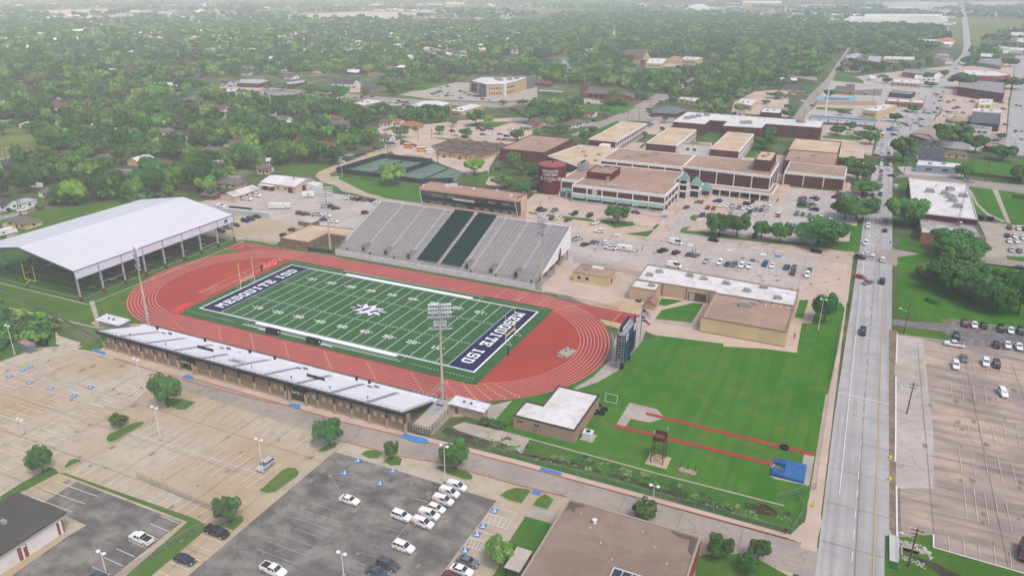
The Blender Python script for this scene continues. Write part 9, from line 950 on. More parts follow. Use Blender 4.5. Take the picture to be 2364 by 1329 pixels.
for _ in range(170): 
    a=x-3+q.random()*7; b_=y+.6+q.random()*2.6+(0 if a<x+3 else -1); s=.15+q.random()*.2; m_.obox(a,b_,0,s*1.4,s,s,q.random()*3)
for _ in range(60): a=x-2.5+q.random()*5; b_=y-3.2+q.random()*1.6+(a-x)*-.3; m_.obox(a,b_,0,.35,.25,.2,q.random()*3)
o=m_.build('rubble',mat('rubble_pale',(.5,.49,.46),(.38,.36,.33),2),t); o['kind']='stuff'
t=thing('footbridge','pale grey plank footbridge with rails beside the road','footbridge',(168,-54,0)); MB().box(167.3,168.9,-58.5,-50,.25,.4).build('deck',mat('deck_grey',(.5,.48,.46)),t); m_=MB()
for xx in (167.3,168.9):
    for z in (.8,1.3): m_.tube((xx,-58.5,z),(xx,-50,z),.04,n=4)
    for q in np.arange(-58.5,-49.9,1.4): m_.tube((xx,q,.3),(xx,q,1.3),.04,n=4)
m_.build('railing',alum,t); MB().box(167.4,168.8,-60.5,-58.6,.2,.3).build('green_ramp',mat('ramp_green',(.03,.14,.08)),t)
# small stones and flowers along the creek
m_=MB(); q=random.Random(11)
for _ in range(420):
    a=70+q.random()*78; b_=-54.2+1.6*math.sin(a*.13)+q.gauss(0,1.1); s=.08+q.random()*.18
    if abs(math.sin(a*.31)+math.sin(a*.13))>.8: m_.obox(a,b_,.1,s*1.5,s,s,q.random()*3)
tag(m_.build('creek_stones',mat('creek_stone',(.36,.36,.27),(.25,.27,.17),2)),kind='stuff')
# ------------------------------------------------------------------ vehicles
CC=dict(white=(.74,.74,.74),vanwhite=(.76,.76,.77),silver=(.42,.43,.45),grey=(.17,.185,.2),darkgrey=(.085,.09,.1),dark=(.03,.034,.042),black=(.012,.012,.014),maroon=(.13,.015,.022),red=(.38,.02,.025),blue=(.03,.08,.22),teal=(.05,.1,.12),green=(.02,.06,.05),bus=(.75,.33,.02))
CNAME=dict(vanwhite='white',darkgrey='dark grey',dark='charcoal',teal='dark teal',bus='yellow')
def paint(c): return mat('paint_'+c,CC[c],rough=.28,spec=.55)
def loft(S,cap=True):
    """S: stations (x, halfwidth_bottom, halfwidth_belt, halfwidth_top, z0, zbelt, ztop)"""
    m_=MB(); V=[]
    for x,wb,wm,wt,z0,zm,zt in S: V+=[(x,-wb,z0),(x,-wm,(z0+zm)/2),(x,-wm,zm),(x,-wt,zt),(x,wt,zt),(x,wm,zm),(x,wm,(z0+zm)/2),(x,wb,z0)]
    n=8; F=[(k*n+i,k*n+(i+1)%n,(k+1)*n+(i+1)%n,(k+1)*n+i) for k in range(len(S)-1) for i in range(n)]+[tuple(range(n))[::-1],tuple(range((len(S)-1)*n,len(S)*n))]
    return m_.add(V,[f_[::-1] for f_ in F])
def car_parts(kind):
    L={'sedan':4.8,'suv':4.8,'hatch':4.3,'pickup':5.7,'van':4.8,'bigvan':5.9,'bus':7.2,'minibus':6.5}[kind]; h=L/2; wd={'sedan':.91,'suv':.96,'hatch':.9,'pickup':1.0,'van':.92,'bigvan':1.02,'bus':1.22,'minibus':1.1}[kind]
    zb={'sedan':.92,'suv':1.08,'hatch':.98,'pickup':1.15,'van':1.1,'bigvan':1.2,'bus':1.5,'minibus':1.3}[kind]; zr={'sedan':1.46,'suv':1.76,'hatch':1.55,'pickup':1.86,'van':1.85,'bigvan':2.5,'bus':3.0,'minibus':2.6}[kind]
    # cabin x: rear base, rear roof, front roof, windscreen base
    cb={'sedan':(-1.95,-1.15,.25,1.1),'suv':(-2.3,-2.05,.35,1.15),'hatch':(-2.05,-1.6,.3,1.15),'pickup':(-.75,-.55,.8,1.5),'van':(-2.36,-2.25,.45,1.45),'bigvan':(-2.92,-2.85,1.3,2.2),'bus':(-3.55,-3.5,2.0,2.4),'minibus':(-3.2,-3.15,2.0,2.6)}[kind]
    lo=[(-h,wd*.9,wd*.9,wd*.86,.42,zb*.78,zb-.08),(-h+.12,wd,wd,wd*.93,.3,zb*.8,zb),(h-1.1,wd,wd,wd*.93,.3,zb*.8,zb),(h-.35,wd*.96,wd*.96,wd*.86,.3,zb*.72,zb-.14),(h,wd*.82,wd*.82,wd*.76,.38,zb*.6,zb-.3)]
    if kind=='pickup': lo[1]=(-h+.12,wd,wd,wd*.96,.35,zb*.8,zb); 
    body=loft(lo); wt=wd*.78; a,b_,c,d=cb
    if kind=='pickup': # open bed
        body.box(-h+.12,-.8,-wd+.16,wd-.16,zb+.004,zb+.01,1)
        body.box(-h+.1,-.85,-wd*.94,-wd*.94+.14,zb,zb+.14).box(-h+.1,-.85,wd*.94-.14,wd*.94,zb,zb+.14).box(-h+.02,-h+.15,-wd*.9,wd*.9,zb-.1,zb+.14)
    solid=kind in('van','bigvan')
    e=.03
    roof=[(b_-e,-wt,zr-.1),(c+e,-wt,zr-.1),(c+e,wt,zr-.1),(b_-e,wt,zr-.1),(b_+.12,-wt+.12,zr),(c-.15,-wt+.12,zr),(c-.15,wt-.12,zr),(b_+.12,wt-.12,zr)]
    body.add(roof,[(4,5,6,7),(0,1,5,4),(1,2,6,5),(2,3,7,6),(3,0,4,7)])
    cab=MB(); P0=[(a,-wd*.9,zb-.02),(d,-wd*.88,zb-.1),(d,wd*.88,zb-.1),(a,wd*.9,zb-.02)]; P1=[(b_,-wt,zr-.09),(c,-wt,zr-.09),(c,wt,zr-.09),(b_,wt,zr-.09)]
    cab.add(P0+P1,[(0,1,5,4),(1,2,6,5),(2,3,7,6),(3,0,4,7)])
    def pil(p,q,r=.05): body.tube(p,q,r,n=4,caps=False)
    for i in range(4): pil(P0[i],P1[i],.055)
    mids=[.5] if kind in('sedan','pickup','hatch') else [.35,.66] if kind in('suv',) else []
    if kind in('bus','minibus'): mids=[i/8 for i in range(1,8)]
    for q in mids:
        for i,j in ((0,1),(3,2)): pil(Vector(P0[i]).lerp(Vector(P0[j]),q),Vector(P1[i]).lerp(Vector(P1[j]),q),.05)
    if solid:  # panel sides over the rear two thirds
        k=.62; 
        for i,j,s in ((0,1,-1),(3,2,1)):
            A0,A1=Vector(P0[i]),Vector(P0[i]).lerp(Vector(P0[j]),k); B0,B1=Vector(P1[i]),Vector(P1[i]).lerp(Vector(P1[j]),k-.06); o_=Vector((0,s*.03,0)); q=[A0+o_,A1+o_,B1+o_,B0+o_]; body.quad(*(q if s<0 else q[::-1]))
        body.quad(Vector(P0[3])-Vector((.03,0,0)),Vector(P0[0])-Vector((.03,0,0)),Vector(P1[0])-Vector((.03,0,0)),Vector(P1[3])-Vector((.03,0,0)))
    if kind in('bus','minibus'):
        for s in (-1,1): body.box(a,d-.3,s*wd*.93-.02,s*wd*.93+.02,zb-.1,zb+.25).box(b_,c,s*wt-.02*s-.06,s*wt+.06,zr-.5,zr-.09)
    else: body.box(.2,.35,-wd-.2,-wd+.05,zb-.1,zb+.08).box(.2,.35,wd-.05,wd+.2,zb-.1,zb+.08)
    if kind=='bus': body.box(b_,c,-wt-.02,wt+.02,zr-.12,zr+.02,1)
    wr={'pickup':.4,'suv':.38,'bus':.5,'bigvan':.38}.get(kind,.34)
    wx=(-h+ (1.05 if kind not in('bus','minibus') else 1.6),h-.95)
    head=MB().box(h-.32,h-.06,-wd*.86,-wd*.5,zb*.62,zb*.62+.17); tail=MB().box(-h-.02,-h+.08,-wd*.88,-wd*.6,zb*.7,zb*.7+.22)
    return dict(L=L,wd=wd,body=body,cab=cab,head=head,tail=tail,wr=wr,wx=wx,zb=zb,zr=zr)
bedm=mat('bed_liner',(.05,.045,.04)); carglass=mat('car_glass',(.025,.03,.04),rough=.06,spec=.8); hlm=mat('headlight',(.55,.57,.6),rough=.15,spec=.8); tlm=mat('taillight',(.25,.01,.012),rough=.3)
def wheel(wr): return MB().tube((0,-.12,0),(0,.12,0),wr,n=14).tube((0,-.14,0),(0,.14,0),wr*.58,n=10,m=1).mesh('wheel',[black,alum])
CP={k:car_parts(k) for k in('sedan','suv','hatch','pickup','van','bigvan','bus','minibus')}; CMESH={}
for k,c in CP.items(): c['wm']=wheel(c['wr']); c['cabm']=c['cab'].mesh('windows',carglass); c['hm']=c['head'].mesh('headlight',hlm); c['tm']=c['tail'].mesh('taillight',tlm)
def bodymesh(k,c,far):
    key=(k,c,far)
    if key in CMESH: return CMESH[key]
    P=CP[k]; m_=MB(); m_.add(P['body'].v,P['body'].f); m_.m=list(P['body'].m); mats=[paint(c),white if k=='bus' else bedm]
    if far:
        m_.add(P['cab'].v,P['cab'].f,2); 
        for x in P['wx']:
            for s in (-1,1): m_.tube((x,s*(P['wd']-.2),P['wr']),(x,s*(P['wd']+.01),P['wr']),P['wr'],n=8,m=3)
        mats+=[carglass,black]
    CMESH[key]=m_.mesh('vehicle' if far else 'body',mats); return CMESH[key]
KN=dict(sedan='sedan',suv='suv',hatch='hatchback',pickup='pickup_truck',van='van',bigvan='cargo_van',bus='school_bus',minibus='minibus'); KT=dict(sedan='sedan',suv='sport utility car',hatch='hatchback',pickup='pickup truck',van='van',bigvan='tall van',bus='school bus',minibus='minibus')
nv=0
for k,c,hd,x,y,cx_ in CARS:
    if hd is None: hd=0
    cx_=CTX[cx_]
    d=view(x,y)[2]; near=d<300; look=f'{CNAME.get(c,c)} {KT[k]}'+(' with orange side graphics' if c=='vanwhite' else '')
    rot=R(hd)+random.uniform(-.04,.04)
    if near:
        t=thing(KN[k],None,None,(x,y,.22),rot); P=CP[k]; put('body',bodymesh(k,c,0),t); put('windows',P['cabm'],t)
        for wx in P['wx']:
            for s in (-1,1): put('wheel',P['wm'],t,(wx,s*(P['wd']-.1),P['wr']))
        for s in (1,-1): put('headlight',P['hm'],t,scale=(1,s,1)); put('taillight',P['tm'],t,scale=(1,s,1))
        if c=='vanwhite':
            if 'gfx' not in globals():
                gm=MB(); 
                for a,b_,z0,z1,mi in ((-2.3,-1.5,.45,1.0,0),(-1.5,-.8,.4,.75,0),(-.8,.2,.38,.6,1),(-1.9,-1.75,1.05,1.45,1),(-1.1,-.3,1.15,1.45,2)): gm.box(a,b_,-.935,-.925,z0,z1,mi).box(a,b_,.925,.935,z0,z1,mi)
                gfx=gm.mesh('side_graphic',[mat('gfx_orange',(.6,.22,.04)),mat('gfx_brown',(.2,.07,.03)),mat('gfx_blue',(.45,.55,.62))])
            put('side_graphic',gfx,t)
    else: t=put(KN[k],bodymesh(k,c,1),None,(x,y,.2),rot)
    auto(t,look,cx_,x,y,'car' if k in('sedan','suv','hatch') else KT[k],'vehicles '+cx_)
for (x,y),(L,Wd,H),rot,lab,cat_ in [(MISC['box'][0],(7,2.4,3.2),20,'white box truck beside the long yard fence','box truck'),(MISC['box'][1],(6,2.4,2.8),20,'white box trailer right of the box truck','trailer'),(MISC['box'][2],(6,2.5,3),40,'white camper trailer below the maintenance shop','camper trailer'),(MISC['box'][3],(6.5,2.2,2.5),0,'white cargo trailer hitched behind the white pickup','trailer'),(MISC['rv'][0],(9,2.5,3.2),80,'white motorhome parked at the left edge','motorhome'),(MISC['rv'][1],(6.5,2.4,2.8),15,'small white camper trailer in the suburb trees','camper trailer')]:
    t=thing(cat_.replace(' ','_'),lab,cat_,(x,y,0),R(rot)); MB().prism([(-L/2,-Wd/2),(L/2-.3,-Wd/2),(L/2,-Wd/2+.3),(L/2,Wd/2-.3),(L/2-.3,Wd/2),(-L/2,Wd/2)],.7,H).build('box_body',white) .parent=t; t.children[-1].location=(0,0,0)
    for wx in (-L*.28,L*.3):
        for s in (-1,1): put('wheel',CP['pickup']['wm'],t,(wx,s*(Wd/2-.1),.4))
    if 'truck' in cat_ or 'home' in cat_: o=MB().prism([(L/2+.02,-1),(L/2+1.4,-.9),(L/2+1.4,.9),(L/2+.02,1)],.6,1.9).build('cab',white); o.parent=t; o=MB().box(L/2+1.0,L/2+1.43,-.8,.8,1.3,1.8).build('windscreen',carglass); o.parent=t
    o=MB().box(-L/2-.02,-L/2+.02,-Wd*.4,Wd*.4,.8,H-.2).build('rear_door',alum); o.parent=t
    if cat_!='box truck': o=MB().box(-.6,.6,-Wd/2-.02,-Wd/2+.02,1.5,2.1).build('window',carglass); o.parent=t
x,y=MISC['semi']; t=thing('dump_trailer','long dark tipper trailer behind the container row','trailer',(x,y,0),R(8)); o=MB().prism([(-6,-1.2),(6,-1.2),(6,1.2),(-6,1.2)],1,2.6,cap=False).box(-6,6,-1.2,1.2,.9,1.05).build('body',mat('trailer_dark',(.04,.045,.035))); o.parent=t
for q in (-4.5,-3.4,4): 
    for s in (-1,1): put('wheel',CP['bus']['wm'],t,(q,s*1.1,.5))
x,y=MISC['conts'][0]; t=thing('container_row','long pale corrugated container along the fence','container',(x,y,0),R(8)); o=MB().box(-14,14,-1.2,1.2,.1,2.7).build('body',mat('container_pale',(.5,.5,.5),ribs=('X',.8,(.36,.37,.38),.8))); o.parent=t; o=MB().box(13.98,14.05,-1.1,1.1,.2,2.6).build('door',alum); o.parent=t
x,y=MISC['container']; t=thing('shipping_container','grey shipping container with rusty roof beside the bushes','container',(x,y,0),R(-8)); o=MB().box(-3.1,3.1,-1.2,1.2,.15,2.6).build('body',mat('container_grey',(.22,.25,.28),ribs=('X',3.2,(.16,.18,.21),.8))); o.parent=t; o=MB().box(-3.1,3.1,-1.2,1.2,2.6,2.65).build('roof',mat('container_rust',(.3,.2,.17),(.3,.27,.26),.8)); o.parent=t; o=MB().box(3.1,3.16,-1.1,1.1,.25,2.5).build('door',mat('container_door',(.18,.21,.24))); o.parent=t
for (x,y),lab in ((MISC['dumpster'],'dark green waste bin beside the grey container'),(MISC['dump2'][0],'dark green waste bin, left one by the park path'),(MISC['dump2'][1],'dark green waste bin, right one by the park path')):
    t=thing('waste_bin',lab,'waste bin',(x,y,0)); gd=mat('bin_green',(.01,.05,.04)); MB().add([(x-1.3,y-.8,.1),(x+1.3,y-.8,.1),(x+1.3,y+.8,.1),(x-1.3,y+.8,.1),(x-1.5,y-1,1.5),(x+1.5,y-1,1.5),(x+1.5,y+.9,1.8),(x-1.5,y+.9,1.8)],[(0,1,5,4),(1,2,6,5),(2,3,7,6),(3,0,4,7),(0,3,2,1)]).build('body',gd,t); MB().add([(x-1.55,y-1.05,1.55),(x+1.55,y-1.05,1.55),(x+1.55,y+.95,1.88),(x-1.55,y+.95,1.88)],[(0,1,2,3),(3,2,1,0)]).build('lid',dark,t)
# ------------------------------------------------------------------ people
PM={}
def person_mesh(col,pose):
    key=(col,pose)
    if key in PM: return PM[key]
    st=.28 if pose else .1
    J=[((0,0,.95),.15),((0,0,1.2),.15),((0,0,1.42),.17),((0,0,1.55),.06),((0,0,1.66),.1),((0,0,1.78),.085),((.1,.05,.9),.1),((.1,st*.5,.5),.075),((.1,st*.3-.05,.06),.055),((.1,st*.3+.12,.04),.05),((-.1,-.05,.9),.1),((-.1,-st*.3,.5),.075),((-.1,-st,.08),.055),((-.1,-st+.14,.04),.05),((.2,0,1.42),.075),((.25,-st*.4,1.15),.055),((.25,st*.3,.92),.045),((-.2,0,1.42),.075),((-.25,st*.4,1.15),.055),((-.25,st*.6,.95),.045)]
    E=[(0,1),(1,2),(2,3),(3,4),(4,5),(0,6),(6,7),(7,8),(8,9),(0,10),(10,11),(11,12),(12,13),(2,14),(14,15),(15,16),(2,17),(17,18),(18,19)]
    me=bpy.data.meshes.new('skeleton'); me.from_pydata([j[0] for j in J],E,[]); o=bpy.data.objects.new('person',me); COL.objects.link(o); md=o.modifiers.new('skin','SKIN'); sv=me.skin_vertices[0].data
    for i,j in enumerate(J): sv[i].radius=(j[1],j[1])
    sv[0].use_root=True; s=o.modifiers.new('sub','SUBSURF'); s.levels=1; s.render_levels=1
    bpy.context.view_layer.update(); m2=bpy.data.meshes.new_from_object(o.evaluated_get(bpy.context.evaluated_depsgraph_get())); bpy.data.objects.remove(o); m2.materials.clear()
    for m_ in (mat('skin',(.3,.18,.12)),mat('shirt_'+col,dict(k=(.03,.03,.035),w=(.7,.7,.7),b=(.06,.12,.3))[col]),mat('trousers',(.03,.035,.05)),mat('shoe',(.05,.05,.05))): m2.materials.append(m_)
    for p in m2.polygons: c=p.center; p.material_index=0 if c.z>1.5 or (abs(c.x)>.2 and c.z<1.1 and c.z>.7) else 1 if c.z>.95 else 2 if c.z>.12 else 3; p.use_smooth=True
    m2.name='person'; PM[key]=m2; return m2
hairm=MB().lathe([(.105,1.7),(.12,1.76),(.1,1.84),(.05,1.88),(0,1.89)],10).mesh('hair',dark,smooth=True)
PL=dict(k='person in dark clothes',w='person in a white top',b='person in a blue top')
for i,((x,y),c) in enumerate(PEOPLE):
    o=put('person',person_mesh(c,i%2),None,(x,y,.22),i*1.3); auto(o,PL[c]+(' walking' if i%2 else ' standing'),ctx(x,y) if view(x,y)[2]>330 else 'near '+min(LM+[('the main road',158,0)],key=lambda q:(q[1]-x)**2+(q[2]-y)**2)[0],x,y,'person','people about the grounds'); put('hair',hairm,o)
# ------------------------------------------------------------------ trees
def crown(seed,ncl,nq,qs,jit=.42,mname='leaf_m',lowcut=.34):
    g=np.random.default_rng(seed); C=[];Rd=[]
    for _ in range(ncl):
        a=g.random()*6.283; r=math.sqrt(g.random())*.72; top=math.sqrt(max(0,1-(r/.95)**2)); z=.62+ (g.random()*1.15-.62)*.36*top; rc=.15+.19*g.random(); C.append((r*math.cos(a),r*math.sin(a),z)); Rd.append(rc)
    C=np.array(C); Rd=np.array(Rd); k=g.integers(0,ncl,nq); d=g.normal(size=(nq,3)); d[:,2]+=.25; d/=np.linalg.norm(d,axis=1)[:,None]
    P=C[k]+d*(Rd[k]*(.75+.3*g.random(nq)))[:,None]*np.array([1,1,.62]); P[:,2]=np.clip(P[:,2],lowcut,1.02)
    n=d+jit*g.normal(size=(nq,3)); n/=np.linalg.norm(n,axis=1)[:,None]; t=np.cross(n,g.normal(size=(nq,3))); t/=np.linalg.norm(t,axis=1)[:,None]; b=np.cross(n,t); s=(qs*(.6+.8*g.random(nq)))[:,None]; zs=np.array([1,1,.75])
    V=np.stack([P-t*s*zs,P-b*s*.7*zs,P+t*s*zs,P+b*s*.7*zs],1).reshape(-1,3); me=bpy.data.meshes.new('crown'); me.vertices.add(len(V)); me.vertices.foreach_set('co',V.ravel().astype(np.float32)); me.loops.add(nq*4); me.loops.foreach_set('vertex_index',np.arange(nq*4,dtype=np.int32)); me.polygons.add(nq); me.polygons.foreach_set('loop_start',np.arange(0,nq*4,4,dtype=np.int32)); me.polygons.foreach_set('loop_total',np.full(nq,4,dtype=np.int32)); 
    for q in LEAF[mname]: me.materials.append(q)
    me.polygons.foreach_set('material_index',((k*7+seed)%3).astype(np.int32)); me.update(); me.validate(); return me
LEAF={}
for tn,c in dict(d=(.05,.12,.042),m=(.085,.18,.05),l=(.155,.27,.07),y=(.18,.25,.095)).items(): LEAF[tn]=[mat(f'leaf_{tn}_{i}',tuple(v*f_ for v in c),tuple(v*f_*1.35 for v in c),1.1,rough=.7,spec=.15,coord='object',rnd=.22) for i,f_ in enumerate((.88,1.0,1.18))]
def trunk(seed):
    g=random.Random(seed); m_=MB().tube((0,0,0),(.02,.01,.3),.055,.04,7).tube((.02,.01,.3),(0,.03,.62),.04,.02,6)
    for i in range(5): a=i*1.26+g.random(); m_.tube((.01,.01,.24+.04*i),(.42*math.cos(a),.42*math.sin(a),.48+.06*g.random()),.026,.008,5)
    return m_.mesh('trunk',bark,smooth=True)
TR=[trunk(i) for i in range(3)]
NEAR={tn:[crown(10+i,34,9500,.047,mname=tn) for i in range(3)] for tn in 'dml'}; MIDC={tn:[crown(30+i,24,3200,.078,mname=tn) for i in range(3)] for tn in 'dmly'}
allT=[(x,y,h,r,tn,1) for x,y,h,r,tn in TREES]
# fill the wooded suburbs
SKIP=[np.array(p) for n,m,l,p in SHEETS if m!='scrub' and n!='ground' and n!='water' or n=='water']; SK2=[np.array(P) for *_,P,_w in FLATS]
hx=np.array([[a,b_,c] for a,b_,c in HPOS]); ex=np.array([[a,b_,c] for a,b_,_,c,_,_ in allT])
def fill(P,sp,keep,rmin,rmax,seed,hole=0,skip=True):
    g=np.random.default_rng(seed); P=np.array(P,float); x0,y0=P.min(0); x1,y1=P.max(0); X,Y=np.meshgrid(np.arange(x0,x1,sp),np.arange(y0,y1,sp)); X=X.ravel()+g.uniform(-.45,.45,X.size)*sp; Y=Y.ravel()+g.uniform(-.45,.45,Y.size)*sp
    k=inpoly(P,X,Y)&(g.random(X.size)<keep); X,Y=X[k],Y[k]
    if hole: k=(np.sin(X*.011+1.3)+np.sin(Y*.013)+np.sin((X+Y)*.0061)+.5*np.sin(X*.031+Y*.027))>hole; X,Y=X[k],Y[k]
    for Q in (SKIP+SK2 if skip else []):
        a,b_=Q.min(0)-4,Q.max(0)+4; k=(X>a[0])&(X<b_[0])&(Y>a[1])&(Y<b_[1])
        if k.any(): 
            k2=k.copy(); k2[k]=inpoly(Q,X[k],Y[k]); X,Y=X[~k2],Y[~k2]
    return X,Y,g.uniform(rmin,rmax,X.size)
fx=[]; EXTRAH=[]; STR=[]
ZP=dict(a=(10,.93,4.8,8.2),b=(12.5,.93,4.8,8.6),w=(12.5,.97,5,9),g=(10.5,.92,4.4,7.4),d=(15,.55,4.5,7.5),e=(22,.55,6,11),f=(7.5,.8,3,5))
SG=dict(a=(R(9),78,190,.5,28),b=(R(4),105,260,.5,26))
def streets(P,ang,dy,dx,hp,hs,seed):
    g=np.random.default_rng(seed); P=np.array(P,float); c=P.mean(0); ca,sa=math.cos(ang),math.sin(ang); ext=float(np.abs(P-c).max()*1.5)
    W2=lambda x,y:(c[0]+x*ca-y*sa,c[1]+x*sa+y*ca)
    for k in range(-int(ext/dy),int(ext/dy)+1):
        xs=np.arange(-ext,ext,12.); pts=[W2(x,k*dy+4*math.sin(x*.02+k)) for x in xs]; ins=inpoly(P,[q[0] for q in pts],[q[1] for q in pts]); run=[]
        for q,i_ in zip(pts+[None],list(ins)+[False]):
            if i_: run.append(q)
            elif run:
                if len(run)>3: STR.append((run,7))
                run=[]
        for x in np.arange(-ext,ext,hs):
            for s in (-1,1):
                if g.random()<hp:
                    q=W2(x+g.uniform(-4,4),k*dy+s*(16+g.uniform(-2,3)))
                    if inpoly(P,[q[0]],[q[1]])[0]: EXTRAH.append((q[0],q[1],math.degrees(ang)+g.uniform(-4,4)))
    for k in range(-int(ext/dx),int(ext/dx)+1):
        pts=[W2(k*dx+5*math.sin(y*.015),y) for y in np.arange(-ext,ext,12.)]; ins=inpoly(P,[q[0] for q in pts],[q[1] for q in pts]); run=[]
        for q,i_ in zip(pts+[None],list(ins)+[False]):
            if i_: run.append(q)
            elif run:
                if len(run)>3: STR.append((run,7))
                run=[]
for i,(k,P) in enumerate(ZONES):
    sp,kp,r0,r1=ZP[k]; X,Y,Rr=fill(P,sp,kp,r0,r1,50+i,-.5 if k=='e' else 0)
    if k in SG: streets(P,*SG[k],seed=70+i)
    for x,y,r in zip(X,Y,Rr): fx.append((x,y,r))
def clearof(x,y,d):
    for Q in SKIP+SK2:
        a,b_=Q.min(0)-d,Q.max(0)+d
        if a[0]<x<b_[0] and a[1]<y<b_[1] and inpoly(Q,[x,x+d,x-d,x,x],[y,y,y,y+d,y-d]).any(): return False
    return all((x-a)**2+(y-b_)**2>(c+11)**2 for a,b_,c in HPOS)
mb=MB()
for p,wd in STR: mb.strip(p,wd,.02)
struct('road',mb,GM['drive'])
hr=random.Random(21); EXTRAH.sort(key=lambda q:(q[0]-CAM.x)**2+(q[1]-CAM.y)**2); nh=len(HPOS); FARH=[]
for x,y,ro in EXTRAH:
    v=view(x,y)
    if not(-.03<v[0]<1.03 and v[1]>-.02) or not clearof(x,y,6): continue
    if nh<290: house(float(x),float(y),hr.choice([13,14,16,18]),hr.choice([9,10,11]),ro+hr.choice([0,90,0]),hr.choice(['greyroof','brownroof','slate','greyroof','whiteroof','redroof']),hr.choice(['white','white','tanwall','cream','brick']),hr.choice(['gable','hip']),v[2]<900); nh+=1
    else: FARH.append((x,y,ro))
hx=np.array([[a,b_,c] for a,b_,c in HPOS]+[(a,b_,8) for a,b_,_ in FARH]); fx=np.array(fx)
ok=np.ones(len(fx),bool)
for p,wd in STR:
    q=np.array(p); lo,hi=q.min(0)-10,q.max(0)+10; k=np.where((fx[:,0]>lo[0])&(fx[:,0]<hi[0])&(fx[:,1]>lo[1])&(fx[:,1]<hi[1]))[0]
    if len(k): ok[k[(np.hypot(fx[k,0][:,None]-q[:,0],fx[k,1][:,None]-q[:,1]).min(1)<7.5)]]=False
for a,b_,c in hx:
    near=view(a,b_)[2]<1000; dd=np.array([a-CAM.x,b_-CAM.y]); dd/=np.linalg.norm(dd); rx,ry=fx[:,0]-a,fx[:,1]-b_; al=-(rx*dd[0]+ry*dd[1]); ac=np.abs(-rx*dd[1]+ry*dd[0]); ok&=~((rx**2+ry**2)<(c+3)**2)
    ok&=~((al>0)&(al<(17 if near else 14))&(ac<c*.7))
for a,b_,c in ex: ok&=~(((fx[:,0]-a)**2+(fx[:,1]-b_)**2)<(c*.75)**2)
# keep the strip before far roofed buildings thin
for *_,P,_w in FLATS:
    c=np.mean(np.array(P),0); dd=c-np.array([CAM.x,CAM.y]); L=np.linalg.norm(dd); dd/=L; rx,ry=fx[:,0]-c[0],fx[:,1]-c[1]; al=-(rx*dd[0]+ry*dd[1]); ac=np.abs(-rx*dd[1]+ry*dd[0]); hw=np.abs(np.array(P)-c).max(); ok&=~((al>-hw)&(al<hw*.4+(18 if L<1500 else 40))&(ac<hw*.9))
fx=fx[ok]; dist=np.hypot(fx[:,0]-CAM.x,fx[:,1]-CAM.y); 
uvv=np.array([view(a,b_,5) for a,b_,_ in fx]); inf=(uvv[:,0]>-.05)&(uvv[:,0]<1.05)&(uvv[:,1]<.6)&(uvv[:,2]>0); fx=fx[inf]; dist=dist[inf]
size=fx[:,2]/dist; order=np.argsort(-size); NI=max(0,298-len(allT)); tg=np.random.default_rng(5)
near_i=order[:NI]; rest=order[NI:]
for i in near_i: x,y,r=fx[i]; allT.append((float(x),float(y),float(r*(1.5+.5*tg.random())),float(r),tg.choice(list('ddmmmmll')),0))
TN=dict(d='dark green',m='mid-green',l='bright green',y='yellow-green')
for i,(x,y,h,r,tn,exp) in enumerate(allT):
    d=view(x,y)[2]; t=thing('broadleaf_tree',None,None,(x,y,.1),(i*2.4)%6.28); auto(t,('spreading ' if r*1.7>h else 'rounded ')+TN[tn]+(' tree' if h>6 else ' young tree'),ctx(x,y),x,y,'tree','broadleaf trees')
    put('crown',(NEAR if d<420 else MIDC)[tn][i%3],t,scale=(r,r,h)); put('trunk',TR[i%3],t,scale=(r*.9,r*.9,h*.95))
# the rest of the woods reads as one mass: instanced on one object
LOWC=bpy.data.collections.new('woodland_trees')
for j,(tn,sd) in enumerate([('d',1),('m',2),('m',3),('d',4),('l',5),('y',6)]):
    me=crown(60+sd,13,620,.17,jit=.3,mname=tn,lowcut=.2); o=bpy.data.objects.new('woodland_crown',me); LOWC.objects.link(o)
def wood(name,pts,scl,idx,label=None):
    me=bpy.data.meshes.new(name); me.from_pydata(pts,[],[]); n=len(pts)
    for nm_,ty,dt in (('scl','FLOAT_VECTOR',scl),('rotv','FLOAT_VECTOR',[(0,0,q) for q in tg.random(n)*6.28])): a=me.attributes.new(nm_,ty,'POINT'); a.data.foreach_set('vector',np.array(dt,dtype=np.float32).ravel())
    a=me.attributes.new('idx','INT','POINT'); a.data.foreach_set('value',np.array(idx,dtype=np.int32)); o=bpy.data.objects.new(name,me); COL.objects.link(o); tag(o,kind='stuff')
    ng=bpy.data.node_groups.new(name,'GeometryNodeTree'); ng.interface.new_socket('Geometry',in_out='INPUT',socket_type='NodeSocketGeometry'); ng.interface.new_socket('Geometry',in_out='OUTPUT',socket_type='NodeSocketGeometry')
    N=ng.nodes.new; gi,go=N('NodeGroupInput'),N('NodeGroupOutput'); ip=N('GeometryNodeInstanceOnPoints'); ci=N('GeometryNodeCollectionInfo'); ci.inputs['Collection'].default_value=LOWC; ci.inputs['Separate Children'].default_value=True; ci.inputs['Reset Children'].default_value=True
    L=ng.links.new; L(gi.outputs[0],ip.inputs['Points']); L(ci.outputs[0],ip.inputs['Instance']); ip.inputs['Pick Instance'].default_value=True
    for nm_,ty,so_ in (('scl','FLOAT_VECTOR','Scale'),('rotv','FLOAT_VECTOR','Rotation'),('idx','INT','Instance Index')): na=N('GeometryNodeInputNamedAttribute'); na.data_type=ty; na.inputs['Name'].default_value=nm_; L([q for q in na.outputs if q.enabled and q.name=='Attribute'][0],ip.inputs[so_])
    L(ip.outputs[0],go.inputs[0]); md=o.modifiers.new('scatter','NODES'); md.node_group=ng; return o
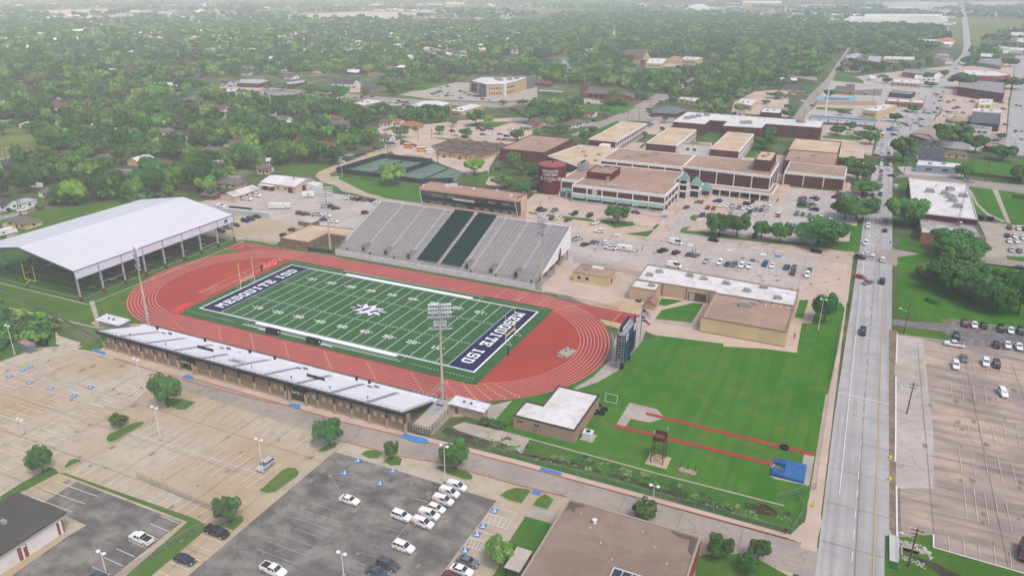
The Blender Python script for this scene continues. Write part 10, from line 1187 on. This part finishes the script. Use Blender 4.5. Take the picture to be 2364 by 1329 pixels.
F=fx[rest]; pts=[(float(a),float(b_),0.) for a,b_,_ in F]; scl=[(r,r,r*(1.1+.9*q)) for r,q in zip(F[:,2],tg.random(len(F)))]; wood('woodland',pts,scl,tg.choice(6,len(F),p=[.18,.24,.22,.12,.16,.08]))
bx,by,br=fill(BUSH[0],2.6,.95,1.7,3.0,77,0,False); wood('bushes',[(float(a),float(b_),0.) for a,b_ in zip(bx,by)],[(r,r,r*1.3) for r in br],tg.choice([0,1,2,4],len(bx)))
cx_=tg.uniform(72,147.5,130); cy_=-53.6+1.4*np.sin(cx_*.13)+tg.normal(0,1.5,130); k=np.abs(cy_+54)<3.4; cx_,cy_=cx_[k],cy_[k]; cr=tg.uniform(.35,1.0,len(cx_)); wood('creek_weeds',[(float(a),float(b_),0.) for a,b_ in zip(cx_,cy_)],[(r*1.2,r*1.2,r*.55) for r in cr],tg.choice([0,1,2,3,5],len(cx_)))
# hedges and shrubs
def hedge(label,pts,wd,h):
    t=thing('hedge',label,'hedge',(pts[0][0],pts[0][1],0)); b0=base(t)
    n=0
    for a,b_ in zip(pts,pts[1:]):
        a,b_=Vector(a),Vector(b_); k=max(1,int((b_-a).length/(wd*.6)))
        for i in range(k): q=a.lerp(b_,i/k); put('foliage',MIDC['m'][i%3],t,(q.x-b0.x,q.y-b0.y,-h*.25),i,(wd*.7,wd*.7,h*1.25)); n+=1
hedge('dark green hedge beside the equipment house',[(70.5,-48.2),(77,-48.2)],2.4,2.2); hedge('trimmed dark hedge on the right hand lawn',[(180.6,95.6),(184.6,92.2)],1.8,1.5); hedge('low hedge along the three-bay brick hall',[(117,249.2),(143,249.6)],1.1,1.2); hedge('dark hedge bordering the right car park',[(223,174),(245,178)],1.6,1.3); hedge('shrubs before the orange brick annex',[(178,176),(179,186)],1.6,1.6)
# distant houses past the nearest few hundred
m_=MB(); g=random.Random(31); n=0
def hip(x,y,L,W_,H,ro,wm,rm):
    m_.obox(x,y,0,L,W_,H,ro,wm); c_,s_=math.cos(ro),math.sin(ro); P=[(x+a*c_-b_*s_,y+a*s_+b_*c_) for a,b_ in ((-L/2-.5,-W_/2-.5),(L/2+.5,-W_/2-.5),(L/2+.5,W_/2+.5),(-L/2-.5,W_/2+.5),(-L*.25,0),(L*.25,0))]
    m_.add([(a,b_,H+(2.6 if i>3 else .02)) for i,(a,b_) in enumerate(P)],[(0,1,5,4),(1,2,5),(2,3,4,5),(3,0,4)],rm)
for x,y,ro in FARH: hip(x,y,g.choice([14,16,18]),10,3,R(ro),g.choice([0,0,1]),g.choice([1,2,3,3,2,0]))
band=[(-.02,.2,.03,.012,300),(-.02,.24,.018,.008,160),(.18,.6,.042,.012,520),(.3,.47,.052,.008,160),(.36,.5,.012,.006,120),(.62,.98,.012,.008,240),(.75,1.02,.02,.012,160),(.9,1.02,.05,.03,70),(0,.6,.012,.008,200)]
for u0,u1,vv,dv,cnt in band:
    for _ in range(cnt):
        u=g.uniform(u0,u1); v=max(vv+g.uniform(-dv,dv),.003); d=f+rr*((u-.5)/FPX)-uu*((v-.281)/FPX); s=-CAM.z/d.z; x,y=CAM.x+d.x*s,CAM.y+d.y*s
        if not clearof(x,y,4): continue
        L=g.choice([14,18,22]) if vv>.025 else g.choice([20,30,50]); hip(x,y,L,12 if vv>.025 else 18,g.choice([4,5,6]),g.uniform(0,3),g.choice([0,0,1]),g.choice([0,1,2,3,3]))
tag(m_.build('distant_houses',[mat('dist_white',(.75,.74,.72)),mat('dist_tan',(.6,.52,.46)),mat('dist_brown',(.4,.33,.3)),mat('dist_grey',(.3,.29,.29))]),kind='stuff')
finish_labels()
# ------------------------------------------------------------------ the air between here and the horizon
hz=MB().box(-12100,12100,-3100,14100,-1,113).build('haze',None) if False else None
hm2=bpy.data.materials.new('haze'); hm2.use_nodes=True; ht=hm2.node_tree; ht.nodes.clear(); pv=ht.nodes.new('ShaderNodeVolumePrincipled'); pv.inputs['Density'].default_value=HAZE; pv.inputs['Color'].default_value=(.97,.99,1,1); pv.inputs['Anisotropy'].default_value=-.6; ho=ht.nodes.new('ShaderNodeOutputMaterial'); ht.links.new(pv.outputs[0],ho.inputs['Volume'])
o=MB().box(-12100,12100,-3100,14100,-1,113).build('haze',hm2); tag(o,kind='stuff')
